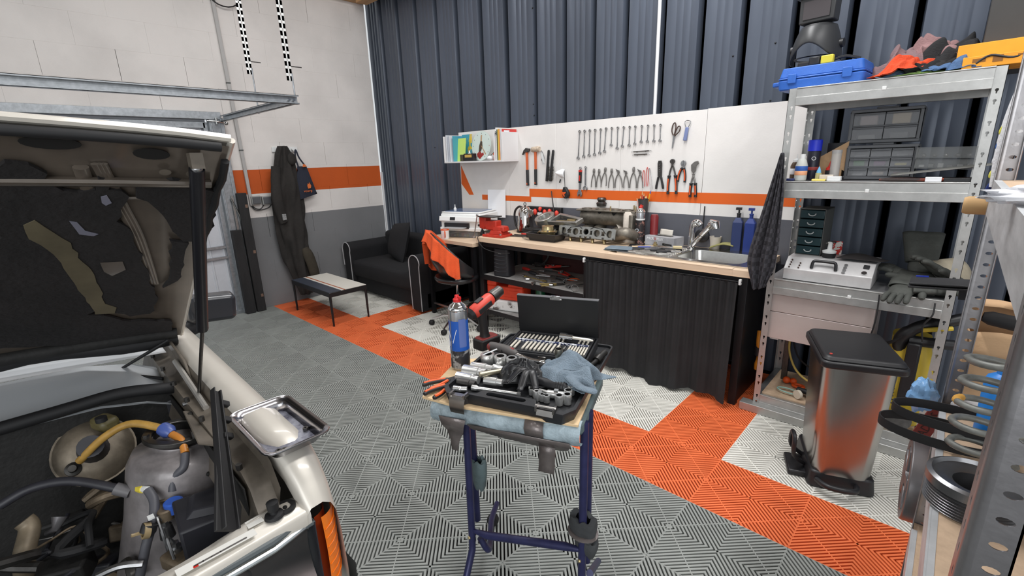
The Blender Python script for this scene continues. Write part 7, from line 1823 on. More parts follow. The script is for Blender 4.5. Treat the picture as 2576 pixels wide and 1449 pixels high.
# black trim strip standing in the bay, leaning over the slam panel
t0=ony(540,985,-1.575); t1=Vector((.105,-1.660,.812))
ts=thing('trim_strip','long black plastic trim strip standing in the engine bay, foot on the front panel','trim strip',(0,0,0))
d_=(t0-t1); L_=d_.length
Mt=frame(t1,d_.cross(Vector((1,.2,0))).normalized(),d_); Mt.translation=t1
zt_=Mt
bb=MB(); bb.prism([(-.028,0),(.024,0),(.034,.05),(.018,.12),(.012,L_*.55),(.008,L_),(-.010,L_),(-.014,L_*.5),(-.017,.12)],-.004,.004,M=Mt)
bb.prism([(-.017,0),(-.013,0),(-.010,L_),(-.013,L_)],.0,.016,M=Mt).prism([(.016,.0),(.020,.0),(.010,L_),(.006,L_)],.0,.012,M=Mt)
bb.obj('strip',mat('trim_black',(30,29,30),.55),ts,bev=.002)
for k in range(3): MB().box(.008,.030,L_*(.62+.13*k),L_*(.66+.13*k),-.002,.010,M=Mt).obj('clip',mat('trim_black',(30,29,30),.55),ts,bev=.002)
# ================================================================ WORK STAND WITH THE TOOL CASE
ws=thing('work_stand','work stand of dark blue tube, its top padded with pale blue foam and tape','stand',(.20,-.86,0))
def sm(x,y,z): return (x-.20,y+.86,z)
m_btube=mat('blue_tube_paint',(46,48,88),.4,.3,var=.25,vscale=18)
m_foam=mat('pale_blue_foam',(156,172,180),.6,var=.4,vscale=9,bump=1.0,bscale=30)
m_foamg=mat('grey_green_foam',(96,112,114),.85,var=.25,vscale=12,bump=.4,bscale=40)
m_foamd=mat('dark_grey_foam',(62,64,66),.85,var=.2,vscale=12,bump=.3,bscale=40)
m_tape=mat('silver_tape',(118,110,108),.35,.4,var=.2,vscale=8,bump=.5,bscale=18)
LF,RF=(.012,-.955),(.393,-.835); LB,RB=(-.035,-.885),(.372,-.775)
MB().tube([sm(LF[0]+.008,LF[1],.79),sm(LF[0],LF[1],.24),sm(LF[0]+.002,LF[1]-.004,.19),sm(LF[0]+.035,LF[1]-.09,.075),sm(LF[0]+.07,LF[1]-.22,.015)],.0125,12).obj('leg',m_btube,ws)
MB().tube([sm(RF[0]+.004,RF[1],.79),sm(RF[0],RF[1],.24),sm(RF[0]+.002,RF[1]-.004,.19),sm(RF[0]+.03,RF[1]-.10,.075),sm(RF[0]+.06,RF[1]-.22,.015)],.0125,12).obj('leg',m_btube,ws)
MB().tube([sm(LB[0],LB[1],.79),sm(LB[0]+.01,LB[1]-.01,.25)],.0125,12).obj('leg',m_btube,ws)
MB().tube([sm(RB[0],RB[1],.79),sm(RB[0]+.005,RB[1]-.01,.25)],.0125,12).obj('leg',m_btube,ws)
jl=Vector((LF[0]+.02,LF[1]+.02,.235)); q=onz(1250,1264,.06)
MB().tube(spline([sm(*jl),sm(jl.x+.01,jl.y+.03,.17),sm(q.x*.6+jl.x*.4,q.y*.6+jl.y*.4,.10),sm(q.x,q.y,.055)],6),.0115,12).obj('rear_foot',m_btube,ws)
MB().tube([sm(RF[0]+.01,RF[1]+.03,.235),sm(RF[0]-.09,RF[1]+.24,.055)],.0115,12).obj('rear_foot',m_btube,ws)
q2=onz(1240,1308,.026)
MB().lathe([(0,-.012),(.024,-.012),(.026,0),(.024,.012),(0,.012)],20,T(sm(q2.x,q2.y,.027)) @ RZ(30) @ RX(90)).obj('castor',m_rubber,ws)
MB().cyl(sm(q2.x,q2.y,.03),sm(q2.x,q2.y,.075),.008,seg=8).obj('castor_stem',m_tool,ws)
MB().tube([sm(LF[0]+.01,LF[1],.272),sm(LF[0]+.06,LF[1]+.018,.270),sm(RF[0]-.05,RF[1]-.016,.335),sm(RF[0],RF[1],.342)],[.007,.0135,.0135,.007],12).obj('cross_bar',m_btube,ws)
for (x,y,z) in ((LF[0],LF[1]-.013,.245),(RF[0],RF[1]-.013,.31)): MB().ball(sm(x,y,z),.006,10,6).obj('bolt',m_brass,ws)
# foam wraps on the legs
def wrap(cx,cy,z0,z1,r_,m_,top_r=None,name='foam_wrap'):
    b=MB(); P=[]
    for k in range(26):
        a=2*math.pi*k/26; rr_=r_*(1+.12*math.sin(2*a+1)); P.append((rr_*math.cos(a),rr_*.8*math.sin(a)))
    n=26; lv=[]
    for (f_,z) in ((.55,z1-.004),(.98,z1),(1.05,z1-.02),(1.0,(z0+z1)/2),(.80,z0+.01),(.5,z0)):
        lv += [sm(cx+p_[0]*f_,cy+p_[1]*f_,z+.006*math.sin(5*math.atan2(p_[1],p_[0]))) for p_ in P]
    b.add(lv,[(k*n+i,k*n+(i+1)%n,(k+1)*n+(i+1)%n,(k+1)*n+i) for k in range(5) for i in range(n)])
    return b.obj(name,m_,ws,smooth=60)
q=ony(1203,1200,LB[1]); wrap(q.x+.004,LB[1],.385,.505,.030,m_foamg)
wrap(RF[0]-.004,RF[1]+.01,.37,.455,.040,m_foamd); wrap(RF[0]+.004,RF[1]+.018,.315,.38,.034,m_foamd)
b=MB(); b.tube([sm(RF[0]-.004+.041*math.cos(R(a)),RF[1]+.01+.034*math.sin(R(a)),.402) for a in range(0,360,20)],.010,6,closed=True,flat=.3); b.obj('tape_band',m_tape,ws)
# padded top
pd=Vector((.42,.17,0)); pd.normalize(); pn=Vector((-pd.y,pd.x,0))
PM=frame(sm(-.005,-1.050,.783),pd,pn)
MB().prism(rrect(.0,.455,.01,.34,.02,3),-.020,.018,M=PM).obj('top_board',m_foamg,ws,bev=.008)
MB().grid(28,14,lambda i,j: tuple(PM @ Vector((.46*i-.004,.004-(.036+.004*math.sin(i*17))*math.sin(R(200*j-10)),.036*math.cos(R(200*j-10))-.002+.004*noise.noise(Vector((i*9,j*4,3))))))).obj('foam_roll',m_foam,ws,smooth=80)
def tapestrip(u0,u1,pts,nm='tape_strip'):
    """strip hanging below the roll; pts list of (x along, width0, z, yoff)"""
    b=MB(); vs=[]
    for (x0,x1,z,yo) in pts: vs += [PM @ Vector((x0,yo,z)),PM @ Vector((x1,yo-.002,z))]
    b.add(vs,[(2*k,2*k+1,2*k+3,2*k+2) for k in range(len(pts)-1)])
    return b.obj(nm,m_tape,ws,solid=.0015,smooth=60)
tapestrip(0,0,[(.03,.12,.0,-.040),(.035,.11,-.03,-.036),(.045,.10,-.055,-.022),(.055,.085,-.09,-.022),(.058,.080,-.12,-.024)])
tapestrip(0,0,[(.12,.43,-.016,-.034),(.13,.43,-.034,-.026),(.22,.42,-.052,-.014),(.32,.40,-.062,-.006)])
tapestrip(0,0,[(.335,.385,-.045,-.014),(.336,.384,-.080,-.016),(.334,.382,-.118,-.012),(.333,.381,-.138,-.015)])
tapestrip(0,0,[(.30,.355,.030,-.026),(.30,.356,.010,-.040),(.302,.357,-.012,-.036)])
MB().tube([PM @ Vector((.05,.01,-.03)),PM @ Vector((.05,.03,-.10))],.020,12).obj('foam_sleeve',m_foamd,ws)
# thin wooden board on the pad
wb_=thing('wooden_board','thin pale wooden board under the tool case, its corner sticking out on the left','board',M=T((.138,-.757,.812)) @ RZ(19))
c1=onz(1062,997,.82); c2=onz(1150,905,.82)
inv=wb_.matrix_world.inverted()
Q=[inv @ Vector((c1.x,c1.y,.812)),inv @ Vector((.09,-1.045,.812)),inv @ Vector((.42,-.90,.812)),inv @ Vector((.30,-.62,.812)),inv @ Vector((-.06,-.70,.812)),inv @ Vector((c2.x,c2.y,.812))]
MB().prism([(p_.x,p_.y) for p_ in Q],.0,.008).obj('board',mat('pale_ply',(224,194,152),.6,var=.1,stretch=(1,8,8),vscale=5),wb_,bev=.001)
BZ=.8205
# tool case: lower half with rim, handle cut-out, latches; hinged half behind
CM=T((.130,-.737,BZ)) @ RZ(19.5)
tc=thing('socket_case','black open socket case full of chrome sockets on the work stand','case',M=CM)
m_case=mat('case_black',(33,34,37),.45,bump=.05,bscale=200)
cw,cd=.207,.272
def dish(b,x0,x1,y0,y1,h,wall=.008,r_=.02):
    O=rrect(x0,x1,y0,y1,r_,3); I=rrect(x0+wall,x1-wall,y0+wall,y1-wall,max(.004,r_-wall*.5),3); n=len(O)
    lv=[[(p_[0]*.985,p_[1],0) for p_ in O],[(p_[0],p_[1],h) for p_ in O],[(p_[0],p_[1],h) for p_ in I],[(p_[0],p_[1],h-.012) for p_ in I]]
    b.add(sum(lv,[]),[(k*n+i,k*n+(i+1)%n,(k+1)*n+(i+1)%n,(k+1)*n+i) for k in range(3) for i in range(n)]+[tuple(range(n))[::-1],tuple(range(3*n,4*n))])
    return b
O=[(-cw,-cd+.035),(-cw+.03,-cd),(-cw+.075,-cd),(-cw+.09,-cd+.014),(cw-.09,-cd+.014),(cw-.07,-cd),(cw-.025,-cd),(cw,-cd+.04),(cw,.0),(-cw,.0)]
def inset(P,d):
    cx=sum(p_[0] for p_ in P)/len(P); cy=sum(p_[1] for p_ in P)/len(P)
    return [(p_[0]+math.copysign(d,cx-p_[0]),p_[1]+math.copysign(d,cy-p_[1])) for p_ in P]
I_=inset(O,.010); n=len(O); hh=.034
b=MB(); lv=[[(p_[0]*.97,p_[1]*.985,0) for p_ in O],[(p_[0],p_[1],hh*.75) for p_ in O],[(p_[0],p_[1],hh) for p_ in O],[(p_[0],p_[1],hh) for p_ in I_],[(p_[0],p_[1],hh-.014) for p_ in I_]]
b.add(sum(lv,[]),[(k*n+i,k*n+(i+1)%n,(k+1)*n+(i+1)%n,(k+1)*n+i) for k in range(4) for i in range(n)]+[tuple(range(n))[::-1],tuple(range(4*n,5*n))])
b.obj('case_bottom',m_case,tc,bev=.003)
b=MB(); dish(b,-cw,cw,.004,cd,.026,.007,.02); b.obj('case_lid',m_case,tc,bev=.002)
# handle bar with slot
b=MB()
oo=[(-.095,-cd+.012),(.105,-cd+.012),(.085,-cd+.052),(-.080,-cd+.052)]
ho=[(p_[0]+.0,p_[1]-cd+.034) for p_ in [(x,y) for (x,y) in [(.062*math.cos(R(a)) if abs(math.cos(R(a))) > .99 else math.copysign(.052,math.cos(R(a)))+.010*math.cos(R(a)),.010*math.sin(R(a))) for a in range(0,360,20)]]]
tri=mg_.tessellate_polygon([[Vector((*p_,0)) for p_ in oo],[Vector((*p_,0)) for p_ in ho][::-1]])
ap=[Vector((*p_,hh+.001)) for p_ in oo]+[Vector((*p_,hh+.001)) for p_ in ho][::-1]
b.add(ap,[tuple(t_) for t_ in tri]); m_=len(ho)
b.add([(p_[0],p_[1],hh+.001) for p_ in ho]+[(p_[0],p_[1],hh-.026) for p_ in ho],[(i,(i+1)%m_,m_+(i+1)%m_,m_+i) for i in range(m_)])
b.obj('handle_bar',m_case,tc)
MB().add([(p_[0],p_[1],hh-.0125) for p_ in ho],[tuple(range(m_))]).obj('handle_slot',m_hole,tc)
m_latch=mat('latch_steel',(160,156,152),.25,1.0,var=.15)
lt=MB(); lt.box(-.030,.030,-.006,.012,0,.006).box(-.026,-.020,-.010,.016,.0,.012).box(.020,.026,-.010,.016,.0,.012)
lt.grid(6,8,lambda i,j: (-.026+.052*i+.003*(1-2*i)*j,-.006-.006*math.sin(j*3.1)-.004*j,.004-.052*j))
lt.obj('latch',m_latch,tc,solid=0).matrix_local=T((-cw+.072,-cd-.004,hh-.004))
lt=MB(); lt.box(-.028,.028,-.002,.010,0,.006).cyl((-.030,.004,.012),(.030,.004,.012),.004,seg=8).box(-.028,-.022,-.008,.018,.0,.014).box(.022,.028,-.008,.018,.0,.014).grid(6,4,lambda i,j: (-.024+.048*i,-.004-.004*j,.006-.016*j))
lt.obj('latch',m_latch,tc).matrix_local=T((cw-.075,-cd+.002,hh-.002))
def L3(x,y,z): return CM @ Vector((x,y,z))
IZ=hh-.012        # inner tray level
def put(name,label,cat,x,y,z,rz,group=None,tilt=0,rx=0):
    if y <-.06: y *= 1.045
    return thing(name,label,cat,M=CM @ T((x,y,z)) @ RZ(rz) @ RY(tilt) @ RX(rx),group=group)
def socket_mesh(t,r_,h,m_=m_chrome,hexr=.62,nm='socket_body'):
    MB().lathe([(r_*hexr,h),(r_*.97,h),(r_,h-.002),(r_,h*.45),(r_*.93,h*.40),(r_*.93,.001),(r_*.9,0),(0,0)],24,cap=False).obj(nm,m_,t)
    MB().lathe([(r_*hexr,h),(r_*hexr*.98,h*.3),(0,h*.3)],6,cap=False).obj('socket_hex',m_dksteel,t)
m_sat=mat('satin_chrome',(222,222,220),.26,.8,var=.06)
# large sockets standing in a row at the back of the front half
for k,(x,r_,lb) in enumerate(((-.155,.024,'largest upright socket, with a steel pin lying in it'),(-.107,.021,'second upright socket in the back row of the case'),(-.066,.0185,'third upright socket in the back row of the case'),(-.030,.0165,'fourth upright socket, half under the black gloves'))):
    t=put('socket',lb,'socket',x,-.040,IZ+.001,0,'upright sockets in the back row'); socket_mesh(t,r_,.044,m_sat)
t=put('steel_pin','thin steel pin leaning in the largest upright socket','pin',-.155,-.040,IZ+.048,35,tilt=-18)
MB().tube([(-.02,0,0),(.035,0,0)],.003,8).obj('pin',m_tool,t)
# big sockets lying
for k,(x,y,L_,r_,an,lb) in enumerate(((-.148,-.092,.075,.017,2,'long bright socket lying across the left of the case, rearmost'),(-.155,-.128,.080,.019,0,'thick bright spark plug socket lying left in the case'),(-.160,-.165,.078,.015,-2,'slim socket lying in the front left of the case'),
                                            (-.150,-.190,.060,.012,0,'short dark socket lying by the left front corner of the case'),(-.085,-.072,.070,.012,-12,'slim chrome socket lying in front of the upright ones'),(-.075,-.155,.060,.013,3,'chrome joint piece lying in the middle left of the case'))):
    t=put('socket',lb,'socket',x,y,IZ+r_+.001,an,'sockets lying in the case')
    MB().tube([(-L_/2,0,0),(L_*.18,0,0),(L_*.2,0,0),(L_/2,0,0)],[r_,r_,r_*.82,r_*.82],22).obj('socket_body',m_sat if k != 3 else m_dksteel,t)
    MB().cyl((-L_/2-.0005,0,0),(-L_/2,0,0),r_*.6,seg=6).obj('socket_hex',m_hole,t)
# extension bar, small T-handle
t=put('extension_bar','chrome extension bar lying across the front left of the case','extension bar',-.055,-.196,IZ+.008,4)
MB().tube([(-.07,0,0),(-.055,0,0),(-.05,0,0),(.075,0,0)],[.009,.009,.0055,.0055],12).box(.075,.085,-.005,.005,-.005,.005).obj('bar',m_sat,t)
t=put('ratchet_small','small ratchet lying diagonally beside the black gloves','ratchet',-.070,-.110,IZ+.030,52,tilt=4)
MB().tube([(-.075,0,0),(-.06,0,0),(.045,0,0)],[.008,.009,.007],12).cyl((.06,0,-.008),(.06,0,.010),.019,seg=20).obj('ratchet_body',mat('brass_steel',(170,162,140),.3,.9),t)
MB().cyl((.06,0,.010),(.06,0,.013),.012,seg=16).obj('dial',m_dksteel,t)
t=put('universal_joint','chrome universal joint lying near the left latch','joint',-.155,-.222,IZ+.008,8)
MB().tube([(-.02,0,0),(0,0,0)],.009,12).tube([(0,0,0),(.022,.004,0)],.008,12).ball((0,0,0),.0095,10,8).obj('joint_body',m_sat,t)
# small sockets at the front centre and right
sm_s=[(.055,-.165,.0075,.020),(.067,-.160,.0075,.018),(.070,-.172,.0085,.022),(.083,-.175,.009,.022),(.082,-.190,.010,.030),(.098,-.188,.009,.022),(.112,-.190,.010,.022)]
for k,(x,y,r_,h) in enumerate(sm_s):
    t=put('small_socket','tiny socket in the row beside the right latch, ' +['first from the left','second','third','fourth','fifth, standing taller','sixth','last before the latch'][k],'socket',x,y-.004,IZ+.001,0,'tiny sockets beside the right latch'); socket_mesh(t,r_,h,m_sat,.55)
for k,(x,y,r_,lb) in enumerate(((.150,-.195,.0125,'left'),(.170,-.182,.0125,'front right'),(.165,-.158,.0125,'middle'),(.165,-.130,.0115,'rear'))):
    t=put('small_socket','upright socket in the right corner of the case, the %s one' %lb,'socket',x,y,IZ+.001,0,'upright sockets in the right corner'); socket_mesh(t,r_,.030,m_sat,.66)
t=put('extension_bar','short chrome extension lying beside the black screwdriver handle','extension bar',.095,-.155,IZ+.010,-8)
MB().tube([(-.055,0,0),(.03,0,0),(.032,0,0),(.055,0,0)],[.0055,.0055,.010,.010],12).obj('bar',m_sat,t)
t=put('slide_head','chrome sliding head lying by the right latch','socket',.125,-.165,IZ+.012,5)
MB().tube([(-.02,0,0),(.03,0,0)],.012,14).box(.0,.012,-.006,.006,.008,.016).obj('head',m_sat,t)
t=put('bit_driver','black ribbed bit driver handle lying under the blue cloth','screwdriver',.090,-.122,IZ+.020,-6)
MB().tube([(-.085,0,0),(-.080,0,0),(-.055,0,0),(-.05,0,0),(.02,0,0),(.06,0,0),(.068,0,0)],[.006,.010,.011,.013,.017,.016,.010],16).obj('handle',m_blackp,t)
for k in range(4): b=MB(); ring(b,.0165,.0182,-.0015,.0015,T((.03+.008*k,0,0)) @ RY(90),18); b.obj('grip_ring',m_blackp,t)
# big ratchet lying across
t=put('ratchet','large ratchet with a grey and red handle lying across the open case','ratchet',-.02,-.005,IZ+.036,0,tilt=0)
m_gg=mat('grey_soft_grip',(84,80,78),.6,var=.1)
MB().tube(spline([(-.165,.045,.0),(-.15,.043,.002),(-.10,.030,.004),(-.045,.008,.002)],5),[.006,.013]+[.0165]*8+[.0165,.017,.0165,.015,.012,.010],16).obj('grip',m_gg,t)
MB().tube(spline([(-.172,.047,.0),(-.155,.043,.0)],3),[.010,.014,.016,.0172],16).tube([(-.115,.0345,.0165),(-.06,.014,.0165)],.0035,8).obj('grip_inlay',mat('grip_red',(150,50,48),.5),t)
MB().tube(spline([(-.045,.008,.002),(.0,-.008,.0),(.05,-.012,-.002),(.095,-.020,-.004)],6),[.010]*8+[.009]*5+[.012]*5+[.016],14,flat=.7).obj('shank',m_chrome,t)
MB().cyl((.112,-.022,-.014),(.112,-.022,.006),.026,seg=26).cyl((.112,-.022,.006),(.112,-.022,.009),.018,seg=22).obj('head',m_chrome,t)
t2=put('socket','deep socket standing on the head of the large ratchet','socket',.092,-.027,IZ+.0465,0)
MB().lathe([(.0095,.046),(.0125,.046),(.013,.044),(.013,.022),(.0115,.020),(.0115,0),(0,0)],22,cap=False).obj('socket_body',mat('oxidised_chrome',(140,136,124),.3,.9),t2)
MB().lathe([(.0095,.046),(.009,.02),(0,.02)],12,cap=False).obj('socket_hex',m_hole,t2)
t=put('tommy_bar','chrome bar lying behind the big upright sockets','bar',-.035,-.012,IZ+.008,-6)
MB().tube([(-.06,0,0),(.10,0,0)],.008,12).obj('bar',m_chrome,t)
# universal joint at the right edge of the lid half
t=put('impact_joint','dark jointed extension standing in the right rim of the case lid','joint',.180,.13,.024,78)
MB().tube([(-.06,0,0),(-.01,0,0)],.008,12).tube([(-.01,0,0),(.015,0,.004)],.014,12).tube([(.015,0,.004),(.06,0,.006)],.011,12).obj('joint_body',m_dksteel,t)
t=put('earplug','tiny white foam piece in the left of the case lid','foam piece',-.165,.045,.016,0); MB().ball((0,0,.004),.008,10,8,sc=(.8,1.4,.8)).obj('foam',m_white,t)
# bit box
BM_=CM @ T((.014,.118,.0275)) @ RZ(3)
bb_=thing('bit_box','black steel bit box with raised lid and rows of silver bits on the open case','case',M=BM_)
bw,bd,bh=.152,.102,.038
b=MB(); dish(b,-bw,bw,-bd,bd,bh,.006,.010); b.obj('box_bottom',m_case,bb_,bev=.001)
LM=T((0,bd,bh-.002)) @ RX(8)
MB().box(-bw,bw,0,.012,.0,2*.074,M=LM).obj('box_lid',mat('lid_black',(20,20,22),.5),bb_,bev=.002)
MB().box(-bw,bw,-.002,.014,2*.074,2*.074+.0015,M=LM).obj('lid_edge',mat('edge_grey',(120,120,122),.35,.5),bb_)
MB().box(-.018,.014,-.006,.0,2*.072,2*.079,M=LM).box(-.024,.020,-.004,.004,2*.070,2*.0735,M=LM).obj('lid_latch',m_chrome,bb_,bev=.001)
MB().box(-.014,.014,-bd-.004,-bd,bh-.024,bh-.006).obj('front_latch',m_latch,bb_,bev=.001)
MB().prism(rrect(-bw+.010,bw-.010,-bd+.010,bd-.010,.008,3),bh-.010,bh-.006).obj('insert_tray',m_case,bb_)
for (x0,x1,y0,y1) in ((-bw+.010,bw-.010,-bd+.010,-bd+.018),(-bw+.010,bw-.010,bd-.018,bd-.010),(-bw+.010,-bw+.018,-bd+.010,bd-.010),(bw-.018,bw-.010,-bd+.010,bd-.010)):
    MB().box(x0,x1,y0,y1,bh-.008,bh+.003).obj('insert_rim',m_case,bb_,bev=.002)
MB().box(-bw+.018,bw-.018,.008,.018,bh-.006,bh+.002).obj('label_strip',mat('label_strip',(34,44,84),.5,col2=(220,222,226),vscale=110,spot=(.5,.52)),bb_)
ORD='first second third fourth fifth sixth seventh eighth ninth tenth eleventh twelfth thirteenth fourteenth fifteenth'.split()
m_bit=mat('bit_silver',(228,222,208),.35,.25)
xs=[-.125+.0145*k for k in range(12)]
for k,x in enumerate(xs):
    if k==2: continue
    t=thing('screw_bit','long silver bit in the left block of the bit box, %s from the left' %['first','second','','third','fourth','fifth','sixth','seventh','eighth','ninth','tenth','eleventh'][k],'bit',M=BM_ @ T((x,-.035,bh+.001)),group='long bits in the bit box')
    MB().tube([(0,-.036,0),(0,.025,0),(0,.034,0)],[.0042,.0042,.0022],6).obj('bit_body',m_bit,t)
for k in range(7):
    x=.074+.0098*k
    t=thing('screw_bit','long silver bit in the right block of the bit box, %s from the left' %['first','second','third','fourth','fifth','sixth','seventh'][k],'bit',M=BM_ @ T((x,-.035,bh+.001)),group='long bits in the bit box')
    MB().tube([(0,-.036,0),(0,.025,0),(0,.034,0)],[.0034,.0034,.0018],6).obj('bit_body',m_bit,t)
for k in range(18):
    x=-.125+.0147*k
    if 12 <= k <= 14: continue
    t=thing('screw_bit','short silver bit in the back row of the bit box, %s from the left' %ORD[k if k < 12 else k-3],'bit',M=BM_ @ T((x,.046,bh+.001)),group='short bits in the back row of the bit box')
    MB().tube([(0,-.022,0),(0,.014,0),(0,.022,0)],[.0036,.0036,.0018],6).obj('bit_body',m_bit,t)
t=thing('bit_adapter','small chrome bit adapter in the middle compartment of the bit box','adapter',M=BM_ @ T((.054,-.040,bh+.006)) @ RZ(80))
MB().tube([(-.012,0,0),(.0,0,0),(.001,0,0),(.013,0,0)],[.0085,.0085,.007,.007],14).obj('adapter_body',m_chrome,t)
t=thing('bit_socket','chrome bit holder with a long bit lying across the back row of the bit box','adapter',M=BM_ @ T((.085,.036,bh+.016)) @ RZ(-6))
MB().tube([(-.060,0,0),(-.035,0,0),(-.034,0,0),(-.012,0,0)],[.0135,.0135,.011,.011],18).obj('holder',m_chrome,t)
MB().tube([(-.012,0,0),(.045,0,0),(.06,0,0)],[.0055,.0055,.003],6).obj('bit_body',m_bit,t)
# black gloves and blue cloth
def crumple2(name,label,cat,M,sx,sy,hz,m_,seed,freq=3.0,nx=46,ny=40,solid=.002,edge=.0):
    def f(i,j):
        u,v=(i-.5)*2,(j-.5)*2
        rr_=min(1,math.sqrt(u*u+v*v))
        def rid(x): return 1-abs(2*x)
        n1=rid(noise.noise(Vector((u*freq*.6+seed,v*freq*.6,seed)))); n2=rid(noise.noise(Vector((u*freq*1.5+seed,v*freq*1.5,seed+3))))
        z=hz*((1-rr_**2)*.55+.45*n1*(1-rr_**3)+.22*n2*(1-rr_**4))+edge
        du=.22*noise.noise(Vector((u*2,v*2,seed+7))); dv=.22*noise.noise(Vector((u*2,v*2,seed+13)))
        k=1-.12*abs(noise.noise(Vector((math.atan2(v,u)*2,seed,0))))*rr_*3
        return (sx*.5*(u*k+du),sy*.5*(v*k+dv),max(.003,z))
    o=MB().grid(nx,ny,f).obj(name,m_,smooth=70,solid=solid,sub=1); o.matrix_world=M
    return tag(o,label,cat)
m_nit=mat('black_nitrile',(30,30,32),.38,var=.1)
crumple2('nitrile_gloves','crumpled black nitrile gloves lying in the middle of the open case','gloves',CM @ T((.000,-.100,IZ+.010)) @ RZ(12),.17,.12,.062,m_nit,2.2,4.2)
tg=put('glove_fingers','second black nitrile glove with limp fingers hanging toward the case front','gloves',.03,-.115,IZ+.020,-20)
for k,(a,L_) in enumerate(((-150,.085),(-120,.075),(-70,.085),(-35,.075))):
    c_,s_=math.cos(R(a)),math.sin(R(a))
    MB().tube(spline([(0,0,.030),(c_*L_*.4,s_*L_*.4,.036),(c_*L_*.8,s_*L_*.8,.012),(c_*L_,s_*L_,.003)],5),[.014]*5+[.012]*6+[.010]*4+[.006],12,flat=.5).obj('glove_finger',m_nit,tg)
crumple2('blue_cloth','crumpled grey blue microfibre cloth over the right side of the case','cloth',CM @ T((.140,-.075,IZ+.024)) @ RZ(-14),.22,.16,.072,m_bluecloth,5.3,1.7,solid=.0035)
tb=put('cloth_fold','rolled hem of a second grey blue cloth lying over the right rim','cloth',.15,-.12,IZ+.036,-22)
MB().tube(spline([(-.12,.05,.012),(-.07,.03,.014),(.0,.005,.012),(.055,-.010,.004),(.10,.01,-.004)],6),[.012]*10+[.014]*9+[.012]*5+[.006],12,flat=.55).obj('fold_roll',m_bluecloth,tb)
# pliers by the can
for k,(x,y,rz,lb) in enumerate(((-.222,-.200,20,'orange and black pliers lying on the wooden board left of the case'),(-.245,-.165,4,'longer orange handled pliers, jaws toward the spray can, outer left on the board'))):
    t=put('pliers',lb,'pliers',x,y,.012,rz+55,'pliers on the wooden board'); t.scale=(.8,.8,.8)
    for s_ in (-1,1):
        pth=spline([(-.085,s_*.026,0),(-.05,s_*.026,0),(.0,s_*.012,0),(.02,s_*.004,0)],4)
        MB().tube(pth,[.007]+[.009]*(len(pth)-2)+[.007],10).obj('grip',blk,t)
        MB().tube([Vector(p_)+Vector((0,s_*.001,.005)) for p_ in pth[1:-3]],.0065,8).obj('grip_inlay',m_orange,t)
    MB().prism([(.02,-.012),(.035,-.012),(.085,-.002),(.085,.002),(.035,.012),(.02,.012)],-.005,.005).obj('jaw',m_dksteel,t,bev=.001)
for k,(x,y) in enumerate(((-.17,-.12),(-.185,-.10))):
    t=put('steel_pick',('long thin steel pick beside the spray can base','second thin steel pick beside the spray can base')[k],'pick',x-.02,y-.02,.012,62+10*k,'steel picks on the board'); MB().tube([(-.05,0,0),(.05,0,.004)],.0015,6).obj('pick',m_tool,t)
# spray can (blue) and drill
q=onz(1160,922,.822)
c_=spray('spray_can','tall silver and blue spray can with a red nozzle standing left of the open case',(0,0,0),.0325,.262,[(0,1,m_can),(.27,.68,mat('print_blue',(30,86,176),.35)),(.03,.27,mat('print_engine',(48,48,52),.4,col2=(150,150,150),vscale=40,spot=(.52,.58)))],'nozzle',mat('bright_red',(206,34,34),.4),M=T((q.x,q.y,.8208)) @ RX(0))
MB().box(-.0015,.0015,-.036,-.033,.004,.222).obj('straw',m_chrome,c_)
for k,(a,z0,z1) in enumerate(((-115,.14,.105),(-80,.10,.150))):
    MB().tube([(.0336*math.cos(R(a+9*s_)),.0336*math.sin(R(a+9*s_)),z0+(z1-z0)*(s_/3)) for s_ in range(4)],.0012,5).obj('print_line',m_paper,c_)
b=MB(); ring(b,.008,.0105,0,.001,T((-.0155,-.0295,.095)) @ RZ(-28) @ RX(90),16); b.obj('printed_ring',m_paper,c_)
MB().grid(6,8,lambda i,j: (.0337*math.cos(R(-40+45*i)),.0337*math.sin(R(-40+45*i)),.085+.10*j)).obj('print_text_block',mat('print_paleblue',(90,110,170),.4),c_)
text('CARB',.013,m_paper,T((-.010,-.0345,.062)) @ RZ(-16) @ RX(90),c_,'lettering') if False else None
dq=onz(1222,872,.83)
DM=T((dq.x-.012,dq.y+.005,.8215)) @ RZ(88) @ Matrix.Scale(.84,4)
dl=thing('cordless_drill','red and black cordless drill standing upright behind the spray can','drill',M=DM)
m_dr=mat('drill_red',(206,66,50),.45,var=.1); m_dk=mat('drill_black',(34,32,33),.5)
MB().prism(rrect(-.045,.075,-.036,.036,.014,3),0,.050).obj('battery',m_dk,dl,bev=.006)
MB().prism(rrect(-.043,.070,-.034,.034,.014,3),.030,.055,top=.85).obj('battery_collar',mat('drill_darkred',(132,40,36),.5),dl,bev=.004)
MB().tube(spline([(.005,0,.05),(.0,0,.10),(-.008,0,.16),(-.008,0,.19)],5),[.026,.024,.022,.021,.021,.021,.021,.022,.022,.023,.024,.025,.026,.027,.028,.03],16).obj('handle',m_dk,dl)
HX=T((-.0,0,.205)) @ RY(-22)
MB().tube([(-.070,0,0),(-.055,0,0),(.045,0,0),(.055,0,0)],[.022,.031,.031,.027],20,M=HX).obj('motor_housing',m_dr,dl)
MB().tube([(.06,0,0),(.085,0,0),(.086,0,0),(.118,0,0),(.128,0,0)],[.028,.029,.026,.025,.014],20,M=HX).obj('chuck',m_dksteel,dl)
MB().box(-.05,.03,-.0345,-.030,-.012,.012,M=HX).box(-.03,.01,-.012,.012,.030,.036,M=HX).obj('housing_panel',m_dk,dl,bev=.003)
MB().tube([(-.085,0,0),(-.07,0,0)],[.020,.031],18,M=HX).obj('rear_cap',m_dk,dl)
MB().box(.016,.034,-.009,.009,.150,.180).obj('trigger',m_dk,dl,bev=.004)
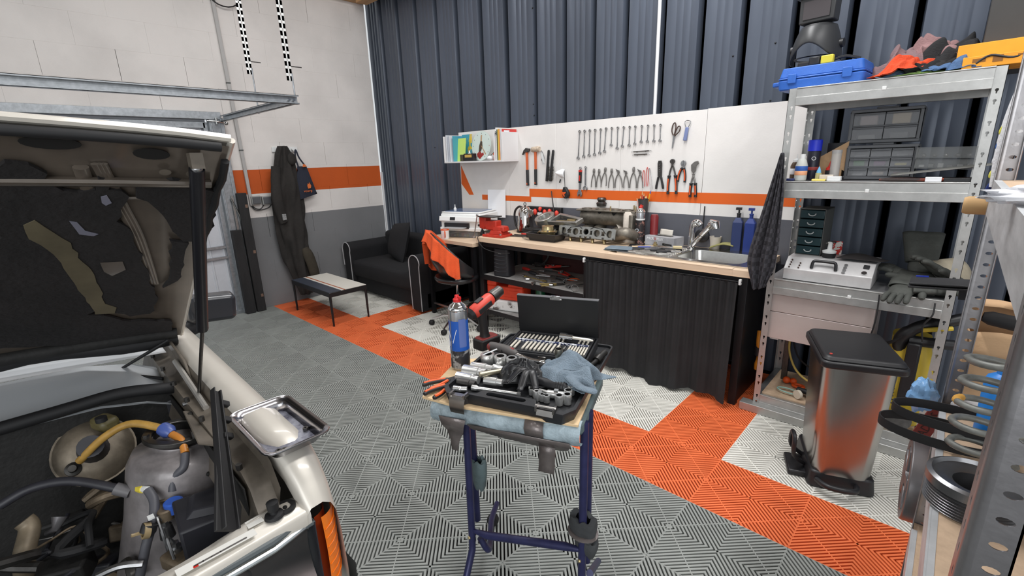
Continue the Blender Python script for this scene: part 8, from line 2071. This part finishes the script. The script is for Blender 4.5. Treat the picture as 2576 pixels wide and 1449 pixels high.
# ================================================================ LEFT BACK CORNER: SOFA, COFFEE TABLE, CHAIR, CLOTHES
m_sofa=mat('black_sofa_fabric',(27,27,30),.92,var=.15,vscale=8,bump=.35,bscale=220)
m_pipe=mat('white_piping',(176,176,178),.7)
SX_0,SX_1,SY_0,SY_1=-4.33,-2.78,.88,1.56
sf=thing('sofa','black two-seat fabric sofa with white piping on its arms, in the corner','sofa',(SX_0,SY_0,0))
sw_,sdp=SX_1-SX_0,SY_1-SY_0
def softbox(b,x0,x1,y0,y1,z0,z1,puff=.02,M=None,n=8):
    def side(f,nx=n,ny=n): b.grid(nx,ny,f,M)
    cx,cy,cz=(x0+x1)/2,(y0+y1)/2,(z0+z1)/2
    def P(x,y,z):
        fx=1-abs((x-cx)/((x1-x0)/2))**2; fy=1-abs((y-cy)/((y1-y0)/2))**2; fz=1-abs((z-cz)/((z1-z0)/2))**2
        return (x+math.copysign(puff,x-cx)*fy*fz*(abs(x-cx) > (x1-x0)*.499),y+math.copysign(puff,y-cy)*fx*fz*(abs(y-cy) > (y1-y0)*.499),z+math.copysign(puff,z-cz)*fx*fy*(abs(z-cz) > (z1-z0)*.499))
    for (f) in (lambda i,j: P(x0+(x1-x0)*i,y0,z0+(z1-z0)*j),lambda i,j: P(x0+(x1-x0)*i,y1,z0+(z1-z0)*j),
                lambda i,j: P(x0,y0+(y1-y0)*i,z0+(z1-z0)*j),lambda i,j: P(x1,y0+(y1-y0)*i,z0+(z1-z0)*j),
                lambda i,j: P(x0+(x1-x0)*i,y0+(y1-y0)*j,z0),lambda i,j: P(x0+(x1-x0)*i,y0+(y1-y0)*j,z1)): side(f)
    return b
b=MB(); b.box(.0,sw_,.06,sdp,.03,.22); b.obj('base',m_sofa,sf,bev=.02)
b=MB(); softbox(b,.15,sw_-.15,.02,sdp-.10,.21,.40,.022); b.obj('seat_cushion',m_sofa,sf,bev=.03,bseg=3)
b=MB(); b.box(.10,sw_-.10,sdp-.16,sdp,.20,.70); b.obj('backrest',m_sofa,sf,bev=.05,bseg=4)
def armpoly(w=.16):
    return [(0,.02),(w,.02),(w,.50)]+[(w/2+(w/2+.01)*math.cos(R(a)),.53+.085*math.sin(R(a))) for a in range(0,181,20)]+[(0,.50)]
for x0 in (0,sw_-.16):
    b=MB(); b.prism([(p_[0]+x0,p_[1]) for p_ in armpoly()],-sdp,0.0,M=Matrix(((1,0,0,0),(0,0,-1,0),(0,1,0,0),(0,0,0,1))))
    o=b.obj('arm',m_sofa,sf,bev=.012)
    P_=armpoly()[2:-1]
    MB().tube([(p_[0]+x0,-.004,p_[1]) for p_ in ([(.16,.03)]+P_+[(0,.03 if x0 else .33)])],.005,8).obj('piping',m_pipe,o)
def pillow(i,j):
    u,v=i*2-1,j*2-1
    th=.075*(1-abs(u)**2.6)**.6*(1-abs(v)**2.6)**.6
    return u,v,th
b=MB()
b.grid(16,16,lambda i,j: (lambda u,v,th: (.235*u,-th,.215*v+.03*u*v))(*pillow(i,j)))
b.grid(16,16,lambda i,j: (lambda u,v,th: (.235*u,th,.215*v+.03*u*v))(*pillow(i,j)))
o=tag(b.obj('cushion',m_sofa,smooth=80),'black square cushion leaning on the backrest of the sofa','cushion'); o.matrix_world=T((-3.66,1.24,.635)) @ RZ(-12) @ RX(-16)
# coffee table
ct=thing('coffee_table','low table with a grey, orange and cream striped top and thin black legs','table',(-4.02,.095,0))
TW,TD,TZ=.86,.40,.345
m_leg=mat('table_black',(24,24,27),.4)
MB().box(0,TW,0,TD,TZ-.050,TZ-.004).obj('apron',m_leg,ct,bev=.003)
m_navy=mat('slate_top',(60,66,78),.4); m_cream=mat('cream_top',(226,222,212),.4)
for (y0,y1,m_,nm) in ((.004,.125,m_navy,'slate_stripe'),(.126,.152,m_cream,'cream_stripe'),(.153,.168,mat('orange_brown',(176,84,40),.4),'orange_stripe'),(.169,TD-.004,m_cream,'cream_panel')):
    MB().box(.004,TW-.004,y0,y1,TZ-.004,TZ).obj(nm,m_,ct)
# stripes run along x in the photograph's left-right direction
for (x,y) in ((.012,.012),(TW-.012,.012),(.012,TD-.012),(TW-.012,TD-.012)):
    MB().tube([(x,y,TZ-.05),(x,y,0)],[.013,.009],10).obj('leg',m_leg,ct)
# swivel chair with bucket seat
CH=T((-2.22,.90,0)) @ RZ(-25)
sc_=thing('swivel_chair','black swivel chair with a chrome star foot, turned to the desk','chair',M=CH)
m_chs=mat('chair_black',(30,30,32),.35,coat=.2)
for k in range(5):
    a=R(72*k+25); c_,s_=math.cos(a),math.sin(a)
    MB().tube([(0,0,.105),(c_*.15,s_*.15,.10),(c_*.27,s_*.27,.060)],[.020,.016,.011],10).obj('foot_arm',m_chrome,sc_)
    MB().lathe([(0,-.020),(.022,-.020),(.026,-.010),(.026,.010),(.022,.020),(0,.020)],16,T((c_*.275,s_*.275,.027)) @ RZ(72*k+100) @ RX(90)).obj('castor',m_rubber,sc_)
MB().tube([(0,0,.09),(0,0,.30),(0,0,.31),(0,0,.42)],[.026,.026,.014,.014],14).obj('gas_column',m_chrome,sc_)
MB().box(-.08,.08,-.08,.08,.42,.445).obj('mechanism',m_dksteel,sc_,bev=.004)
MB().tube([(.05,0,.43),(.20,-.05,.40),(.24,-.06,.385)],[.005,.005,.014],8).obj('lever',m_blackp,sc_)
MB().tube(spline([(-.22,-.02,.52),(-.14,-.10,.468),(0,-.13,.450),(.14,-.10,.468),(.22,-.02,.52)],6),.011,10).obj('chrome_arc',m_chrome,sc_)
def bucket(i,j):
    a=R(-205+230*i)                    # around, open to +y (desk side)
    h=.46+(.40*(.5+.5*math.cos(R(230*(i-.5))))**1.4+.06)*j
    r_=.08+.16*min(1,j*2.2)**.6
    return (r_*1.05*math.cos(a),r_*.95*math.sin(a),h)
MB().grid(30,14,bucket).obj('bucket_shell',m_chs,sc_,solid=.012,smooth=70)
MB().prism([(.22*math.cos(R(a)),.20*math.sin(R(a))) for a in range(0,360,20)],.455,.50,top=1.05).obj('seat_pad',m_chs,sc_,bev=.015)
# orange t-shirt draped over the chair back
m_tee=mat('orange_tshirt',(232,92,44),.9,var=.1,vscale=10,bump=.3,bscale=90)
TM=CH
def tee(i,j):
    # i across the back (0..1), j from the inside front edge over the top to the hanging hem
    a=R(-175+165*i)
    top=.46+.40*(.5+.5*math.cos(R(165*(i-.45))))**1.2+.070
    fold=.012*math.sin(i*38)+.008*math.sin(i*71+2)
    if j < .22:
        r_=.22-.02*(1-j/.22); z=top-.10*(1-j/.22)
    else:
        q=(j-.22)/.78
        hem=(.34 if i < .34 else .15+.05*math.sin(i*9))
        r_=.268+.03*q+fold*(.3+q); z=top+.006-hem*q+.02*math.sin(i*25)*q
    return (r_*1.05*math.cos(a),r_*.95*math.sin(a),z)
o=tag(MB().grid(60,30,tee).obj('t_shirt',m_tee,smooth=80,solid=.003),'orange t-shirt draped over the back of the swivel chair','t-shirt'); o.matrix_world=TM
# shoes under the desk
m_shoe=mat('brown_shoe',(74,52,42),.7)
for k,(x,y) in enumerate(((-2.42,1.22),(-2.26,1.25))):
    t=thing('shoe',('brown shoe on the floor under the desk, left one','brown shoe on the floor under the desk, right one')[k],'shoe',(x,y,.001),R(-80+20*k),group='pair of shoes under the desk')
    MB().prism([(-.13,-.035),(.05,-.045),(.13,-.03),(.14,0),(.13,.03),(.05,.045),(-.13,.035),(-.14,0)],0,.018).obj('sole',m_rubber,t,bev=.004)
    MB().grid(16,8,lambda i,j: (-.13+.26*i,.04*math.cos(math.pi*j)*(1-.25*abs(2*i-1)**3),.018+(.09 if i < .4 else .09-.055*(i-.4)/.6)*math.sin(math.pi*j)**.6)).obj('upper',m_shoe,t,smooth=80)
# coat rack, overalls, bag
rk=thing('coat_rack','white wall rail with round pegs on the block wall','coat rack',(-4.398,.245,1.675))
MB().box(0,.014,0,.275,0,.055).obj('rail',m_white,rk,bev=.003)
for y in (.085,.215): MB().cyl((.014,y,.028),(.05,y,.032),.010,.018,seg=14).obj('peg',m_white,rk)
m_over=mat('worn_black_overall',(44,41,39),.92,var=.35,vscale=5,col2=None,bump=.4,bscale=60)
def overall(i,j):
    # i around, j down from the hood loop to the trouser hems
    a=2*math.pi*i
    z=1.735-1.66*j
    wprof=[(0,.035),(.05,.075),(.12,.105),(.25,.150),(.45,.165),(.60,.155),(.75,.140),(.9,.10),(1,.06)]
    for (p0,w0),(p1,w1) in zip(wprof[:-1],wprof[1:]):
        if p0 <= j <= p1: w=w0+(w1-w0)*(j-p0)/(p1-p0)
    cprof=[(0,.335),(.12,.33),(.3,.315),(.5,.30),(.7,.32),(.85,.34),(1,.36)]
    for (p0,w0),(p1,w1) in zip(cprof[:-1],cprof[1:]):
        if p0 <= j <= p1: c=w0+(w1-w0)*(j-p0)/(p1-p0)
    f=.014*math.sin(a*5+j*7)+.010*math.sin(a*9-j*13)+.02*noise.noise(Vector((a,j*6,1)))
    return (-4.335+(.050+f)*math.sin(a)*(1 if math.sin(a) > 0 else .5),c+(w+f)*math.cos(a),z)
ov=thing('overalls','worn black work overalls hanging by the hood from the wall rail','overalls',(0,0,0))
MB().grid(56,60,overall,wrapx=True).obj('body',m_over,ov,smooth=80)
MB().tube(spline([(-4.28,.22,1.52),(-4.265,.185,1.35),(-4.26,.175,1.15),(-4.27,.20,.98),(-4.27,.215,.93)],6),[.05]*8+[.055]*8+[.05]*8+[.045],14,flat=.7).obj('sleeve',m_over,ov)
MB().box(-.008,.006,-.022,.018,-.03,.035,M=T((-4.222,.205,.99))).obj('worn_label',mat('worn_label',(150,150,150),.8,var=.5,vscale=60),ov,bev=.002)
MB().ball((-4.29,.40,1.60),.055,14,10,sc=(.6,.9,1.2)).obj('collar_fold',m_over,ov)
MB().tube(spline([(-4.29,.40,.62),(-4.27,.44,.45),(-4.28,.47,.28)],5),[.035,.045,.055,.06,.06]+[.058]*5+[.05],14,flat=.6).obj('trouser_leg',mat('worn_brown_black',(62,56,46),.92,var=.3,vscale=6,bump=.4),ov)
bg=thing('tote_bag','navy cloth bag with an orange flame mark hanging from the right peg','bag',(-4.34,.46,1.15))
m_bagc=mat('navy_cloth',(38,42,56),.9,var=.1,bump=.2,bscale=120)
def bagf(s):
    return lambda i,j: (s*.018*math.sin(math.pi*i)*math.sin(math.pi*min(1,j*1.2))+.03,-.055+(.235-.13*j)*i+.05*j,.06*i*(1-j)+.37*j-.0)
b=MB(); b.grid(12,12,bagf(1)); b.grid(12,12,bagf(-1)); b.obj('bag_body',m_bagc,bg,smooth=80)
MB().tube(spline([(.03,.01,.36),(.035,-.01,.46),(.04,.0,.545),(.035,.03,.46),(.03,.095,.36)],6),.009,8,flat=.3).obj('bag_strap',m_bagc,bg)
m_fl=mat('flame_orange',(214,110,50),.7)
MB().prism([(0,0),(.030,.004),(.038,.03),(.018,.072),(.016,.045),(.004,.06),(-.006,.03)],0,.002,M=T((.0525,.075,.125)) @ RZ(90) @ RX(90)).obj('printed_flame',m_fl,bg)
MB().prism([(0,0),(.05,.004),(.03,.03),(.01,.032)],0,.002,M=T((.0525,.045,.36)) @ RZ(90) @ RX(90)).obj('printed_flame',m_fl,bg)
text('vcorp',.042,m_fl,T((.0535,.070,.100)) @ RZ(90) @ RX(90),bg,'lettering')
# conduit and two sockets
cdt=thing('conduit','grey cable conduit running down the white block wall to the sockets','conduit',(-4.39,-.05,1.13))
m_cd=mat('grey_conduit',(176,174,172),.5)
MB().box(-.008,.016,-.016,.016,.0,2.3,M=T((0,0,0)) @ RX(.9)).obj('conduit_body',m_cd,cdt,bev=.003)
for z in (.56,1.20,1.93): MB().box(-.008,.018,-.018,.018,z,z+.012,M=RX(.9)).obj('clip',m_dgf,cdt)
MB().tube(spline([(.004,0,.01),(.01,.03,-.03),(.01,.08,-.04),(.01,.12,.0),(.01,.125,.02)],5),.005,8).obj('cable',blk,cdt)
MB().tube(spline([(.004,-.004,.0),(.01,.04,-.05),(.01,.16,-.035),(.01,.21,.02)],5),.005,8).obj('cable',blk,cdt)
for k,u in enumerate((645,672)):
    q=onx(u,504,-4.36)
    t=thing('wall_socket',('square grey wall socket on the block wall, left of two','square grey wall socket on the block wall, right of two, next to the overalls')[k],'socket',(-4.399,q.y,q.z),group='sockets on the block wall')
    MB().box(0,.045,-.048,.048,-.045,.045).obj('frame',mat('pale_grey_frame',(150,152,150),.5),t,bev=.006)
    MB().box(.045,.056,-.038,.038,-.035,.035).obj('flap',mat('dark_grey_flap',(84,86,90),.5),t,bev=.004)
# black planks leaning at the door frame
m_plank=mat('black_stained_timber',(36,35,36),.75,var=.3,vscale=3,stretch=(8,8,1),bump=.4,bscale=30)
for k,(y,z1,lb) in enumerate(((-.155,1.27,'taller black stained timber standing against the wall beside the door frame'),(-.262,.90,'shorter black stained timber standing between the taller one and the door frame'))):
    t=thing('timber',lb,'timber',M=T((-4.33-.0*k,y-.05*0,.001)) @ RX(0),group='black timbers by the door')
    MB().box(-.035,.035,-.045+(.0 if k else .0),.045,0,z1).obj('beam',m_plank,t,bev=.004)
    if k==0:
        for z in (.16,.64,1.12): MB().box(.035,.040,.012,.036,z,z+.032).obj('bolt_plate',mat('rusty_plate',(128,104,90),.6,.4),t)
# coiled black cable up at the joist
tag(MB().tube([(-4.36+.01*math.sin(a*.7),.02+.13*math.cos(a*.35),3.12-.10*math.sin(a*.35)) for a in range(0,40)],.006,6).obj('hanging_cable',blk),'black cable hanging in loops near the top of the block wall','cable')
